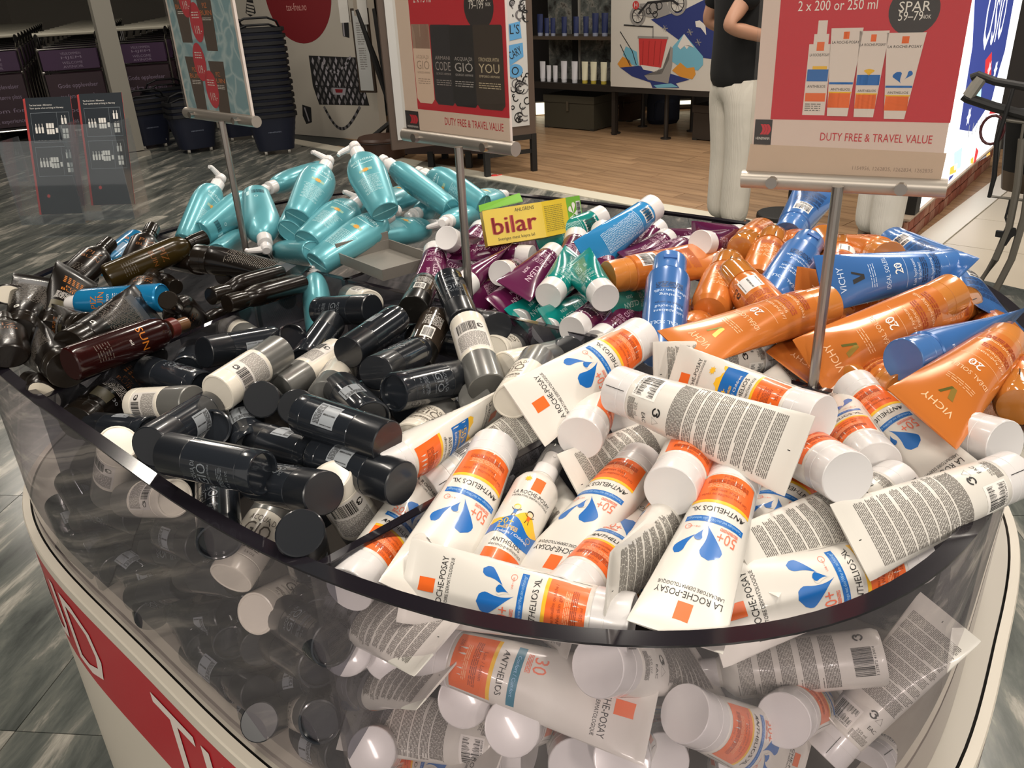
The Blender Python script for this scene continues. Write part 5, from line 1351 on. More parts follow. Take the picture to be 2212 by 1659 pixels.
# ------------------------------------------------------------------ display bin
RIMPTS = [(0.5153, 0.7278), (0.5289, 0.7468), (0.5426, 0.7658), (0.5562, 0.7848), (0.5697, 0.8041), (0.583, 0.8235), (0.596, 0.8433), (0.6087, 0.8634), (0.6208, 0.8839), (0.6323, 0.9048), (0.6431, 0.9263), (0.6529, 0.9482), (0.6616, 0.9706), (0.6691, 0.9935), (0.6753, 1.0168), (0.68, 1.0404), (0.6831, 1.0642), (0.6845, 1.0883), (0.6843, 1.1124), (0.6824, 1.1364), (0.6788, 1.1603), (0.6737, 1.1839), (0.6671, 1.2072), (0.6592, 1.2299), (0.65, 1.2522), (0.6398, 1.2739), (0.6285, 1.2949), (0.6165, 1.3153), (0.6038, 1.3351), (0.5906, 1.3541), (0.5768, 1.3725), (0.5628, 1.3903), (0.5484, 1.4074), (0.5339, 1.4239), (0.5192, 1.4399), (0.5044, 1.4553), (0.4896, 1.4702), (0.4748, 1.4846), (0.46, 1.4986), (0.4452, 1.5121), (0.4305, 1.5254), (0.4158, 1.5382), (0.4011, 1.5508), (0.3866, 1.5631), (0.3721, 1.5752), (0.3576, 1.587), (0.3432, 1.5987), (0.3288, 1.6103), (0.3145, 1.6217), (0.3002, 1.6331), (0.2859, 1.6444), (0.2715, 1.6558), (0.2571, 1.6671), (0.2427, 1.6785), (0.2281, 1.6899), (0.2134, 1.7013), (0.1986, 1.7128), (0.1835, 1.7244), (0.1681, 1.736), (0.1525, 1.7477), (0.1366, 1.7595), (0.1203, 1.7713), (0.1036, 1.7831), (0.0866, 1.795), (0.069, 1.807), (0.051, 1.8189), (0.0324, 1.8307), (0.0132, 1.8424), (-0.0065, 1.854), (-0.0269, 1.8653), (-0.0479, 1.8763), (-0.0695, 1.887), (-0.0918, 1.897), (-0.1148, 1.9065), (-0.1383, 1.9151), (-0.1624, 1.9228), (-0.187, 1.9295), (-0.2121, 1.9349), (-0.2374, 1.9389), (-0.263, 1.9414), (-0.2887, 1.9422), (-0.3144, 1.9413), (-0.3398, 1.9386), (-0.365, 1.934), (-0.3897, 1.9276), (-0.4138, 1.9194), (-0.4372, 1.9094), (-0.4598, 1.8978), (-0.4817, 1.8847), (-0.5026, 1.8702), (-0.5227, 1.8546), (-0.5419, 1.8379), (-0.5602, 1.8204), (-0.5778, 1.8021), (-0.5945, 1.7833), (-0.6106, 1.764), (-0.6261, 1.7444), (-0.6411, 1.7246), (-0.6556, 1.7046), (-0.6698, 1.6845), (-0.6837, 1.6643), (-0.6974, 1.6441), (-0.711, 1.6239), (-0.7242, 1.6035), (-0.7371, 1.5829), (-0.7496, 1.562), (-0.7615, 1.5407), (-0.7727, 1.5191), (-0.7832, 1.4971), (-0.7928, 1.4747), (-0.8014, 1.4519), (-0.8088, 1.4286), (-0.8149, 1.405), (-0.8196, 1.3811), (-0.8227, 1.3569), (-0.8243, 1.3326), (-0.8242, 1.3082), (-0.8224, 1.2838), (-0.8189, 1.2596), (-0.8138, 1.2356), (-0.8071, 1.212), (-0.799, 1.1889), (-0.7896, 1.1663), (-0.779, 1.1443), (-0.7674, 1.1231), (-0.755, 1.1025), (-0.7419, 1.0826), (-0.7282, 1.0635), (-0.7142, 1.0451), (-0.6999, 1.0274), (-0.6854, 1.0104), (-0.6708, 0.9941), (-0.6562, 0.9783), (-0.6417, 0.9631), (-0.6273, 0.9483), (-0.613, 0.9341), (-0.5988, 0.9202), (-0.5849, 0.9067), (-0.5711, 0.8935), (-0.5575, 0.8806), (-0.544, 0.8679), (-0.5308, 0.8554), (-0.5177, 0.8431), (-0.5047, 0.8309), (-0.4918, 0.8187), (-0.479, 0.8067), (-0.4663, 0.7947), (-0.4537, 0.7826), (-0.441, 0.7706), (-0.4284, 0.7585), (-0.4157, 0.7463), (-0.4029, 0.7341), (-0.39, 0.7217), (-0.377, 0.7093), (-0.3638, 0.6967), (-0.3503, 0.6841), (-0.3365, 0.6714), (-0.3225, 0.6585), (-0.3081, 0.6457), (-0.2933, 0.6327), (-0.2781, 0.6198), (-0.2624, 0.6068), (-0.2462, 0.5939), (-0.2295, 0.581), (-0.2123, 0.5682), (-0.1945, 0.5555), (-0.176, 0.543), (-0.157, 0.5308), (-0.1373, 0.5188), (-0.1169, 0.5073), (-0.0959, 0.4963), (-0.0743, 0.4858), (-0.052, 0.4761), (-0.0291, 0.4672), (-0.0056, 0.4592), (0.0183, 0.4524), (0.0427, 0.4468), (0.0674, 0.4426), (0.0923, 0.4399), (0.1174, 0.4388), (0.1424, 0.4395), (0.1672, 0.442), (0.1917, 0.4463), (0.2158, 0.4525), (0.2394, 0.4604), (0.2622, 0.4701), (0.2843, 0.4815), (0.3055, 0.4943), (0.3259, 0.5085), (0.3454, 0.5239), (0.364, 0.5403), (0.3818, 0.5575), (0.3987, 0.5754), (0.415, 0.5938), (0.4305, 0.6126), (0.4455, 0.6317), (0.46, 0.6509), (0.4742, 0.6702), (0.488, 0.6894), (0.5017, 0.7086)]
RP = np.array(RIMPTS)


def offset(Q, d):
    T = np.roll(Q, -1, 0) - np.roll(Q, 1, 0)
    T = T / np.linalg.norm(T, axis=1)[:, None]
    return Q + d * np.c_[T[:, 1], -T[:, 0]]


def band(mb, Qa, za, Qb, zb, m):
    """strip of faces between two closed curves"""
    n = len(Qa)
    mb.add([(*p, za) for p in Qa] + [(*p, zb) for p in Qb], [(i, (i + 1) % n, n + (i + 1) % n, n + i) for i in range(n)], m)


ACRYL = clear('clear_acrylic', 'f3eff2', 0.09, 'cfc6ca', 0.02)
EDGE = mat('dark_acrylic_edge', '1d1a20', 0.12, coat=0.4)
DIVM = clear('divider_acrylic', 'bfc0c6', 0.07, '7c7c82', 0.03)
BINW = mat('bin_white', 'ddd5c6', 0.38)
BINRED = mat('bin_red', 'bf2430', 0.32)
binr = thing('display_bin', 'oval clear bin on a white base with a red lettered band, full of sun care', 'bin', (float(RP[:, 0].mean()), float(RP[:, 1].mean()), 0))
BO = np.array([RP[:, 0].mean(), RP[:, 1].mean()])
RB = RP - BO
RB2 = RB + np.array([0.012, 0.0])
ZT, ZB = 1.0, 0.705
TH = 0.0150
mb = MB()
band(mb, RB, ZB, RB, ZT - 0.002, ACRYL)
mb.build('acrylic_wall', binr)
mb = MB()
I_ = offset(RB, -TH)
band(mb, I_, ZT, RB, ZT, EDGE)
band(mb, RB, ZT, RB, ZT - 0.002, EDGE)
band(mb, I_, ZT - 0.0045, I_, ZT, EDGE)
mb.build('rim_edge', binr)
mb = MB()
LIPG = mat('lip_grey', 'b9b2a6', 0.4)
band(mb, offset(RB, -0.05), ZB + 0.001, offset(RB2, 0.012), ZB + 0.001, LIPG)
mb.add([(*p, ZB) for p in offset(RB, -0.02)], [tuple(range(len(RB)))], mat('bin_bottom', '4a443e', 0.6))
mb.build('inner_lip', binr)
mb = MB()
gap = mat('gap_dark', '2b2824', 0.8)
band(mb, offset(RB2, 0.012), ZB - 0.012, offset(RB2, 0.015), ZB - 0.012, gap)
band(mb, offset(RB2, 0.012), ZB + 0.001, offset(RB2, 0.012), ZB - 0.012, gap)
mb.build('joint', binr)
mb = MB()
band(mb, offset(RB2, 0.015), ZB - 0.012, offset(RB2, 0.015), ZB + 0.002, BINW)
band(mb, offset(RB2, 0.015), ZB + 0.002, offset(RB2, 0.0255), ZB + 0.002, BINW)
band(mb, offset(RB2, 0.0255), ZB + 0.002, offset(RB2, 0.0270), ZB - 0.001, BINW)
band(mb, offset(RB2, 0.0270), ZB - 0.001, offset(RB2, 0.0270), ZB - 0.0205, BINW)
band(mb, offset(RB2, 0.0270), ZB - 0.0205, offset(RB2, 0.020), ZB - 0.0215, BINW)
mb.build('white_ring', binr)
mb = MB()
Z1, Z2 = ZB - 0.021, ZB - 0.192
band(mb, offset(RB2, 0.0262), Z2, offset(RB2, 0.0262), 0.08, BINW)
band(mb, offset(RB2, 0.0262 - 0.02), 0.08, offset(RB2, 0.0262 - 0.02), 0.0, mat('plinth_grey', '6b675f', 0.5))
mb.build('base_body', binr)
mb = MB()
band(mb, offset(RB2, 0.0262), Z1, offset(RB2, 0.0262), Z2, BINRED)
bando = mb.build('red_band', binr)
# lettering round the band
OB = offset(RB2, 0.0262)
seg = np.linalg.norm(np.roll(OB, -1, 0) - OB, axis=1)
cum = np.r_[0, np.cumsum(seg)]


def on_band(s, z, lift=0.0008):
    s = s % cum[-1]
    i = min(int(np.searchsorted(cum, s, 'right') - 1), len(OB) - 1)
    t = (s - cum[i]) / seg[i]
    a, b = OB[i], OB[(i + 1) % len(OB)]
    p = a + (b - a) * t
    d_ = (b - a) / np.linalg.norm(b - a)
    return (p[0] + d_[1] * lift, p[1] - d_[0] * lift, z)


LET = mat('band_lettering', 'efe3da', 0.4)
# position of the word start: the T that faces the lower left of the photograph
dots = [np.hypot(*(OB[i] + BO - np.array((-0.4534, 0.7759)))) for i in range(len(OB))]
s_t = cum[int(np.argmin(dots))]
LH = (Z1 - Z2) * 0.74
word, fcs = glyphs('TILBUD')
bmw = bmesh.new()
_vs = [bmw.verts.new((p[0], p[1], 0)) for p in word]
for f in fcs:
    try:
        bmw.faces.new([_vs[i] for i in f])
    except ValueError:
        pass
for k in range(1, 60):
    bmesh.ops.bisect_plane(bmw, geom=bmw.verts[:] + bmw.edges[:] + bmw.faces[:], plane_co=(k * 0.12, 0, 0), plane_no=(1, 0, 0))
bmw.verts.index_update()
word_ = [(v.co.x, v.co.y) for v in bmw.verts]
fcs_ = [tuple(v.index for v in f.verts) for f in bmw.faces]
bmw.free()
wl = word[:, 0].max() * LH * 1.02
period = cum[-1] / max(1, round(cum[-1] / (wl + 0.17)))
for k in range(int(round(cum[-1] / period))):
    vs = [on_band(s_t + k * period + p[0] * LH * 1.02, Z2 + (Z1 - Z2) * 0.13 + p[1] * LH, 0.0012) for p in word_]
    lt = MB()
    lt.add(vs, fcs_, LET)
    lt.build('band_word', bando, 0)['kind'] = 'stuff'


def divider(p0, p1, ztop=0.996, pole=None):
    a, b = np.array(p0) - BO, np.array(p1) - BO
    d_ = (b - a) / np.linalg.norm(b - a)
    nn = np.array([-d_[1], d_[0]]) * 0.0045
    mb = MB()
    mb.prism([tuple(a - nn), tuple(b - nn), tuple(b + nn), tuple(a + nn)], ZB + 0.002, ztop - 0.0015, DIVM)
    o = mb.build('divider', binr, 0)
    mb = MB()
    mb.prism([tuple(a - nn), tuple(b - nn), tuple(b + nn), tuple(a + nn)], ztop - 0.0015, ztop, EDGE)
    mb.build('divider_edge', o, 0)


DV = [([-0.6906, 1.6382], [0.4923, 0.7109]), ([-0.3096, 1.3307], [-0.5665, 0.9016]), ([-0.2654, 1.2951], [0.1181, 1.7618]), ([0.2105, 0.9154], [-0.1708, 0.5503]), ([0.2105, 0.9154], [0.5672, 1.3703])]
for p0, p1 in DV:
    divider(p0, p1)

# ------------------------------------------------------------------ everything in the bin
for row in ITEMS:
    kind, p, w_, fr, sc, label, grp = row[0], row[1:4], row[4:7], row[7:10], row[10], row[11], row[12]
    place(kind, p, w_, fr, sc, label or BURIED[kind], grp)


# ------------------------------------------------------------------ planes for flat things
class Plane:
    """upright plane through two ground points; (s, t) = metres along and up"""

    def __init__(s, p0, p1):
        s.o = np.array([p0[0], p0[1], 0.0])
        d_ = np.array([p1[0] - p0[0], p1[1] - p0[1], 0.0])
        s.len = np.linalg.norm(d_)
        s.u = d_ / s.len
        s.n = np.array([s.u[1], -s.u[0], 0.0])        # towards the viewer when u runs left to right
        s.up = np.array([0, 0, 1.0])

    def hit(s, px, py):
        v = ray(px, py)
        t = ((s.o - EYE) @ s.n) / (v @ s.n)
        q_ = EYE + v * t - s.o
        return (float(q_ @ s.u), float(q_[2]))

    def pt(s, a, b, lift=0.0):
        return s.o + s.u * a + s.up * b + s.n * lift

    def S(s, base=0.0, k=4.0):
        return lambda x, z, c, lift: s.pt(x, z, base + lift * k)

    def slab(s, mb, a0, a1, b0, b1, d0, d1, m):
        c = s.pt((a0 + a1) / 2, (b0 + b1) / 2, (d0 + d1) / 2)
        mb.box(c, (abs(a1 - a0), abs(d1 - d0), abs(b1 - b0)), m, ax=[s.u, s.n, s.up])


class PD(Decal):
    """print on a plane, laid out from points of the picture"""
    fine_step = False

    def __init__(s, pl, base, k=4.0):
        Decal.__init__(s, pl.S(base, k))
        s.pl = pl

    def q(s, pts, m, layer=0):
        s.poly([s.pl.hit(*p) for p in pts], m, 0, layer)

    def line(s, pts, wd, m, layer=1):
        P = [np.array(s.pl.hit(*p)) for p in pts]
        A, B = [], []
        for i, p in enumerate(P):
            d_ = P[min(i + 1, len(P) - 1)] - P[max(i - 1, 0)]
            d_ = d_ / (np.linalg.norm(d_) + 1e-9)
            nn = np.array([-d_[1], d_[0]]) * wd / 2
            A.append(tuple(p - nn))
            B.append(tuple(p + nn))
        s.strip(A, B, m, 0, layer)

    def dot(s, px, py, r, m, layer=0, n=28, ry=None):
        x, z = s.pl.hit(px, py)
        s.poly([(x + r * math.cos(2 * PI * k / n), z + (ry or r) * math.sin(2 * PI * k / n)) for k in range(n)], m, 0, layer)

    def words(s, t, px, py, h, m, layer=1, al='c', fit=None, rot=0):
        x, z = s.pl.hit(px, py)
        s.text(t, x, z, h, m, 0, layer, al, fit, rot)

# ------------------------------------------------------------------ sign stands on the bin's long divider
STEEL = mat('brushed_steel', 'a8a19a', 0.28, 0.9)
ALU = mat('aluminium_bar', 'b4aca2', 0.38, 0.75)
PAPER = mat('poster_paper', 'e9d3c2', 0.45)
PAPERW = mat('poster_white', 'e6d9d2', 0.4)
SRED = mat('poster_red', 'cc2233', 0.38)
SBLK = mat('poster_black', '2a2527', 0.4)
SLEEVE = clear('clear_sleeve', 'fbfaf8', 0.015, 'e8e0da', 0.02, 0.03)
ROCHE = mat('poster_rosepaper', 'e4cfc6', 0.4)
BEIGE = mat('poster_beige', 'd2b9a4', 0.45)
YDIR = np.array([0.72, -0.69])


def sign(base, barz, lpx, rpx, label, ztop=1.95):
    b = at(*base, 1.0)
    l, r = at(*lpx, barz), at(*rpx, barz)
    mid = (l + r) / 2
    root = thing('sign_stand', label, 'sign', (b[0], b[1], 0.985), 0, None)
    O = np.array([b[0], b[1], 0.985])
    pl = Plane(l[:2], r[:2])
    W = pl.len
    mb = MB()
    mb.bar([np.array([b[0], b[1], 0.72]) - O, np.array([b[0], b[1], barz]) - O], 0.0058, STEEL, 14)
    mb.build('pole', root)
    mb = MB()
    off = pl.n * 0.0
    mb.bar([pl.pt(-0.002, barz) - O, pl.pt(W + 0.002, barz) - O], 0.0095, ALU, 16)
    bar_ = mb.build('holder_bar', root)
    for a in (0.16, 0.80):
        mb = MB()
        mb.bar([pl.pt(W * a, barz, 0.008) - O, pl.pt(W * a, barz, 0.016) - O], 0.006, STEEL, 10)
        mb.build('clamp_screw', bar_)
    mb = MB()
    pl.slab(mb, 0.006, W - 0.006, barz + 0.006, ztop, -0.003, 0.0015, PAPERW)
    mb.v = [tuple(np.array(v) - O) for v in mb.v]
    board = mb.build('poster_board', root, 0)
    mb = MB()
    pl.slab(mb, 0.003, W - 0.003, barz + 0.004, ztop + 0.004, 0.003, 0.0040, SLEEVE)
    mb.v = [tuple(np.array(v) - O) for v in mb.v]
    mb.build('clear_sleeve', root, 0)
    d = PD(pl, 0.0016, 1.0)
    return root, board, O, pl, d, W, barz


def finish(d, board, O):
    d.mb.v = [tuple(np.array(v) - O) for v in d.mb.v]
    d.mb.build('print', board, 0)['kind'] = 'stuff'


def logo(d, x0, z0, wd, hh, cut=0):
    """dark square with red sails"""
    d.rect(x0, x0 + wd, z0, z0 + hh, SBLK, 0, 1)
    for k in range(3):
        xx = x0 + wd * (0.30 + 0.17 * k)
        A = [(xx + wd * (0.02 + 0.13 * math.sin(PI * t)), z0 + hh * (0.42 + 0.40 * t)) for t in np.linspace(0, 1, 8)]
        B = [(p[0] + wd * 0.15, p[1]) for p in A]
        d.strip(A, B, SRED, 0, 2)
    d.text('HEINEMANN', x0 + wd / 2, z0 + hh * 0.22, hh * 0.10, WINK, 0, 2, fit=wd * 0.8)


# right sign -----------------------------------------------------------------
root, board, O, pl, d, W, bz = sign((1757, 825), 1.219, (1607, 386), (2040, 407), 'large sign with a red poster of four white sunscreens, right of the others')
H = pl.hit
d.rect(0.006, W - 0.006, bz + 0.008, 1.95, ROCHE)
d.q([(1622, 310), (2045, 330), (2030, 398), (1610, 378)], BEIGE, 1)
zr0 = H(1665, 257)[1]
d.rect(H(1665, 257)[0], H(2052, 268)[0], zr0, 1.95, SRED, 0, 1)
d.words('2 x 200 or 250 ml', 1724, 24, 0.0090, WINK, 2, 'l', fit=H(1895, 20)[0] - H(1724, 24)[0])
d.dot(1975, 22, 0.0215, SBLK, 2)
d.words('SPAR', 1975, 24, 0.0085, WINK, 3)
d.words('59–79', 1966, 44, 0.0080, WINK, 3, fit=0.0205)
d.words('NOK', 2001, 40, 0.0034, WINK, 3, fit=.0075)
d.words('DUTY FREE & TRAVEL VALUE', 1889, 306, 0.0078, SRED, 2, fit=H(2010, 300)[0] - H(1768, 300)[0])
d.words('1154956, 1262825, 1262834, 1262835', 1926, 369, 0.0036, mat('faint_ink', '9a8576', 0.5), 2, fit=0.073)
logo(d, 0.0075, H(1625, 312)[1], H(1668, 280)[0] - 0.0075, H(1625, 257)[1] - H(1625, 312)[1])


def poster_tube(d, cx, zb, zt, wb, wt, blue=True, layer=2):
    n = 6
    d.strip([(cx - wb / 2, zb), (cx - wt / 2, zt)][::-1], [(cx + wb / 2, zb), (cx + wt / 2, zt)][::-1], PAPERW, 0, layer)
    hh = zt - zb
    f = lambda t: wb + (wt - wb) * t
    d.rect(cx - f(.2) / 2 * .96, cx + f(.2) / 2 * .96, zb + hh * .10, zb + hh * .27, ORANGE, 0, layer + 1)
    d.rect(cx - f(.3) / 2 * .96, cx + f(.3) / 2 * .96, zb + hh * .27, zb + hh * .285, YELLOW, 0, layer + 1)
    d.text('ANTHELIOS', cx, zb + hh * .30, hh * .028, INK, 0, layer + 1, fit=f(.3) * .8)
    d.text(LRP, cx, zb + hh * .83, hh * .030, INK, 0, layer + 1, fit=wt * .86)
    d.rect(cx - wt * .09, cx + wt * .09, zb + hh * .88, zb + hh * .96, ORANGE, 0, layer + 1)
    if blue == 'kids':
        d.rect(cx - f(.45) / 2 * .95, cx + f(.45) / 2 * .95, zb + hh * .38, zb + hh * .50, BLUE, 0, layer + 1)
        d.drop((cx, zb + hh * .48), (cx, zb + hh * .55), f(.5) * .22, YELLOW, 0, 0, layer + 1)
    elif blue:
        d.rect(cx - f(.4) / 2 * .96, cx + f(.4) / 2 * .96, zb + hh * .37, zb + hh * .395, BLUE, 0, layer + 1)
        if blue == 'drops':
            d.drop((cx + f(.5) * .05, zb + hh * .42), (cx - f(.5) * .08, zb + hh * .53), f(.5) * .16, BLUE, .001, 0, layer + 1)
            d.drop((cx + f(.5) * .16, zb + hh * .47), (cx + f(.5) * .30, zb + hh * .55), f(.5) * .09, BLUE, -.001, 0, layer + 1)


x_, zb_ = H(1757, 248)
zt_ = H(1765, 95)[1]
wsp = H(1783, 248)[0] - H(1735, 248)[0]
d.rect(x_ - wsp / 2, x_ + wsp / 2, zb_, zt_, PAPERW, 0, 2)
d.rect(x_ - wsp * .32, x_ + wsp * .32, zt_, zt_ + 0.009, PAPERW, 0, 2)
d.rect(x_ - wsp * .2, x_ + wsp * .2, zt_ + 0.009, zt_ + 0.021, PAPERW, 0, 2)
d.rect(x_ - wsp * .45, x_ + wsp * .45, zb_ + 0.013, zb_ + 0.021, ORANGE, 0, 3)
d.rect(x_ - wsp * .46, x_ + wsp * .46, zb_ + 0.032, zb_ + 0.043, BLUE, 0, 3)
d.rect(x_ - wsp * .25, x_ + wsp * .38, zb_ + 0.043, zb_ + 0.046, YELLOW, 0, 3)
d.text('ANTHELIOS', x_, zb_ + 0.026, 0.0026, INK, 0, 3, fit=wsp * .8)
d.text(LRP, x_, zb_ + 0.055, 0.0026, INK, 0, 3, fit=wsp * .85)
d.rect(x_ - wsp * .16, x_ + wsp * .16, zb_ + 0.060, zb_ + 0.068, ORANGE, 0, 3)
d.fine(x_ - wsp * .42, x_ + wsp * .3, zb_ + 0.003, zb_ + 0.011, 0.002, GREYINK, 0, 3, 5, 0.004, .45, 0)
for (bx, by, tx, ty, wb, wt, kk) in ((1808, 250, 1832, 60, 44, 66, True), (1865, 252, 1890, 66, 42, 62, 'kids'), (1934, 256, 1956, 70, 44, 82, 'drops')):
    xb, zb = H(bx, by)
    xt, zt = H(tx, ty)
    mpp = (H(bx + 20, by)[0] - H(bx - 20, by)[0]) / 40
    poster_tube(d, (xb + xt) / 2 + 0.0, zb, zt, wb * mpp, wt * mpp, kk, 2 + 3 * (bx % 3))
finish(d, board, O)

# middle sign ------------------------------------------------------------------
root, board, O, pl, d, W, bz = sign((1015, 665), 1.226, (877, 290), (1112, 322), 'sign with a red poster of four deodorant sticks, between the other two')
H = pl.hit
d.rect(0.006, W - 0.006, bz + 0.008, 1.95, PAPER)
xr0, zr0 = H(907, 236)
d.rect(H(905, 236)[0], H(1103, 250)[0], H(1003, 245)[1], 1.95, SRED, 0, 1)
d.words('2 x 75 ml', 914, 5, 0.0105, WINK, 2, 'c', fit=0.036)
d.dot(1036, 14, 0.027, SBLK, 2)
d.words('SPAR', 1036, 2, 0.010, WINK, 3)
d.words('79–199', 1031, 19, 0.0100, WINK, 3, fit=0.027)
d.words('NOK', 1057, 13, 0.0042, WINK, 3, fit=.009)
d.words('DUTY FREE & TRAVEL VALUE', 1025, 276, 0.0098, SRED, 2, fit=H(1088, 272)[0] - H(962, 265)[0])
logo(d, H(879, 260)[0], H(881, 283)[1], 0.030, H(881, 238)[1] - H(881, 283)[1])
for (x0, x1, yt, yb, c0, names, inkc) in ((897, 937, 52, 222, 'eed2bc', ('ACQUA DI', 'GIÒ', 'GIORGIO ARMANI'), 'b39a88'), (936, 983, 53, 226, '26262c', ('ARMANI', 'CODE', 'GIORGIO ARMANI'), 'a49c98'),
                                         (976, 1032, 54, 230, '17181c', ('ACQUA DI', 'GIÒ', 'GIORGIO ARMANI'), 'bdb8b4'), (1026, 1090, 53, 236, '3a3028', ('STRONGER WITH', 'YOU', 'EMPORIO ARMANI'), 'd8c9a8')):
    xa, xb = H(x0 + 8, yb)[0], H(x1 + 5, yb)[0]
    zb, zt = H((x0 + x1) / 2, yb)[1], H((x0 + x1) / 2, yt)[1]
    lay = 2 + (897 < x0) + (x0 > 940) + (x0 > 1000)
    cm = mat('poster_stick_' + c0, c0, 0.4)
    ik = mat('poster_stick_ink_' + inkc, inkc, 0.4)
    r_ = 0.006
    d.poly([(xa + r_, zb), (xb - r_, zb), (xb, zb + r_), (xb, zt - .002), (xb - .002, zt), (xa + .002, zt), (xa, zt - .002), (xa, zb + r_)], cm, 0, lay)
    if c0 == 'eed2bc':
        d.rect(xa, xb, zb + (zt - zb) * .70, zt, mat('poster_copper', 'b98f7c', 0.4), 0, lay)
    hh = zt - zb
    d.text(names[0], (xa + xb) / 2, zb + hh * .575, hh * .045, ik, 0, lay + 1, fit=(xb - xa) * .7)
    d.text(names[1], (xa + xb) / 2, zb + hh * .44, hh * .11, ik, 0, lay + 1, fit=(xb - xa) * .72)
    d.text(names[2], (xa + xb) / 2, zb + hh * .385, hh * .028, ik, 0, lay + 1, fit=(xb - xa) * .7)
    d.fine(xa + .006, xb - .006, zb + hh * .26, zb + hh * .32, .0028, ik, 0, lay + 1, 3, .006, .35, 0)
finish(d, board, O)

# left sign ---------------------------------------------------------------------
root, board, O, pl, d, W, bz = sign((533, 548), 1.230, (405, 243), (553, 263), 'pale blue water patterned sign with dark tubes and red price ovals, leftmost of the three')
H = pl.hit
wm = bpy.data.materials.new('poster_water')
wm.use_nodes = True
nt = wm.node_tree
b_ = nt.nodes['Principled BSDF']
vt = nt.nodes.new('ShaderNodeTexVoronoi')
vt.feature = 'DISTANCE_TO_EDGE'
vt.inputs['Scale'].default_value = 26
ns = nt.nodes.new('ShaderNodeTexNoise')
ns.inputs['Scale'].default_value = 14
tc = nt.nodes.new('ShaderNodeTexCoord')
mx = nt.nodes.new('ShaderNodeMixRGB')
mx.inputs[0].default_value = 0.12
nt.links.new(tc.outputs['Object'], mx.inputs[1])
nt.links.new(ns.outputs['Color'], mx.inputs[2])
nt.links.new(tc.outputs['Object'], ns.inputs[0])
nt.links.new(mx.outputs[0], vt.inputs['Vector'])
rp = nt.nodes.new('ShaderNodeValToRGB')
rp.color_ramp.elements[0].position, rp.color_ramp.elements[0].color = 0.0, (*lin('b4cdd2'), 1)
rp.color_ramp.elements[1].position, rp.color_ramp.elements[1].color = 0.16, (*lin('84abb6'), 1)
nt.links.new(vt.outputs['Distance'], rp.inputs[0])
nt.links.new(rp.outputs[0], b_.inputs['Base Color'])
d.rect(0.012, W - 0.012, bz + 0.010, 1.95, wm, 0, 0, 2)
PT = mat('poster_tube_brown', '4d4038', 0.45)
POR = mat('poster_orange', 'd9772f', 0.4)


def dark_tube(d, px, py, px2, py2, wpx, layer):
    xb, zb = H(px, py)
    xt, zt = H(px2, py2)
    k = (H(px + 15, py)[0] - H(px - 15, py)[0]) / 30 * wpx
    cx = (xb + xt) / 2
    d.strip([(cx - k * .36, zb), (cx - k / 2, zt)][::-1], [(cx + k * .36, zb), (cx + k / 2, zt)][::-1], PT, 0, layer)
    hh = zt - zb
    d.text('PIZ', cx, zb + hh * .72, hh * .085, POR, 0, layer + 1)
    d.text('BUIN', cx, zb + hh * .60, hh * .085, POR, 0, layer + 1, fit=k * .75)
    d.fine(cx - k * .3, cx + k * .3, zb + hh * .50, zb + hh * .56, hh * .03, WINK, 0, layer + 1, 2, .01, .4, 0)


dark_tube(d, 443, 236, 412, 122, 30, 1)
dark_tube(d, 494, 248, 463, 132, 32, 1)
dark_tube(d, 412, 92, 380, -30, 30, 1)
dark_tube(d, 467, 110, 432, -20, 32, 1)
for (ox, oy) in ((427, 48), (434, 134), (461, 193), (400, -6)):
    x0, z0 = H(ox, oy)
    d.poly([(x0 + .021 * math.cos(2 * PI * k / 26), z0 + .031 * math.sin(2 * PI * k / 26)) for k in range(26)], mat('price_red', 'cc2b40', 0.4), 0, 4)
    d.text('119.-', x0 + .002, z0 - .018, .013, WINK, 0, 5, fit=.022)
    d.fine(x0 - .012, x0 + .012, z0 + .006, z0 + .016, .004, WINK, 0, 5, 2, .006, .4, 0)
finish(d, board, O)

# grey tray hung over the dividers ------------------------------------------------
TRAYM = mat('grey_tray', '8a857e', 0.45, 0.3)
t0, t1, t2, t3 = at(746, 572, 1.005), at(845, 612, 1.005), at(924, 566, 1.005), at(830, 533, 1.005)
tc_ = (t0 + t1 + t2 + t3) / 4
ux = t1 - t0
lx = np.linalg.norm(ux)
ux /= lx
uy = np.cross([0, 0, 1], ux)
ly = abs((t2 - t1) @ uy)
tray = thing('metal_tray', 'empty grey metal tray between the turquoise bottles and the plum tubes', 'tray', tuple(tc_))
mb = MB()
ax = [ux, uy, np.array([0, 0, 1.0])]
mb.box((0, 0, 0), (lx, ly, 0.002), TRAYM, ax=ax)
for s_, dx, dy in ((0, lx / 2, 0), (1, -lx / 2, 0)):
    mb.box(ux * dx + np.array([0, 0, 0.008]), (0.002, ly, 0.018), TRAYM, ax=ax)
for dy in (-ly / 2, ly / 2):
    mb.box(uy * dy + np.array([0, 0, 0.008]), (lx, 0.002, 0.018), TRAYM, ax=ax)
mb.build('tray_pan', tray, 0)
mb = MB()
mb.box(-ux * (lx / 2 + .003) + np.array([0, 0, 0.014]), (0.004, ly, 0.034), TRAYM, ax=ax)
mb.build('tray_back', tray, 0)

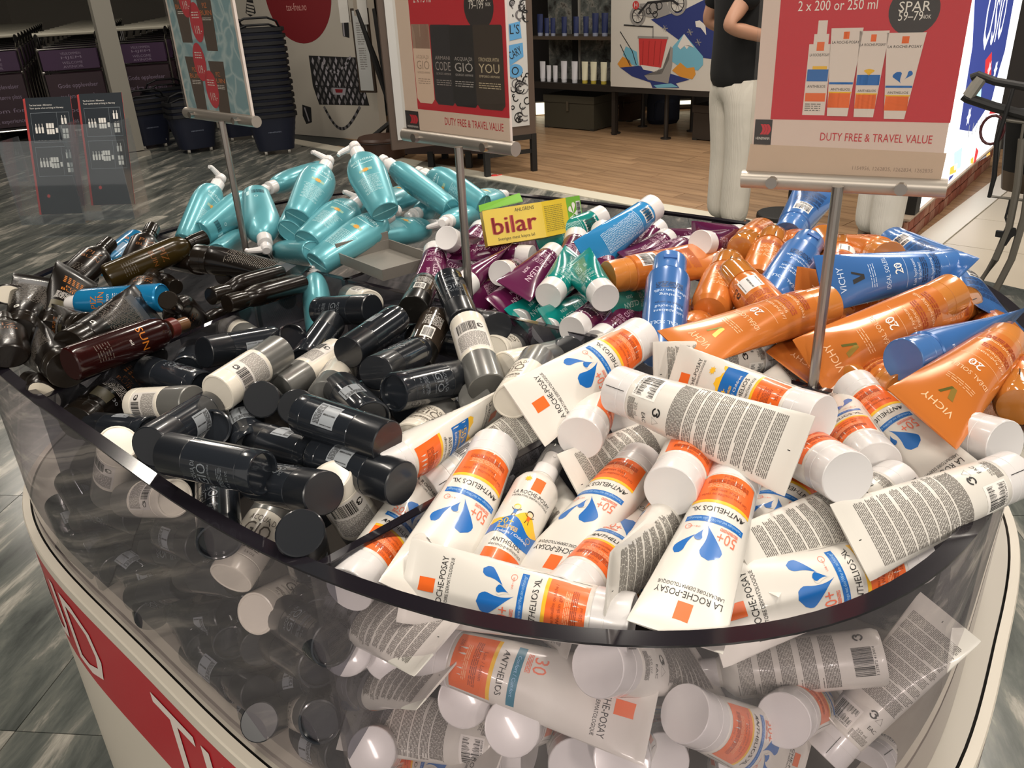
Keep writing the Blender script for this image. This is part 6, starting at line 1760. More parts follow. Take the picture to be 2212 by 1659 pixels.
# sweets box on the plum tubes ------------------------------------------------------
BOXY = mat('box_yellow', 'dfc02c', 0.35)
BOXG = mat('box_green', '6fae2f', 0.38)
BOXR = mat('box_red_ink', 'b3221f', 0.4)
b0 = at(1054, 532, 1.045)          # lower left of the front
b1 = at(1181, 512, 1.050)          # lower right
e1 = b1 - b0
wl_ = np.linalg.norm(e1)
e1 /= wl_
vv = ray(1110, 470)
e2 = at(1038, 474, 1.045 + .0) - b0
e2 = np.array([0, 0, 1.0]) * 0.93 + np.array([vv[0], vv[1], 0]) / np.linalg.norm(vv[:2]) * 0.36
e2 -= e1 * (e2 @ e1)
e2 /= np.linalg.norm(e2)
e3 = np.cross(e2, e1)               # away from the viewer or towards: make it away
if e3 @ vv < 0:
    e3 = -e3
hb = 0.056
sb = at(1259, 478, 1.05) - b1
sl = np.linalg.norm(sb)
sd = sb / sl
sd = sd - e2 * (sd @ e2) * 0.6
sd /= np.linalg.norm(sd)
sl = min(sl, 0.15)
sweets = thing('sweets_box', 'yellow sweets box with red lettering and green ends lying on the plum tubes', 'box', tuple(b0))
mb = MB()
P = lambda a, b, c=0.0: e1 * a + e2 * b + e3 * c
dep = 0.030
q1 = P(wl_, 0) + sd * sl
mb.add([P(0, 0), P(wl_, 0), P(wl_, hb), P(0, hb), P(0, 0, dep), P(wl_, 0, dep), P(wl_, hb, dep), P(0, hb, dep)],
       [(0, 1, 2, 3), (7, 6, 5, 4), (0, 4, 5, 1), (3, 2, 6, 7), (0, 3, 7, 4)], BOXY)
g0 = P(wl_, 0) + sd * sl * .62
mb.add([P(wl_, 0), g0, g0 + e2 * hb, P(wl_, hb), P(wl_, 0, dep), g0 + e3 * dep, g0 + e2 * hb + e3 * dep, P(wl_, hb, dep)], [(0, 1, 2, 3), (7, 6, 5, 4), (0, 4, 5, 1), (3, 2, 6, 7)], BOXY)
mb.add([g0, q1, q1 + e2 * hb, g0 + e2 * hb, g0 + e3 * dep, q1 + e3 * dep, q1 + e2 * hb + e3 * dep, g0 + e2 * hb + e3 * dep], [(0, 1, 2, 3), (7, 6, 5, 4), (0, 4, 5, 1), (3, 2, 6, 7), (1, 5, 6, 2)], BOXG)
mb.build('carton', sweets, 0)
mb = MB()
f_ = [P(-0.004, hb), P(wl_ * .70, hb + 0.006), P(wl_ * .72, hb + 0.006, dep * .9) + e2 * 0.016, P(0.0, hb, dep * .9) + e2 * 0.012]
mb.add(f_ + [p - e2 * 0.0015 for p in f_], [(0, 1, 2, 3), (7, 6, 5, 4), (0, 4, 5, 1), (1, 5, 6, 2), (2, 6, 7, 3), (3, 7, 4, 0)], BOXG)
mb.build('open_flap', sweets, 0)
dd = Decal(lambda x, z, c, lift: tuple(P(x, z) - e3 * (lift * 2)))
for bx_ in (-.0011, 0, .0011):
    dd.text('bilar', wl_ * .50 + bx_, hb * .28 + abs(bx_) * .4, 0.0270, BOXR, 0, 1, fit=wl_ * .74)
dd.text('AHLGRENS', wl_ * .70, hb * .84, 0.0055, mat('box_dark_ink', '3a3a20', 0.5), fit=wl_ * .33)
dd.text('Sveriges mest köpta bil', wl_ * .50, hb * .10, 0.0048, mat('box_dark_ink', '3a3a20', 0.5), fit=wl_ * .62)
sn = np.cross(sd, e2)
if sn @ vv > 0:
    sn = -sn
ds = Decal(lambda x, z, c, lift: tuple(P(wl_, 0) + sd * x + e2 * z + sn * lift * 2))
ds.fine(.004, sl * .5, .008, hb - .008, .003, mat('box_olive_ink', '8d8330', 0.5), 0, 1, 3, .006, .3, 0)
for k in range(5):
    a = 2 * PI * k / 5
    ds.drop((sl * .76, hb * .5), (sl * .76 + .011 * math.cos(a), hb * .5 + .016 * math.sin(a)), .005, mat('flower_white', 'e9e2da', 0.5), 0, 0, 1)
ds.rect(sl * .86, sl * .97, hb * .35, hb * .85, mat('sticker_pale', 'd9d6d4', 0.4), 0, 2)
ds.barcode(sl * .87, sl * .96, hb * .38, hb * .82, INK, 0, 3, 5, None, True)
dd.mb.build('print', sweets, 0)['kind'] = 'stuff'
ds.mb.build('side_print', sweets, 0)['kind'] = 'stuff'

# ------------------------------------------------------------------ leaflet stand
lf = thing('leaflet_stand', 'clear two pocket leaflet stand with dark cards, behind the bin at the left', 'leaflet stand', tuple(at(195, 530, 0) * [1, 1, 0] * 0 + np.array([-1.10, 2.28, 0])))
LO = np.array([-1.10, 2.28, 0])
LFM = clear('leaflet_acrylic', 'f2f5f6', 0.055, 'c4cad0', 0.03, 0.10)
CARD = mat('leaflet_navy', '1e262e', 0.5)
CRED = mat('leaflet_red', 'cf4a48', 0.5)
pl0 = Plane((-1.40, 2.27), (-0.40, 2.20))
mb = MB()
mb.box((0.0, 0.05, 0.39), (0.075, 0.03, 0.78), mat('stand_post', 'b5ac9c', 0.45))
mb.build('post', lf)
mb = MB()
mb.lathe([(0.19, 0.0), (0.19, 0.012), (0.02, 0.016)], mat('stand_foot', '8d877c', 0.45), 28)
mb.build('foot', lf)


def leaflet(px0, px1, pyt, pyb, depth, nstack):
    """card leaning back in its pocket"""
    a, z0 = pl0.hit((px0 + px1) / 2, pyb)
    _, z1 = pl0.hit((px0 + px1) / 2, pyt)
    w2 = (pl0.hit(px1, pyb)[0] - pl0.hit(px0, pyb)[0]) / 2
    up = np.array([0, 0, 1.0]) * 0.97 - pl0.n * 0.24
    up /= np.linalg.norm(up)
    nn = np.cross(pl0.u, up)
    if nn @ pl0.n < 0:
        nn = -nn
    base = pl0.pt(a, z0, depth) - LO
    h = (z1 - z0) / up[2]
    for k in range(nstack):
        mb = MB()
        c = base + up * (h / 2) - nn * (0.0035 * k) - pl0.u * (0.0035 * k)
        mb.box(c, (2 * w2, 0.0012, h), CRED, ax=[pl0.u, nn, up])
        if k == 0:
            mb.box(c + nn * 0.0010, (2 * w2, 0.0008, h), CARD, ax=[pl0.u, nn, up])
        cd = mb.build('leaflet', lf, 0)
        if k == 0:
            d = Decal(lambda x, z, cc, lift: tuple(base + pl0.u * x + up * z + nn * (0.0016 + lift)))
            gi = mat('leaflet_grey_ink', '8a949c', 0.5)
            d.text('Tax free kvote / Allowance', -w2 * .85, h * .93, 0.0042, WINK, 0, 1, 'l', fit=w2 * 1.0)
            d.text('Your quota when arriving in Norway', -w2 * .85, h * .905, 0.0042, WINK, 0, 1, 'l', fit=w2 * 1.5)
            for zb in (0.62, 0.33):
                for q_ in ((-w2 * .85, w2 * .85, h * zb, h * zb + .0008), (-w2 * .85, w2 * .85, h * (zb + .25), h * (zb + .25) + .0008), (w2 * .30, w2 * .31, h * zb, h * (zb + .25)),
                           (-w2 * .85, -w2 * .84, h * zb, h * (zb + .25)), (w2 * .84, w2 * .85, h * zb, h * (zb + .25))):
                    d.rect(*q_, gi, 0, 1)
                for i in range(3 if zb > .5 else 4):
                    x = -w2 * .72 + i * w2 * .14
                    d.rect(x, x + w2 * .09, h * (zb + .08), h * (zb + .13), WINK, 0, 2)
                    d.rect(x + w2 * .03, x + w2 * .06, h * (zb + .13), h * (zb + .16), WINK, 0, 2)
                for i in range(3):
                    for j in range(2):
                        x = -w2 * .22 + i * w2 * .12
                        d.rect(x, x + w2 * .10, h * (zb + .07 + .05 * j), h * (zb + .112 + .05 * j), WINK, 0, 2)
                d.rect(w2 * .18, w2 * .28, h * (zb + .08), h * (zb + .12), WINK, 0, 2)
                for i in range(2):
                    x = w2 * .48 + i * w2 * .14
                    d.rect(x, x + w2 * .09, h * (zb + .15), h * (zb + .20), WINK, 0, 2)
                    d.rect(x + w2 * .03, x + w2 * .06, h * (zb + .20), h * (zb + .225), WINK, 0, 2)
                    for j in range(2):
                        d.rect(x, x + w2 * .11, h * (zb + .03 + .045 * j), h * (zb + .068 + .045 * j), WINK, 0, 2)
            d.sun(-w2 * .55, h * .16, .006, CRED)
            d.mb.build('print', cd, 0)['kind'] = 'stuff'


leaflet(90, 186, 215, 462, 0.0, 6)
leaflet(206, 296, 205, 440, 0.01, 5)
leaflet(48, 120, 258, 400, -0.06, 2)
leaflet(150, 240, 225, 360, -0.10, 2)
for (x0, x1, yt, yb, dp) in ((62, 200, 298, 480, 0.03), (196, 305, 262, 470, 0.03)):
    a0, b0 = pl0.hit(x0, yb)
    a1, _ = pl0.hit(x1, yb)
    _, b1 = pl0.hit((x0 + x1) / 2, yt)
    mb = MB()
    pl0.slab(mb, a0, a1, b0, b1, dp, dp + 0.003, LFM)
    pl0.slab(mb, a0, a0 + .003, b0, b1, dp - 0.09, dp, LFM)
    pl0.slab(mb, a1 - .003, a1, b0, b1, dp - 0.09, dp, LFM)
    pl0.slab(mb, a0, a1, b0, b0 + .003, dp - 0.09, dp, LFM)
    mb.v = [tuple(np.array(v) - LO) for v in mb.v]
    mb.build('pocket', lf, 0)
a0, b0 = pl0.hit(95, 500)
a1, _ = pl0.hit(330, 470)
mb = MB()
pl0.slab(mb, a0 + .01, a1 - .09, b0 - .01, b0 - .005, -0.08, 0.03, LFM)
mb.v = [tuple(np.array(v) - LO) for v in mb.v]
mb.build('tray_base', lf, 0)

# ------------------------------------------------------------------ shop walls
WALLM = mat('wall_warm_white', 'b9b2a6', 0.6)
DARKW = mat('wall_charcoal', '2a2624', 0.7)
wl = Plane(at(649, 291)[:2], at(783, 302)[:2])
SL = wl.hit(822, 280)[0]
mb = MB()
wl.slab(mb, wl.hit(455, 200)[0], SL, 0.0, 3.1, -0.10, 0.0, WALLM)
link('wall_left', mb.mesh('wall_left', 0), kind='structure')
d = PD(wl, 0.001)
WRED = mat('wall_red', '7e2026', 0.5)
d.dot(641, -18, wl.hit(715, -18)[0] - wl.hit(641, -18)[0], WRED, 0, 48)
d.words('tax-free.no', 641, 23, 0.072, mat('wall_pale_ink', 'd49a94', 0.5), 1, fit=0.30)
disc = d.mb
wall_sign = thing('wall_disc', 'round red disc with a web address on the pale wall above the baskets', 'sign', tuple(wl.pt(*wl.hit(641, 20))))
disc.v = [tuple(np.array(v) - np.array(wall_sign.location)) for v in disc.v]
disc.build('print', wall_sign, 0)
BAGK = mat('drawing_black', '1d1c1e', 0.6)
BAGG = mat('drawing_grey', '6d6a6c', 0.6)
BAGL = mat('drawing_light', '98949a', 0.6)
d = PD(wl, 0.001)
d.q([(667, 120), (770, 124), (772, 130), (798, 228), (690, 226), (676, 185)], BAGK, 0)
for i in range(9):
    for j in range(8):
        px, py = 676 + i * 12.5 + (j % 2) * 6.2 + j * 2.0, 132 + j * 12.5
        if px < 772 + (py - 130) * .22 and py < 222 and not (183 < py < 190):
            x, z = wl.hit(px, py)
            d.poly([(x - .020, z - .004), (x, z - .038), (x + .020, z + .004), (x, z + .038)], BAGG if (i + j) % 2 else BAGL, 0, 1)
d.line([(676, 184), (735, 190), (795, 188)], .012, BAGK, 2)
d.q([(718, 189), (748, 190), (746, 206), (720, 204)], BAGL, 2)
d.q([(724, 192), (741, 193), (740, 200), (726, 200)], WRED, 3)
pts = [(700 + 78 * t, 230 + 48 * math.sin(PI * t)) for t in np.linspace(0, 1, 22)]
for i in range(0, 21):
    d.line([pts[i], pts[i + 1]], .030, BAGK if i % 2 else BAGG, 2)
pts = [(688 + 70 * t, 122 + 34 * math.sin(PI * t)) for t in np.linspace(0, 1, 18)]
for i in range(0, 17):
    d.line([pts[i], pts[i + 1]], .024, BAGK if i % 2 else BAGL, 3)
d.q([(732, -30), (748, -30), (755, 82), (741, 78)], BAGK, 0)
d.line([(737, 0), (744, 78)], .02, BAGL, 1)
d.q([(653, 226), (672, 232), (674, 264), (662, 268), (654, 250)], BAGK, 0)
d.line([(658, 232), (668, 262)], .02, BAGL, 1)
d.q([(533, 0), (546, 0), (553, 28), (541, 36), (531, 28)], BAGK, 0)
for k in range(4):
    d.line([(533, 6 + 7 * k), (549, 10 + 7 * k)], .02, WALLM, 1)
mural = thing('wall_drawing', 'black ink drawing of a quilted handbag with chain strap on the pale wall', 'drawing', tuple(wl.pt(*wl.hit(730, 180))))
d.mb.v = [tuple(np.array(v) - np.array(mural.location)) for v in d.mb.v]
d.mb.build('print', mural, 0)['kind'] = 'stuff'

mb = MB()
mb.box((-4.5, 19.4, 1.55), (13, 0.1, 3.1), WALLM)
link('wall_far', mb.mesh('wall_far', 0), kind='structure')
# charcoal back wall and side wall of the shop
bw0 = np.array([-1.3, 11.4])
mb = MB()
mb.box((bw0[0] + 4.0, 11.2 - 1.2, 1.55), (12, 0.1, 3.1), DARKW, rz=math.atan2(u1[1], u1[0]) * 0.6)
link('wall_back', mb.mesh('wall_back', 0), kind='structure')
mb = MB()
mb.box((-10.2, 8.5, 1.55), (0.1, 23, 3.1), WALLM)
link('wall_side', mb.mesh('wall_side', 0), kind='structure')
mb = MB()
mb.box((0, 9.0, 3.25), (21, 22, 0.1), mat('ceiling_paint', '4a4744', 0.8))
link('ceiling', mb.mesh('ceiling', 0), kind='structure')

# ------------------------------------------------------------------ grey post
pb = at(292, 335, 0)
post = thing('square_post', 'grey square steel post rising in front of the shopping trolleys', 'post', tuple(pb))
mb = MB()
mb.box((0, 0, 1.6), (0.17, 0.17, 3.1), mat('post_grey', '8d897f', 0.5), rz=0.55)
mb.build('post_shaft', post, 0)
mb = MB()
mb.box((0, 0, 0.02), (0.26, 0.26, 0.04), mat('post_grey', '8d897f', 0.5), rz=0.55)
mb.box((0.085, -0.11, 1.83), (0.03, 0.035, 0.22), mat('post_handle_black', '1b1a1a', 0.5), rz=0.55)
mb.build('foot_plate', post, 0)

# ------------------------------------------------------------------ shopping trolleys
CHROME = mat('chrome_wire', '8d8a86', 0.22, 0.95)
CHDK = mat('dark_wire', '2e2b2b', 0.35, 0.6)
PURP = mat('panel_purple', '3a1a40', 0.4)
PURPD = mat('panel_plum', '2c121f', 0.45)
HAND = mat('handle_cream', 'cfcab8', 0.45)
RUBB = mat('rubber_black', '161514', 0.6)


def trolley(full=True):
    root = bpy.data.objects.new('luggage_trolley', None)
    COL.objects.link(root)
    mb = MB()
    for sx in (-0.30, 0.30):
        mb.bar([(sx, -0.30, 0.12), (sx, 0.30, 0.16)], 0.016, CHROME, 6)
        mb.bar([(sx, -0.28, 0.14), (sx * 1.0, -0.22, 1.0), (sx, -0.05, 1.06)], 0.013, CHROME, 6)
        mb.bar([(sx, -0.10, 1.07), (sx, 0.0, 1.12)], 0.02, RUBB, 6)
    for z in (0.14, 0.75, 0.98):
        mb.bar([(-0.30, -0.285 + z * .06, z), (0.30, -0.285 + z * .06, z)], 0.010, CHROME, 6)
    mb.build('wire_frame', root)
    mb = MB()
    mb.bar([(-0.33, 0.0, 1.12), (0.33, 0.0, 1.12)], 0.022, HAND, 8)
    mb.build('handle', root)
    mb = MB()
    mb.box((0, 0.0, 0.16), (0.56, 0.56, 0.02), CHDK)
    mb.build('deck', root)
    if full:
        for (z0, z1, m, lines) in ((0.77, 0.97, PURP, ('VELKOMMEN', 'HJEM', 'WELCOME', 'AVINOR')), (0.18, 0.73, PURPD, ('Gode opplevelser', 'tar fem større plass', 'Room for', 'great experiences'))):
            mb = MB()
            mb.box((0, -0.262, (z0 + z1) / 2), (0.56, 0.012, z1 - z0), m)
            o = mb.build('ad_panel', root, 0)
            d = Decal(lambda x, z, c, lift: (x, -0.2685 - lift * 4, z))
            tx = mat('panel_ink', '8a7a90', 0.5)
            for k, l in enumerate(lines):
                zz = z0 + (z1 - z0) * (0.74 - 0.2 * k - (0.06 if k > 1 else 0))
                d.text(l, 0.02, zz, 0.045 if z0 < .5 else 0.026, tx, fit=(0.40 if z0 < .5 else 0.2))
            d.mb.build('print', o, 0)['kind'] = 'stuff'
    for sx in (-0.26, 0.26):
        for sy in (-0.26, 0.26):
            mb = MB()
            mb.bar([(sx - 0.015, sy, 0.06), (sx + 0.015, sy, 0.06)], 0.06, RUBB, 12)
            mb.build('wheel', root)
    return root


TPOS = ((28, 312, -0.10, 'leftmost row'), (196, 308, -0.10, 'second row behind the leaflets'), (338, 285, -0.16, 'row right of the grey post'))
tro = trolley(True)
first = True
for (px, py, yaw, where) in TPOS:
    p = at(px, py, 0)
    dv = np.array([p[0], p[1]]) / math.hypot(p[0], p[1])
    rz = math.atan2(dv[1], dv[0]) - PI / 2 + yaw
    fw = np.array([-math.sin(rz), math.cos(rz)])
    for k in range(12):
        o = tro if first else copy_tree(tro)
        first = False
        q_ = p[:2] + fw * (0.56 * k + 0.3)
        o.location = (q_[0], q_[1], 0)
        o.rotation_euler = (0, 0, rz)
        o['category'] = 'trolley'
        o['group'] = 'parked luggage trolleys'
        if k == 0:
            o['label'] = 'front luggage trolley with dark purple panels, ' + where
        else:
            o['label'] = 'luggage trolley pushed into the one before it, cream handle showing'

# ------------------------------------------------------------------ shopping baskets
NAVY = mat('basket_navy', '141a2e', 0.5)
NAVD = mat('basket_rim_dark', '0b0c11', 0.55)


def basket():
    root = bpy.data.objects.new('shopping_basket', None)
    COL.objects.link(root)
    W1, D1, W0, D0, H_ = 0.23, 0.165, 0.17, 0.12, 0.38

    def rr(w_, d_, z, n=24, e=4.0):
        out = []
        for k in range(n):
            t = 2 * PI * k / n
            c, s_ = math.cos(t), math.sin(t)
            r_ = (abs(c) ** e + abs(s_) ** e) ** (-1 / e)
            out.append((w_ * r_ * c, d_ * r_ * s_, z))
        return out
    mb = MB()
    rings = []
    for k in range(13):
        t = k / 12
        bump = 1.012 if k % 2 else 1.0
        rings.append(rr((W0 + (W1 - W0) * t) * bump, (D0 + (D1 - D0) * t) * bump, 0.04 + (H_ - 0.06) * t))
    rings += [rr(W1 - .012, D1 - .012, H_ - 0.02), rr(W0 - .01, D0 - .01, 0.06)]
    mb.loft(rings, NAVY)
    mb.build('basket_body', root, 60)
    mb = MB()
    mb.loft([rr(W1 + .004, D1 + .004, H_ - .035), rr(W1 + .016, D1 + .016, H_ - .03), rr(W1 + .016, D1 + .016, H_), rr(W1 - .006, D1 - .006, H_), rr(W1 - .006, D1 - .006, H_ - .03)], NAVD, (False, False))
    mb.build('rim', root)
    mb = MB()
    mb.bar([(-W1 * .92, -.02, H_ - .02), (-W1 * .80, -.06, H_ + .05), (-.1, -.10, H_ + .085), (.1, -.10, H_ + .085), (W1 * .80, -.06, H_ + .05), (W1 * .92, -.02, H_ - .02)], 0.010, NAVD, 8)
    mb.build('handle', root)
    mb = MB()
    mb.rect = None
    for sx in (-0.11, 0.11):
        m2 = MB()
        m2.bar([(sx - .012, -.09, .022), (sx + .012, -.09, .022)], .022, mat('caster_grey', 'a7a39a', .4), 10)
        m2.build('caster', root)
    d = Decal(lambda x, z, c, lift: (x, -(D0 + (D1 - D0) * (z - .04) / (H_ - .06)) * 1.02 - lift * 4, z))
    d.text('HEINEMANN', 0, 0.21, 0.012, mat('basket_ink', '8f98ac', .5), fit=.12)
    d.mb.build('print', root, 0)['kind'] = 'stuff'
    return root


bk = basket()
first = True
for (px, py, n, rz, what) in ((598, 330, 14, 0.10, 'tall stack beside the pale wall'), (520, 300, 14, 0.2, 'tall stack behind the water patterned sign'),
                              (428, 326, 3, 0.25, 'low pair under the water patterned sign'), (330, 318, 3, 0.3, 'low stack beside the leaflet stand'), (372, 282, 3, .3, 'low stack behind')):
    p = at(px, py, 0)
    for k in range(n):
        o = bk if first else copy_tree(bk)
        first = False
        o.location = (p[0] + random.uniform(-.004, .004), p[1], 0.058 * k)
        o.rotation_euler = (0, 0, rz + random.uniform(-.02, .02) + math.atan2(p[1], p[0]) - PI / 2)
        o['category'] = 'basket'
        o['group'] = 'stacked shopping baskets'
        o['label'] = ('navy shopping basket at the bottom of the ' if k == 0 else 'navy shopping basket nested higher in the ') + what

# ------------------------------------------------------------------ notice on a black stand, pouf, dark bench
npl = Plane(at(800, 312)[:2], at(912, 318)[:2])
ns_ = thing('notice_stand', 'framed white notice hanging on a black stand beside the pale wall', 'notice', tuple(at(855, 325, 0)))
NO = np.array(ns_.location)
h = npl.hit
mb = MB()
a0, z0 = h(780, 196)
a1, z1 = h(826, 15)
a0b, a1b = h(774, 20)[0], h(826, 205)[0]
npl.slab(mb, a0b, a1b + .02, z0, z1, 0.10, 0.125, mat('notice_frame', '3a2f26', .5))
npl.slab(mb, a0b + .02, a1b, z0 + .02, z1 - .02, 0.125, 0.128, mat('notice_paper', 'b9bab8', .4))
mb.v = [tuple(np.array(v) - NO) for v in mb.v]
fr_ = mb.build('frame', ns_, 0)
d = Decal(npl.S(0.1285))
ac = (a0b + a1b) / 2 + .01
d.fine(a0b + .05, a1b - .04, z0 + .18, z0 + .62, .020, mat('notice_ink', '85827e', .6), 0, 1, 2, .05, .35, 11)
d.rect(ac - .05, ac + .05, z0 + .68, z0 + .82, mat('notice_tan', 'a3988a', .5))
d.mb.v = [tuple(np.array(v) - NO) for v in d.mb.v]
d.mb.build('print', fr_, 0)['kind'] = 'stuff'
mb = MB()
px_ = npl.pt(*h(852, 300)) - NO
mb.bar([(0, 0, 0.02), (-.02, 0.02, 1.7)], .028, RUBB, 10)
for a in range(4):
    t = a * PI / 2 + .4
    mb.bar([(0, 0, .28), (.20 * math.cos(t), .20 * math.sin(t), .16), (.30 * math.cos(t), .30 * math.sin(t), .0)], .022, RUBB, 8)
for a in range(5):
    t = a * 2 * PI / 5 + .7
    mb.bar([(0, 0, .35), (.10 * math.cos(t), .08 * math.sin(t), .8), (.22 * math.cos(t), .12 * math.sin(t), 1.25)], [.02, .03, .015], RUBB, 8)
mb.build('stand_post', ns_)
for a in range(2):
    mb = MB()
    q_ = npl.pt(*h(762 + 40 * a, 22), .13) - NO
    mb.box(q_, (.085, .05, .20 + .03 * a), mat('white_clip', 'cfccc6', .5))
    mb.build('paper_clip', ns_)
pf = thing('round_pouf', 'low round brown leather pouf behind the turquoise bottles', 'pouf', tuple(at(826, 340, 0)))
mb = MB()
mb.lathe([(.20, 0), (.215, .01), (.215, .17), (.20, .19), (.02, .192)], mat('brown_leather', '4a3226', .45), 32)
mb.build('pouf_body', pf)
mb = MB()
mb.lathe([(.218, .150), (.221, .155), (.218, .160)], mat('dark_seam', '2c1d16', .5), 32, (False, False))
mb.build('seam', pf)
DKW = mat('dark_wood', '38241c', .45)
bplane = Plane(at(908, 362)[:2], at(1030, 362)[:2])
bn = thing('wooden_bench', 'dark reddish wooden bench behind the pole of the middle sign', 'bench', tuple(at(965, 362, 0)))
BN = np.array(bn.location)
mb = MB()
zt = bplane.hit(960, 290)[1]
bplane.slab(mb, -.12, bplane.len + .12, zt - .16, zt, -.45, .02, DKW)
mb.v = [tuple(np.array(v) - BN) for v in mb.v]
mb.build('bench_body', bn, 0)
for px in (933, 1014):
    for dp in (0, -.4):
        a, _ = bplane.hit(px, 362)
        mb = MB()
        bplane.slab(mb, a - .025, a + .025, 0, zt - .14, dp - .025, dp + .025, RUBB)
        mb.v = [tuple(np.array(v) - BN) for v in mb.v]
        mb.build('leg', bn, 0)

# ------------------------------------------------------------------ framed board with blue lettering
fp = Plane(at(1050, 384)[:2], at(1160, 369)[:2])
fb = thing('easel_board', 'brown framed board of ink drawings with blue lettering, half behind the middle sign', 'board', tuple(at(1105, 376, 0)))
FO = np.array(fb.location)
FRM = mat('taupe_frame', '5b4d44', .5)
zb = fp.hit(1140, 290)[1]
mb = MB()
fp.slab(mb, -.75, fp.len + .0, zb, 2.3, -.03, .0, FRM)
mb.v = [tuple(np.array(v) - FO) for v in mb.v]
mb.build('board_frame', fb, 0)
mb = MB()
a1 = fp.hit(1141, 200)[0]
fp.slab(mb, -.70, a1, zb + .07, 2.25, .0, .006, mat('board_white', 'c9c8c6', .45))
mb.v = [tuple(np.array(v) - FO) for v in mb.v]
bo = mb.build('panel', fb, 0)
for a in (.02, fp.len - .02):
    mb = MB()
    fp.slab(mb, a - .022, a + .022, 0, zb, -.035, .008, RUBB)
    mb.v = [tuple(np.array(v) - FO) for v in mb.v]
    mb.build('leg', fb, 0)
mb = MB()
fp.slab(mb, 0, fp.len, .15, .18, -.03, .0, RUBB)
fp.slab(mb, 0, fp.len, zb - .04, zb, -.03, .004, RUBB)
mb.v = [tuple(np.array(v) - FO) for v in mb.v]
mb.build('crossbar', fb, 0)
d = PD(fp, .0065)
SKY = mat('board_blue', '5f9fd0', .45)
rr = random.Random(5)
for k in range(46):
    px, py = rr.uniform(1104, 1139), rr.choice((rr.uniform(0, 45), rr.uniform(160, 265)))
    x, z = fp.hit(px, py)
    r_ = rr.uniform(.012, .05)
    d.ring(x, z, r_, .009, BAGK if k % 3 else BAGG, 0, 1, rr.uniform(0, 180), rr.uniform(220, 380), 12)
d.q([(1098, 52), (1122, 46), (1126, 82), (1100, 88)], SKY, 2)
d.words("L'S", 1111, 73, .065, BAGK, 3, fit=.08)
d.q([(1098, 98), (1128, 92), (1130, 122), (1100, 142)], SKY, 2)
d.words('CARY', 1115, 122, .06, BAGK, 3, fit=.11, rot=24)
x, z = fp.hit(1112, 153)
d.poly([(x + .065 * math.cos(2 * PI * k / 22), z + .05 * math.sin(2 * PI * k / 22)) for k in range(22)], SKY, 0, 2)
d.ring(x, z, .03, .008, BAGK, 0, 3)
d.mb.v = [tuple(np.array(v) - FO) for v in d.mb.v]
d.mb.build('print', bo, 0)['kind'] = 'stuff'

# ------------------------------------------------------------------ display shelf with creams
sp = Plane(at(1177, 278)[:2], at(1438, 303)[:2])
sh = thing('display_shelf', 'dark metal shelf unit with two rows of creams, left of the painted board', 'shelf', tuple(at(1250, 285, 0)))
SO = np.array(sh.location)
h = sp.hit
sL, sR = h(1140, 150)[0], h(1329, 150)[0]
SMET = mat('shelf_dark_metal', '26211d', .5)
SBACK = noise_floor('shelf_rough_back', '2c2824', '4a433c', .4, .8)
z1 = h(1240, 79)[1]
z2 = h(1240, 181)[1]


def spart(name, parent, *a):
    mb = MB()
    sp.slab(mb, *a)
    mb.v = [tuple(np.array(v) - SO) for v in mb.v]
    return mb.build(name, parent, 0)


spart('shelf_board', sh, sL, sR, z1 - .03, z1, -.34, .0, mat('shelf_edge_wood', '4a3f34', .5))
spart('shelf_board', sh, sL, sR, z2 - .06, z2, -.34, .0, SMET)
spart('back_panel', sh, sL, sR, z2, 2.4, -.37, -.35, SBACK)
spart('side_post', sh, sR - .04, sR, 0, 2.4, -.04, .0, SMET)
spart('side_post', sh, sL, sL + .04, 0, 2.4, -.04, .0, SMET)
spart('back_upright', sh, h(1192, 50)[0], h(1192, 50)[0] + .07, z2, 2.4, -.35, -.32, RUBB)
spart('back_upright', sh, h(1202, 50)[0], h(1202, 50)[0] + .03, z2, 2.4, -.35, -.33, mat('light_strip_grey', 'a5a198', .5))


def cream(colr, base):
    root = bpy.data.objects.new('cream_tube', None)
    COL.objects.link(root)
    mb = MB()
    mb.loft([ell(.028, .026, .028, 14), ell(.030, .022, .07, 14), ell(.034, .012, .14, 14), ell(.036, .002, .185, 14)], mat('cream_' + colr, colr, .4))
    mb.build('tube_body', root)
    mb = MB()
    mb.lathe([(.024, 0), (.025, .003), (.025, .028)], mat('creamcap_' + base, base, .4), 14)
    mb.build('cap', root)
    return root


c1 = cream('d6d6dc', 'cfcfd4')
c2 = cream('e2dfc4', 'c9b44a')
c3 = cream('2b3560', '9aa0b4')
lab = {c1: 'white cream tube standing on the lower shelf', c2: 'white cream tube with yellow cap on the lower shelf', c3: 'dark blue cream tube standing on the upper shelf'}
grp = {c1: 'white creams on the lower shelf', c2: 'yellow capped creams on the lower shelf', c3: 'blue creams on the upper shelf'}
seen = set()


def put_cream(c, px, z, k):
    o = c if c not in seen else copy_tree(c)
    seen.add(c)
    p = sp.pt(h(px, 150)[0], z + .0005, -.07)
    o.location = tuple(p)
    o.rotation_euler = (0, 0, math.atan2(sp.u[1], sp.u[0]))
    o.scale = (k,) * 3
    o['label'], o['category'], o['group'] = lab[c], 'cream tube', grp[c]


for px, k in ((1163, 1.05), (1176, .85), (1190, .85), (1209, 1.1), (1232, 1.1)):
    put_cream(c1, px, z2, k)
for px in (1254, 1273, 1295, 1316):
    put_cream(c2, px, z2, 1.1)
for px, k in ((1160, 1.1), (1174, .9), (1187, .9), (1211, .95), (1236, .95), (1257, .95), (1277, 1.1), (1297, 1.1), (1318, 1.1)):
    put_cream(c3, px, z1, k)

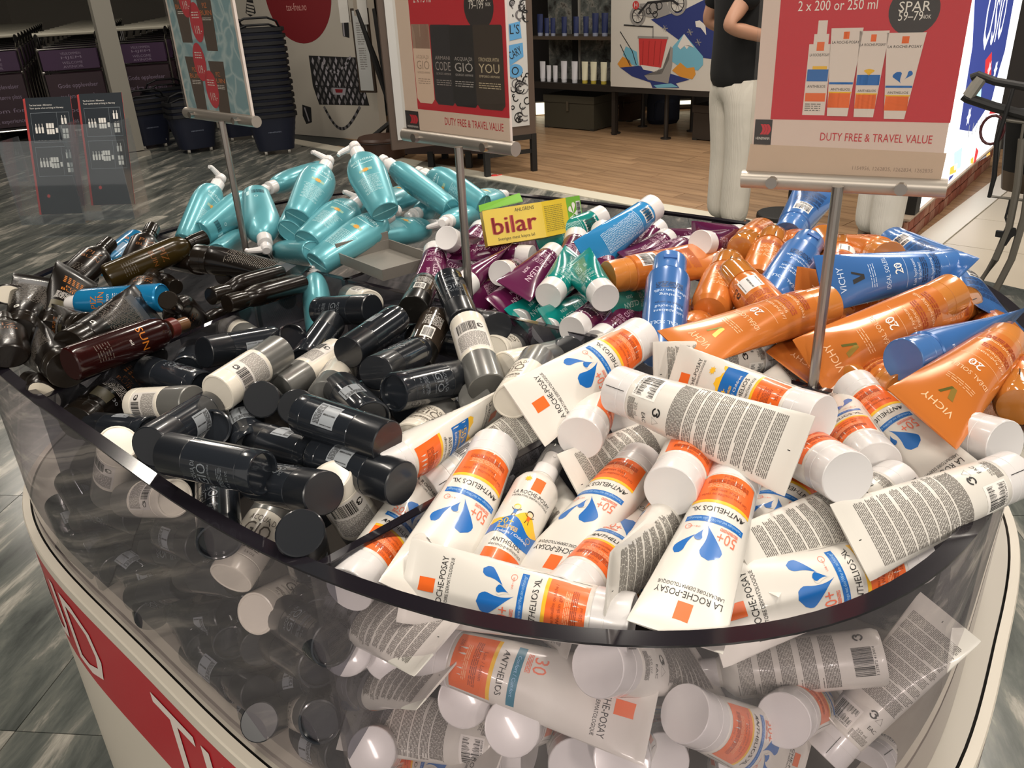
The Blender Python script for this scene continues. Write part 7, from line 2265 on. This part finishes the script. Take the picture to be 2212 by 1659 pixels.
# painted board of the shop counter
pbp = Plane(sp.pt(h(1328, 150)[0] + .004, 0, .07)[:2], sp.pt(h(1328, 150)[0] + 1.0, 0, .07)[:2])
h = pbp.hit
pbr = thing('painted_board', 'white board painted with a red sailed ship, motorcycle and snowy peaks', 'board', tuple(pbp.pt(.6, 0)))
PO = np.array(pbr.location)


def ppart(name, parent, *a):
    mb = MB()
    pbp.slab(mb, *a)
    mb.v = [tuple(np.array(v) - PO) for v in mb.v]
    return mb.build(name, parent, 0)


zpb = h(1330, 187)[1]
brd = ppart('board_face', pbr, 0, 1.9, zpb, 2.2, -.05, 0, mat('board_paint_white', 'c4c0b8', .5))
ppart('under_rail', pbr, 0, 1.9, zpb - .05, zpb, -.04, -.005, SMET)
for px, py in ((1330, 288), (1438, 300), (1388, 274), (1494, 284)):
    g = at(px, py, 0)
    mb = MB()
    mb.bar([(g[0], g[1], 0.0), (g[0], g[1], zpb - .02)], .022, SMET, 10)
    mb.bar([(g[0], g[1], 0.0), (g[0], g[1], .012)], .05, SMET, 14)
    mb.v = [tuple(np.array(v) - PO) for v in mb.v]
    mb.build('leg', pbr)
d = PD(pbp, .001)
PN = mat('paint_navy', '28346e', .5)
PTQ = mat('paint_turquoise', '6ba7bd', .5)
POG = mat('paint_ochre', 'c98a35', .5)
PRD = mat('paint_red', 'b93534', .5)
PGY = mat('paint_grey', '8a8784', .5)
PWH = mat('paint_white', 'cfcbc6', .5)
d.q([(1406, 42), (1480, 20), (1560, -20), (1640, -20), (1640, 140), (1519, 125)], PN, 0)
d.q([(1454, 100), (1478, 73), (1519, 122), (1519, 140), (1508, 152), (1470, 145), (1440, 125)], PTQ, 1)
d.q([(1478, 73), (1500, 103), (1490, 98), (1484, 106), (1478, 99), (1470, 107), (1464, 100)], PWH, 2)
d.q([(1334, 138), (1345, 122), (1360, 130), (1366, 145), (1340, 146)], POG, 1)
d.q([(1346, 118), (1352, 100), (1376, 112), (1380, 145), (1362, 138)], PTQ, 1)
d.q([(1452, 152), (1470, 135), (1484, 147), (1500, 145), (1503, 160), (1496, 171), (1470, 166)], POG, 2)
d.q([(1340, 146), (1380, 142), (1420, 150), (1490, 172), (1460, 180), (1468, 190), (1410, 190), (1405, 178), (1366, 165)], PN, 2)
d.q([(1380, 83), (1442, 84), (1428, 146), (1382, 141)], PRD, 3)
for k in range(4):
    d.line([(1390 + 13 * k, 88), (1388 + 12 * k, 140)], .006, mat('paint_dark_red', '8e2624', .5), 4)
d.line([(1378, 80), (1444, 82)], .02, PGY, 4)
d.line([(1411, 60), (1411, 82)], .012, PGY, 4)
d.q([(1392, 163), (1430, 160), (1446, 128), (1449, 100), (1454, 104), (1452, 142), (1444, 180), (1420, 176), (1400, 172)], PGY, 4)
d.q([(1384, 140), (1426, 146), (1418, 156), (1390, 150)], PWH, 4)
d.q([(1412, 184), (1450, 180), (1466, 188), (1420, 190)], PTQ, 4)
for (cx_, cy_, r_) in ((1378, 34, .085), (1464, 8, .095)):
    x, z = h(cx_, cy_)
    d.ring(x, z, r_, .020, PGY, 0, 5, 0, 360, 30)
    d.ring(x, z, r_ * .72, .008, BAGK, 0, 5, 0, 360, 24)
    for k in range(5):
        a = k * PI / 5
        d.strip([(x - r_ * .7 * math.cos(a), z - r_ * .7 * math.sin(a)), (x + r_ * .7 * math.cos(a), z + r_ * .7 * math.sin(a))],
                [(x - r_ * .7 * math.cos(a) + .004, z - r_ * .7 * math.sin(a) + .004), (x + r_ * .7 * math.cos(a) + .004, z + r_ * .7 * math.sin(a) + .004)], BAGG, 0, 5)
d.q([(1382, 8), (1440, 4), (1448, 30), (1420, 40), (1388, 34)], PGY, 5)
x, z = h(1412, 18)
for k, (dx, dz, r_) in enumerate(((0, 0, .05), (.06, .02, .035), (-.05, -.02, .03), (.02, -.05, .028))):
    d.ring(x + dx, z + dz, r_, .009, BAGK, 0, 6)
d.line([(1380, 30), (1400, 6), (1452, 0), (1466, 10)], .02, BAGK, 6)
d.dot(1374, 11, .035, PRD, 6)
d.words('H', 1374, 16, .04, PWH, 7)
d.line([(1348, 54), (1412, 58)], .012, BAGK, 5)
for px, py in ((1436, 62), (1490, 70), (1508, 92)):
    x, z = h(px, py)
    for k in range(3):
        a = k * PI / 3
        d.strip([(x - .03 * math.cos(a), z - .03 * math.sin(a)), (x + .03 * math.cos(a), z + .03 * math.sin(a))],
                [(x - .03 * math.cos(a) + .006, z - .03 * math.sin(a) + .006), (x + .03 * math.cos(a) + .006, z + .03 * math.sin(a) + .006)], PGY, 0, 3)
d.q([(1502, 46), (1512, 44), (1524, 54), (1526, 76), (1514, 60), (1504, 58)], PWH, 3)
d.line([(1340, 68), (1366, 110), (1375, 140)], .008, BAGK, 3)
d.line([(1340, 96), (1352, 122), (1362, 142)], .008, BAGK, 3)
d.mb.v = [tuple(np.array(v) - PO) for v in d.mb.v]
d.mb.build('print', brd, 0)['kind'] = 'stuff'

# chests, boxes, bag and lit floor panels under the shelves


def chest(name, label, px0, px1, pyb, pyt, depth, col, cat='chest'):
    a, b = at(px0, pyb[0], 0), at(px1, pyb[1], 0)
    p = Plane(a[:2], b[:2])
    root = thing(name, label, cat, tuple((a + b) / 2))
    O = np.array(root.location)
    zt = p.hit(px0, pyt)[1]
    m, m2 = mat(name + '_paint', col, .5), mat('chest_edge', '2b2a26', .5)

    def part(n, par, *q_):
        mb = MB()
        p.slab(mb, *q_)
        mb.v = [tuple(np.array(v) - O) for v in mb.v]
        return mb.build(n, par, 0)
    part('chest_body', root, 0, p.len, .01, zt * .78, -depth, 0, m)
    part('lid', root, -.006, p.len + .006, zt * .79, zt, -depth - .006, .008, m)
    lt = part('latch', root, p.len * .47, p.len * .51, zt * .55, zt * .84, .008, .016, mat('latch_metal', '6d6658', .4, .6))
    part('corner_foot', root, 0, .05, 0, .02, -.05, .003, m2)
    part('corner_foot', root, p.len - .05, p.len, 0, .02, -.05, .003, m2)
    return root


chest('military_chest', 'olive green metal chest with a latch under the cream shelf', 1177, 1283, (275, 284), 204, .38, '3e3b30')
chest('storage_chest', 'dark brown trunk under the right end of the painted board', 1495, 1600, (302, 312), 226, .36, '332b24', 'chest')
chest('brown_box', 'small brown box in shadow between the legs of the painted board', 1336, 1361, (262, 264), 208, .25, '3c2c20', 'box')
bpk = thing('backpack', 'dark navy backpack standing under the painted board', 'bag', tuple(at(1432, 266, 0)))
mb = MB()
for (w_, d_, z0, z1) in ((.17, .11, 0, .42),):
    mb.loft([ell(w_ * .85, d_ * .8, 0.0, 18), ell(w_, d_, .04, 18), ell(w_ * 1.0, d_, .25, 18), ell(w_ * .8, d_ * .8, .40, 18), ell(w_ * .3, d_ * .3, .45, 18)], mat('bag_navy', '161c2c', .7))
mb.build('bag_body', bpk)
mb = MB()
mb.loft([ell(.11, .05, .05, 14), ell(.12, .06, .08, 14), ell(.11, .055, .22, 14), ell(.08, .03, .25, 14)], mat('bag_pocket', '1d2436', .7))
mb.v = [(v[0], v[1] - .085, v[2]) for v in mb.v]
mb.build('front_pocket', bpk)
mb = MB()
mb.bar([(-.05, 0, .43), (-.03, 0, .50), (.03, 0, .50), (.05, 0, .43)], .01, RUBB, 8)
mb.build('carry_loop', bpk)
GLOWF = mat('lit_panel', 'fff0cc', .5, emit=2.2)
lp = Plane(at(1150, 250)[:2], at(1500, 236)[:2])
for i, (x0, x1, yt, yb) in enumerate(((1158, 1177, 222, 256), (1356, 1388, 219, 237), (1356, 1388, 240, 262), (1463, 1494, 217, 226), (1158, 1327, 186, 192))):
    a0, zb = lp.hit(x0, yb)
    a1, zt = lp.hit(x1, yt)
    if i == 4:
        continue
    root = thing('floor_light', ('glowing floor level panel left of the olive chest', 'upper glowing panel right of the small brown box', 'lower glowing panel right of the small brown box', 'thin glowing panel behind the navy backpack', '')[i], 'light', tuple(lp.pt((a0 + a1) / 2, max(0, zb))))
    O = np.array(root.location)
    mb = MB()
    lp.slab(mb, a0, a1, max(.01, zb), zt, -.02, 0, GLOWF)
    mb.v = [tuple(np.array(v) - O) for v in mb.v]
    mb.build('diffuser', root, 0)
    mb = MB()
    lp.slab(mb, a0 - .02, a1 + .02, max(.0, zb - .02), zt + .02, -.05, -.021, SMET)
    mb.v = [tuple(np.array(v) - O) for v in mb.v]
    mb.build('housing', root, 0)

# ------------------------------------------------------------------ people


def skin(joints, bones, m, sub=2, root=0, name='body'):
    """grow one continuous surface over a skeleton: joints = [(x, y, z, rx, ry)]"""
    me = bpy.data.meshes.new(name)
    me.from_pydata([j[:3] for j in joints], bones, [])
    ob = bpy.data.objects.new(name, me)
    COL.objects.link(ob)
    sk = ob.modifiers.new('skin', 'SKIN')
    sk.use_smooth_shade = True
    su = ob.modifiers.new('sub', 'SUBSURF')
    su.levels = su.render_levels = sub
    for v, j in zip(me.skin_vertices[0].data, joints):
        v.radius = (j[3], j[4] if len(j) > 4 else j[3])
        v.use_root = False
    me.skin_vertices[0].data[root].use_root = True
    dg = bpy.context.evaluated_depsgraph_get()
    out = bpy.data.meshes.new_from_object(ob.evaluated_get(dg))
    bpy.data.objects.remove(ob)
    out.materials.clear()
    out.materials.append(m)
    for p in out.polygons:
        p.use_smooth = True
    return out


SKINM = mat('skin', 'b98a70', 0.5)
SHIRT = mat('black_knit', '0c0c0d', 0.85)


def linen(name, col):
    m = mat(name, col, 0.8)
    nt = m.node_tree
    b = nt.nodes['Principled BSDF']
    tc = nt.nodes.new('ShaderNodeTexCoord')
    wv = nt.nodes.new('ShaderNodeTexWave')
    wv.bands_direction = 'X'
    wv.inputs['Scale'].default_value = 34
    wv.inputs['Distortion'].default_value = 1.2
    nz = nt.nodes.new('ShaderNodeTexNoise')
    nz.inputs['Scale'].default_value = 7
    ad = nt.nodes.new('ShaderNodeMath')
    ad.operation = 'MULTIPLY_ADD'
    ad.inputs[1].default_value = 0.12
    bp = nt.nodes.new('ShaderNodeBump')
    bp.inputs['Strength'].default_value = 0.35
    bp.inputs['Distance'].default_value = 0.03
    nt.links.new(tc.outputs['Object'], wv.inputs[0])
    nt.links.new(tc.outputs['Object'], nz.inputs[0])
    nt.links.new(wv.outputs['Fac'], ad.inputs[0])
    nt.links.new(nz.outputs[0], ad.inputs[2])
    nt.links.new(ad.outputs[0], bp.inputs['Height'])
    nt.links.new(bp.outputs[0], b.inputs['Normal'])
    return m


LINEN = linen('white_linen', 'd8d2c6')
LINEN2 = linen('white_cotton', 'e2ddd4')


def person(label, loc, rz, trm, elbow=True, stance=0.075):
    root = thing('person', label, 'person', loc, rz)
    s = stance
    J = [(0, 0, 0.93, .13, .10), (0, 0, 1.10, .125, .095), (0, 0.0, 1.28, .15, .10), (0, 0, 1.40, .12, .085), (0, 0, 1.47, .052), (0, .01, 1.55, .058), (0, .02, 1.62, .083, .092), (0, .02, 1.70, .075, .085),
         (.085, 0, .86, .085), (s + .005, .01, .48, .056), (s, 0, .10, .040), (s, .10, .045, .036), (s, .17, .03, .028),
         (-.085, 0, .86, .085), (-s - .005, .01, .48, .056), (-s, 0, .10, .040), (-s, .10, .045, .036), (-s, .17, .03, .028),
         (.175, 0, 1.385, .052), (.225, -.20, 1.16, .042), (.22, .03, 1.10, .034), (.20, .10, 1.085, .032)]
    el = [(-.175, 0, 1.385, .052), (-.275, -.05, 1.16, .042), (-.16, .13, 1.10, .034), (-.10, .17, 1.10, .030)]
    J += el
    B = [(0, 1), (1, 2), (2, 3), (3, 4), (4, 5), (5, 6), (6, 7), (0, 8), (8, 9), (9, 10), (10, 11), (11, 12), (0, 13), (13, 14), (14, 15), (15, 16), (16, 17), (3, 18), (18, 19), (19, 20), (20, 21), (3, 22), (22, 23), (23, 24), (24, 25)]
    link('body', skin(J, B, SKINM), root)
    # hands: palm is the end of the arm, five fingers each
    for (wx, wy, wz, dx, dy, dz) in ((.20, .10, 1.085, -.25, .9, -.1), (-.10, .17, 1.10, .93, .35, 0)):
        dv = np.array([dx, dy, dz]) / np.linalg.norm([dx, dy, dz])
        sd = np.cross(dv, [0, 1, 0.2])
        sd /= np.linalg.norm(sd)
        mbh = MB()
        o = np.array([wx, wy, wz])
        for k, ln in enumerate((.062, .072, .068, .052)):
            b0 = o + sd * (-.027 + .018 * k) + dv * .02
            mbh.bar([b0, b0 + dv * ln * .5 + np.array([0, .004, 0]), b0 + dv * ln + np.array([0, -.014, 0])], [.0095, .0085, .007], SKINM, 8)
        b0 = o - sd * .03
        mbh.bar([b0, b0 - sd * .02 + dv * .025, b0 - sd * .018 + dv * .052], [.011, .0095, .008], SKINM, 8)
        mbh.build('fingers', root)
    T = [(0, 0, 1.00, .120, .085), (0, 0, .93, .150, .112), (.088, 0, .84, .112, .115), (s + .008, .012, .48, .088, .09), (s + .004, .0, .07, .084, .09), (-.088, 0, .84, .112, .115), (-s - .008, .012, .48, .088, .09), (-s - .004, 0, .07, .084, .09)]
    link('trousers', skin(T, [(0, 1), (1, 2), (2, 3), (3, 4), (1, 5), (5, 6), (6, 7)], trm), root)
    S_ = [(0, 0, .80, .185, .142), (0, 0, .93, .182, .140), (0, 0, 1.10, .168, .130), (0, 0, 1.28, .182, .130), (0, 0, 1.41, .12, .09), (.18, 0, 1.37, .075), (.222, -.12, 1.25, .066), (-.18, 0, 1.37, .075), (-.258, -.035, 1.225, .062)]
    link('shirt', skin(S_, [(0, 1), (1, 2), (2, 3), (3, 4), (4, 5), (5, 6), (4, 7), (7, 8)], SHIRT), root)
    mbh = MB()
    mbh.loft([ell(.088, .10, z_, 18) for z_ in (1.60,)] + [ell(.096, .106, 1.66, 18), ell(.086, .096, 1.72, 18), ell(.05, .06, 1.765, 18), ell(.01, .01, 1.78, 18)], mat('dark_hair', '2a1c14', .6))
    link('hair', mbh.mesh('hair'), root)
    for sx in (-1, 1):
        mbh = MB()
        mbh.loft([ell(.045, .125, 0.0, 16), ell(.047, .130, .02, 16), ell(.044, .11, .06, 16), ell(.036, .05, .09, 16)], mat('shoe_dark', '2a2624', .5))
        mbh.v = [(v[0] + sx * s, v[1] + .06, v[2]) for v in mbh.v]
        link('shoe', mbh.mesh('shoe'), root)
    # face
    mbh = MB()
    for sx in (-.032, .032):
        mbh.lathe([(.001, -.008), (.010, -.003), (.010, .003), (.001, .008)], mat('eye', 'e8e4de', .3), 10, c=(sx, .096, 1.635))
    mbh.bar([(0, .098, 1.64), (0, .122, 1.60), (0, .104, 1.590)], [.007, .012, .008], SKINM, 8)
    mbh.bar([(-.022, .096, 1.562), (0, .102, 1.562), (.022, .096, 1.562)], [.003, .006, .003], mat('lips', '9a5a50', .5), 8)
    link('face', mbh.mesh('face'), root)
    return root


g1 = at(1566, 505, 0)
person('person in a black top and loose white linen trousers standing behind the bin', tuple(g1), math.radians(-75), LINEN)
g2 = at(1912, 548, 0)
person('person in white trousers mostly hidden behind the large right sign', tuple(g2 + np.array([-.04, .06, 0])), math.radians(-88), LINEN2, stance=.085)

# ------------------------------------------------------------------ round foot stand
g = at(1690, 470, 0)
st = thing('floor_stand', 'black pole on a flat round foot between the two pairs of white trousers', 'stand', tuple(g))
mb = MB()
mb.lathe([(.155, 0), (.16, .006), (.158, .028), (.15, .034), (.02, .036)], RUBB, 36)
mb.build('round_foot', st)
mb = MB()
pp = at(1716, 440, .03)
pp = np.array([.06, .05, 0])
mb.bar([pp + np.array([0, 0, .03]), pp + np.array([0, 0, 1.25])], .019, RUBB, 12)
mb.build('pole', st)
mb = MB()
mb.box(pp + np.array([0, 0, 1.30]), (.24, .02, .14), RUBB, rz=-.5)
mb.build('top_plate', st)

# ------------------------------------------------------------------ light box on a brick plinth
L0, L1 = at(1963, 522, 0)[:2], at(2135, 362, 0)[:2]
lb = Plane(L0, L1)
s0, s1 = -.12, lb.len + .05
plz = .155
pr = thing('brick_plinth', 'low red brick plinth under the glowing painted panel', 'plinth', tuple(lb.pt(lb.len / 2, 0)))
BP = np.array(pr.location)
mb = MB()
lb.slab(mb, s0, s1, 0, plz - .012, -.25, -.012, mat('mortar', '8a7c70', .8))
mb.v = [tuple(np.array(v) - BP) for v in mb.v]
mb.build('mortar_core', pr, 0)
BRS = [wood('brick_red', '8c4a38', 'a8644c', (9, 9, 9), .8), wood('brick_pink', 'a06a55', 'b98a72', (9, 9, 9), .8)]
for row in range(2):
    x = s0 + (.0 if row == 0 else -.06)
    k = 0
    while x < s1:
        w_ = .115
        mb = MB()
        dz = random.uniform(-.003, .004)
        lb.slab(mb, max(x, s0), min(x + w_ - .010, s1), row * .072 + .002, row * .072 + .064, -.10, dz, BRS[random.random() < .4])
        mb.v = [tuple(np.array(v) - BP) for v in mb.v]
        mb.build('brick', pr, 0)
        x += w_
        k += 1
mb = MB()
lb.slab(mb, s0, s1, plz - .012, plz, -.25, .012, mat('plinth_cap', 'b3a08c', .6))
mb.v = [tuple(np.array(v) - BP) for v in mb.v]
mb.build('coping', pr, 0)
bx = thing('light_box', 'tall glowing panel with blue and white city artwork behind the right sign', 'light box', tuple(lb.pt(lb.len / 2, plz)))
BXO = np.array(bx.location)
mb = MB()
lb.slab(mb, s0 + .10, s1 - .02, plz, 2.3, -.16, -.03, mat('lightbox_case', '1c1b1b', .5))
mb.v = [tuple(np.array(v) - BXO) for v in mb.v]
mb.build('case', bx, 0)
mb = MB()
lb.slab(mb, s0 + .10, s0 + .20, plz, 2.3, -.03, .012, RUBB)
mb.v = [tuple(np.array(v) - BXO) for v in mb.v]
mb.build('edge_post', bx, 0)
GW = mat('glow_white', 'ffffff', .5, emit=1.35)
GN = mat('glow_navy', '3c4a94', .5, emit=0.9)
GR = mat('glow_red', 'd93a3e', .5, emit=1.0)
GC = mat('glow_cyan', 'bfeef2', .5, emit=1.1)
GY = mat('glow_yellow', 'f5c04a', .5, emit=1.1)
GG = mat('glow_grey', '9aa0a8', .5, emit=.8)
mb = MB()
lb.slab(mb, s0 + .20, s1 - .04, plz + .004, 2.28, -.03, 0, GW)
mb.v = [tuple(np.array(v) - BXO) for v in mb.v]
face = mb.build('glowing_face', bx, 0)
d = PD(lb, .001)
d.q([(2108, -60), (2200, -60), (2170, 110), (2158, 150), (2142, 215), (2120, 250), (2098, 284), (2072, 280), (2084, 200), (2100, 100)], GN, 0)
d.words('Oslo', 2140, 96, .46, GW, 1, fit=.62, rot=4)
d.q([(2128, 130), (2142, 112), (2140, 170), (2126, 168)], GR, 1)
d.q([(2060, 330), (2078, 318), (2074, 362), (2060, 368)], GC, 1)
d.q([(2052, 362), (2068, 352), (2064, 372), (2050, 378)], GY, 1)
d.q([(2108, 318), (2113, 326), (2106, 354), (2102, 352)], GR, 1)
d.q([(2096, 344), (2102, 338), (2102, 352), (2096, 354)], GY, 1)
d.q([(2130, 330), (2138, 326), (2138, 334), (2130, 340)], GY, 1)
d.q([(2138, 240), (2160, 238), (2158, 244), (2136, 246)], GR, 1)
d.q([(2110, 190), (2120, 180), (2118, 212), (2108, 216)], GC, 1)
d.q([(2050, 382), (2060, 376), (2056, 384), (2048, 392)], GN, 1)
for k in range(5):
    d.line([(2090 + 8 * k, 298 - 6 * k), (2094 + 9 * k, 270 - 5 * k)], .02, GG, 1)
d.line([(2086, 366), (2112, 348), (2136, 334)], .012, GG, 1)
for px, py in ((2092, 252), (2150, 150), (2136, 150)):
    x, z = lb.hit(px, py)
    d.sun(x, z, .06, GW, 0, 1, 6)
d.mb.v = [tuple(np.array(v) - BXO) for v in d.mb.v]
d.mb.build('print', face, 0)['kind'] = 'stuff'
# charcoal fitting that closes the view at the right
mb = MB()
e_ = lb.pt(s1 + .02, 0)
mb.box((e_[0] + 1.5, e_[1] + 0.35, 1.5), (3.0, .3, 3.0), DARKW, rz=-.35)
link('wall_right', mb.mesh('wall_right', 0), kind='structure')

# ------------------------------------------------------------------ small trolley with a black bag at the right edge
GT = mat('trolley_grey', '6e6a62', .4, .3)
gw = at(2135, 640, 0)
tp = Plane(gw[:2], gw[:2] + np.array([.80, -.60]))
tt = thing('hand_trolley', 'grey shopping trolley with black handles and a black bag at the right edge', 'trolley', tuple(gw))
TO = np.array(gw)
h = tp.hit


def tb(name, pts, r, m, dep=(0,), n=10, parent=None):
    mb = MB()
    for dd in dep:
        mb.bar([tp.pt(*h(*p), dd) - TO for p in pts], r, m, n)
    return mb.build(name, parent or tt)


tb('curved_leg', [(2108, 622), (2150, 560), (2180, 490), (2198, 400), (2208, 300)], .016, GT)
tb('curved_leg', [(2150, 628), (2185, 560), (2212, 470), (2226, 380)], .016, GT, (.0,))
tb('upper_handle', [(2098, 168), (2112, 162), (2150, 176), (2240, 192)], .017, RUBB)
tb('lower_handle', [(2082, 206), (2090, 212), (2150, 232), (2240, 256)], .021, RUBB)
tb('handle_grip', [(2120, 168), (2092, 208)], .026, mat('grip_silver', 'a9a59c', .35, .4))
tb('basket_wire', [(2168, 258), (2155, 340), (2140, 424), (2240, 436)], .007, GT)
tb('basket_wire', [(2166, 258), (2240, 268)], .008, GT)
tb('basket_wire', [(2212, 262), (2200, 340), (2188, 430)], .006, GT)
bag = thing('black_bag', 'black bag with a tan base sitting in the grey trolley at the right edge', 'bag', tuple(tp.pt(*h(2200, 425), -.14)))
BGO = np.array(bag.location)
mb = MB()
a0, z0 = h(2146, 424)
a1, z1 = h(2168, 262)
mb2 = []
for (t, m_) in ((0, 0),):
    pass


def ringp(z, xs, w2, d2, n=20):
    return [tp.pt(xs + w2 + w2 * math.cos(2 * PI * k / n), z, -.14 + d2 * math.sin(2 * PI * k / n)) - BGO for k in range(n)]


zs = z0 + (z1 - z0) * .30
mb.loft([ringp(zs, h(2152, 380)[0], .22, .12), ringp(z0 + (z1 - z0) * .6, h(2156, 330)[0], .22, .125), ringp(z1, h(2160, 262)[0], .21, .11), ringp(z1 + .03, h(2164, 255)[0], .18, .08)], mat('bag_black', '0b0b0c', .6))
mb.build('bag_body', bag)
mb = MB()
mb.loft([ringp(z0 + .01, h(2150, 424)[0], .21, .11), ringp(zs, h(2152, 380)[0], .219, .119)], mat('bag_tan', '5a4c3e', .6))
mb.build('bag_base', bag)
mb = MB()
x_, z_ = h(2162, 280)
mb.bar([tp.pt(x_ + .045 * math.cos(a) - .03, z_ + .06 * math.sin(a), .02) - BGO for a in np.linspace(0, 2 * PI, 18)], .006, mat('dark_red_ring', '4a1c20', .4), 8)
mb.build('ring_charm', bag)
mb = MB()
mb.bar([tp.pt(*h(2190, 190), .02) - BGO, tp.pt(*h(2176, 240), .03) - BGO, tp.pt(*h(2156, 300), .03) - BGO, tp.pt(*h(2150, 380), .03) - BGO, tp.pt(*h(2138, 424), .02) - BGO], [.008, .009, .010, .011, .008], mat('black_strap', '121112', .6), 8)
mb.build('strap', bag)
clip_ = thing('hanging_clip', 'black plastic clip hanging from a loop under the grey trolley', 'clip', tuple(tp.pt(*h(2178, 440), .0)))
CLO = np.array(clip_.location)
CB = mat('clip_black', '0d0d0e', .5)
mb = MB()
P_ = lambda px, py, dd=0: tp.pt(*h(px, py), dd) - CLO
mb.bar([P_(2182, 432), P_(2190, 450), P_(2186, 478), P_(2178, 492), P_(2172, 470), P_(2180, 440), P_(2182, 432)], .005, CB, 8)
mb.build('loop', clip_)
poly = [(2176, 490), (2194, 494), (2196, 506), (2186, 512), (2174, 530), (2158, 526), (2162, 512), (2150, 510), (2152, 498), (2166, 500)]
mb = MB()
f_ = [P_(*p, .012) for p in poly]
b_2 = [P_(*p, -.012) for p in poly]
n = len(poly)
mb.add(f_ + b_2, [tuple(range(n)), tuple(range(2 * n - 1, n - 1, -1))] + [(i, n + i, n + (i + 1) % n, (i + 1) % n) for i in range(n)], CB)
mb.build('clip_body', clip_, 0)
# small red scrap on the boards
g = at(1068, 381, 0)
sc_ = thing('red_tag', 'tiny red plastic tag lying on the wooden floor by the easel board', 'tag', tuple(g))
mb = MB()
mb.lathe([(.025, .0), (.03, .004), (.025, .012), (.01, .014)], mat('tag_red', 'd23a34', .4), 14)
mb.build('tag_disc', sc_)
mb = MB()
mb.bar([(.03, 0, .006), (.06, .01, .006)], .006, mat('tag_red', 'd23a34', .4), 8)
mb.build('tab', sc_)
# shoe box edge and the far dark counter behind the shelf stay in shadow; fittings of the ceiling
for i, (lx, ly, sx, sy, pw) in enumerate(LAMPS):
    o = thing('ceiling_light', 'flat rectangular light fitting in the ceiling', 'light', (lx, ly, 3.19), 0, 'ceiling light fittings')
    mb = MB()
    mb.box((0, 0, .0), (sx + .06, sy + .06, .02), mat('fitting_white', 'd0ccc4', .5))
    mb.build('housing', o, 0)
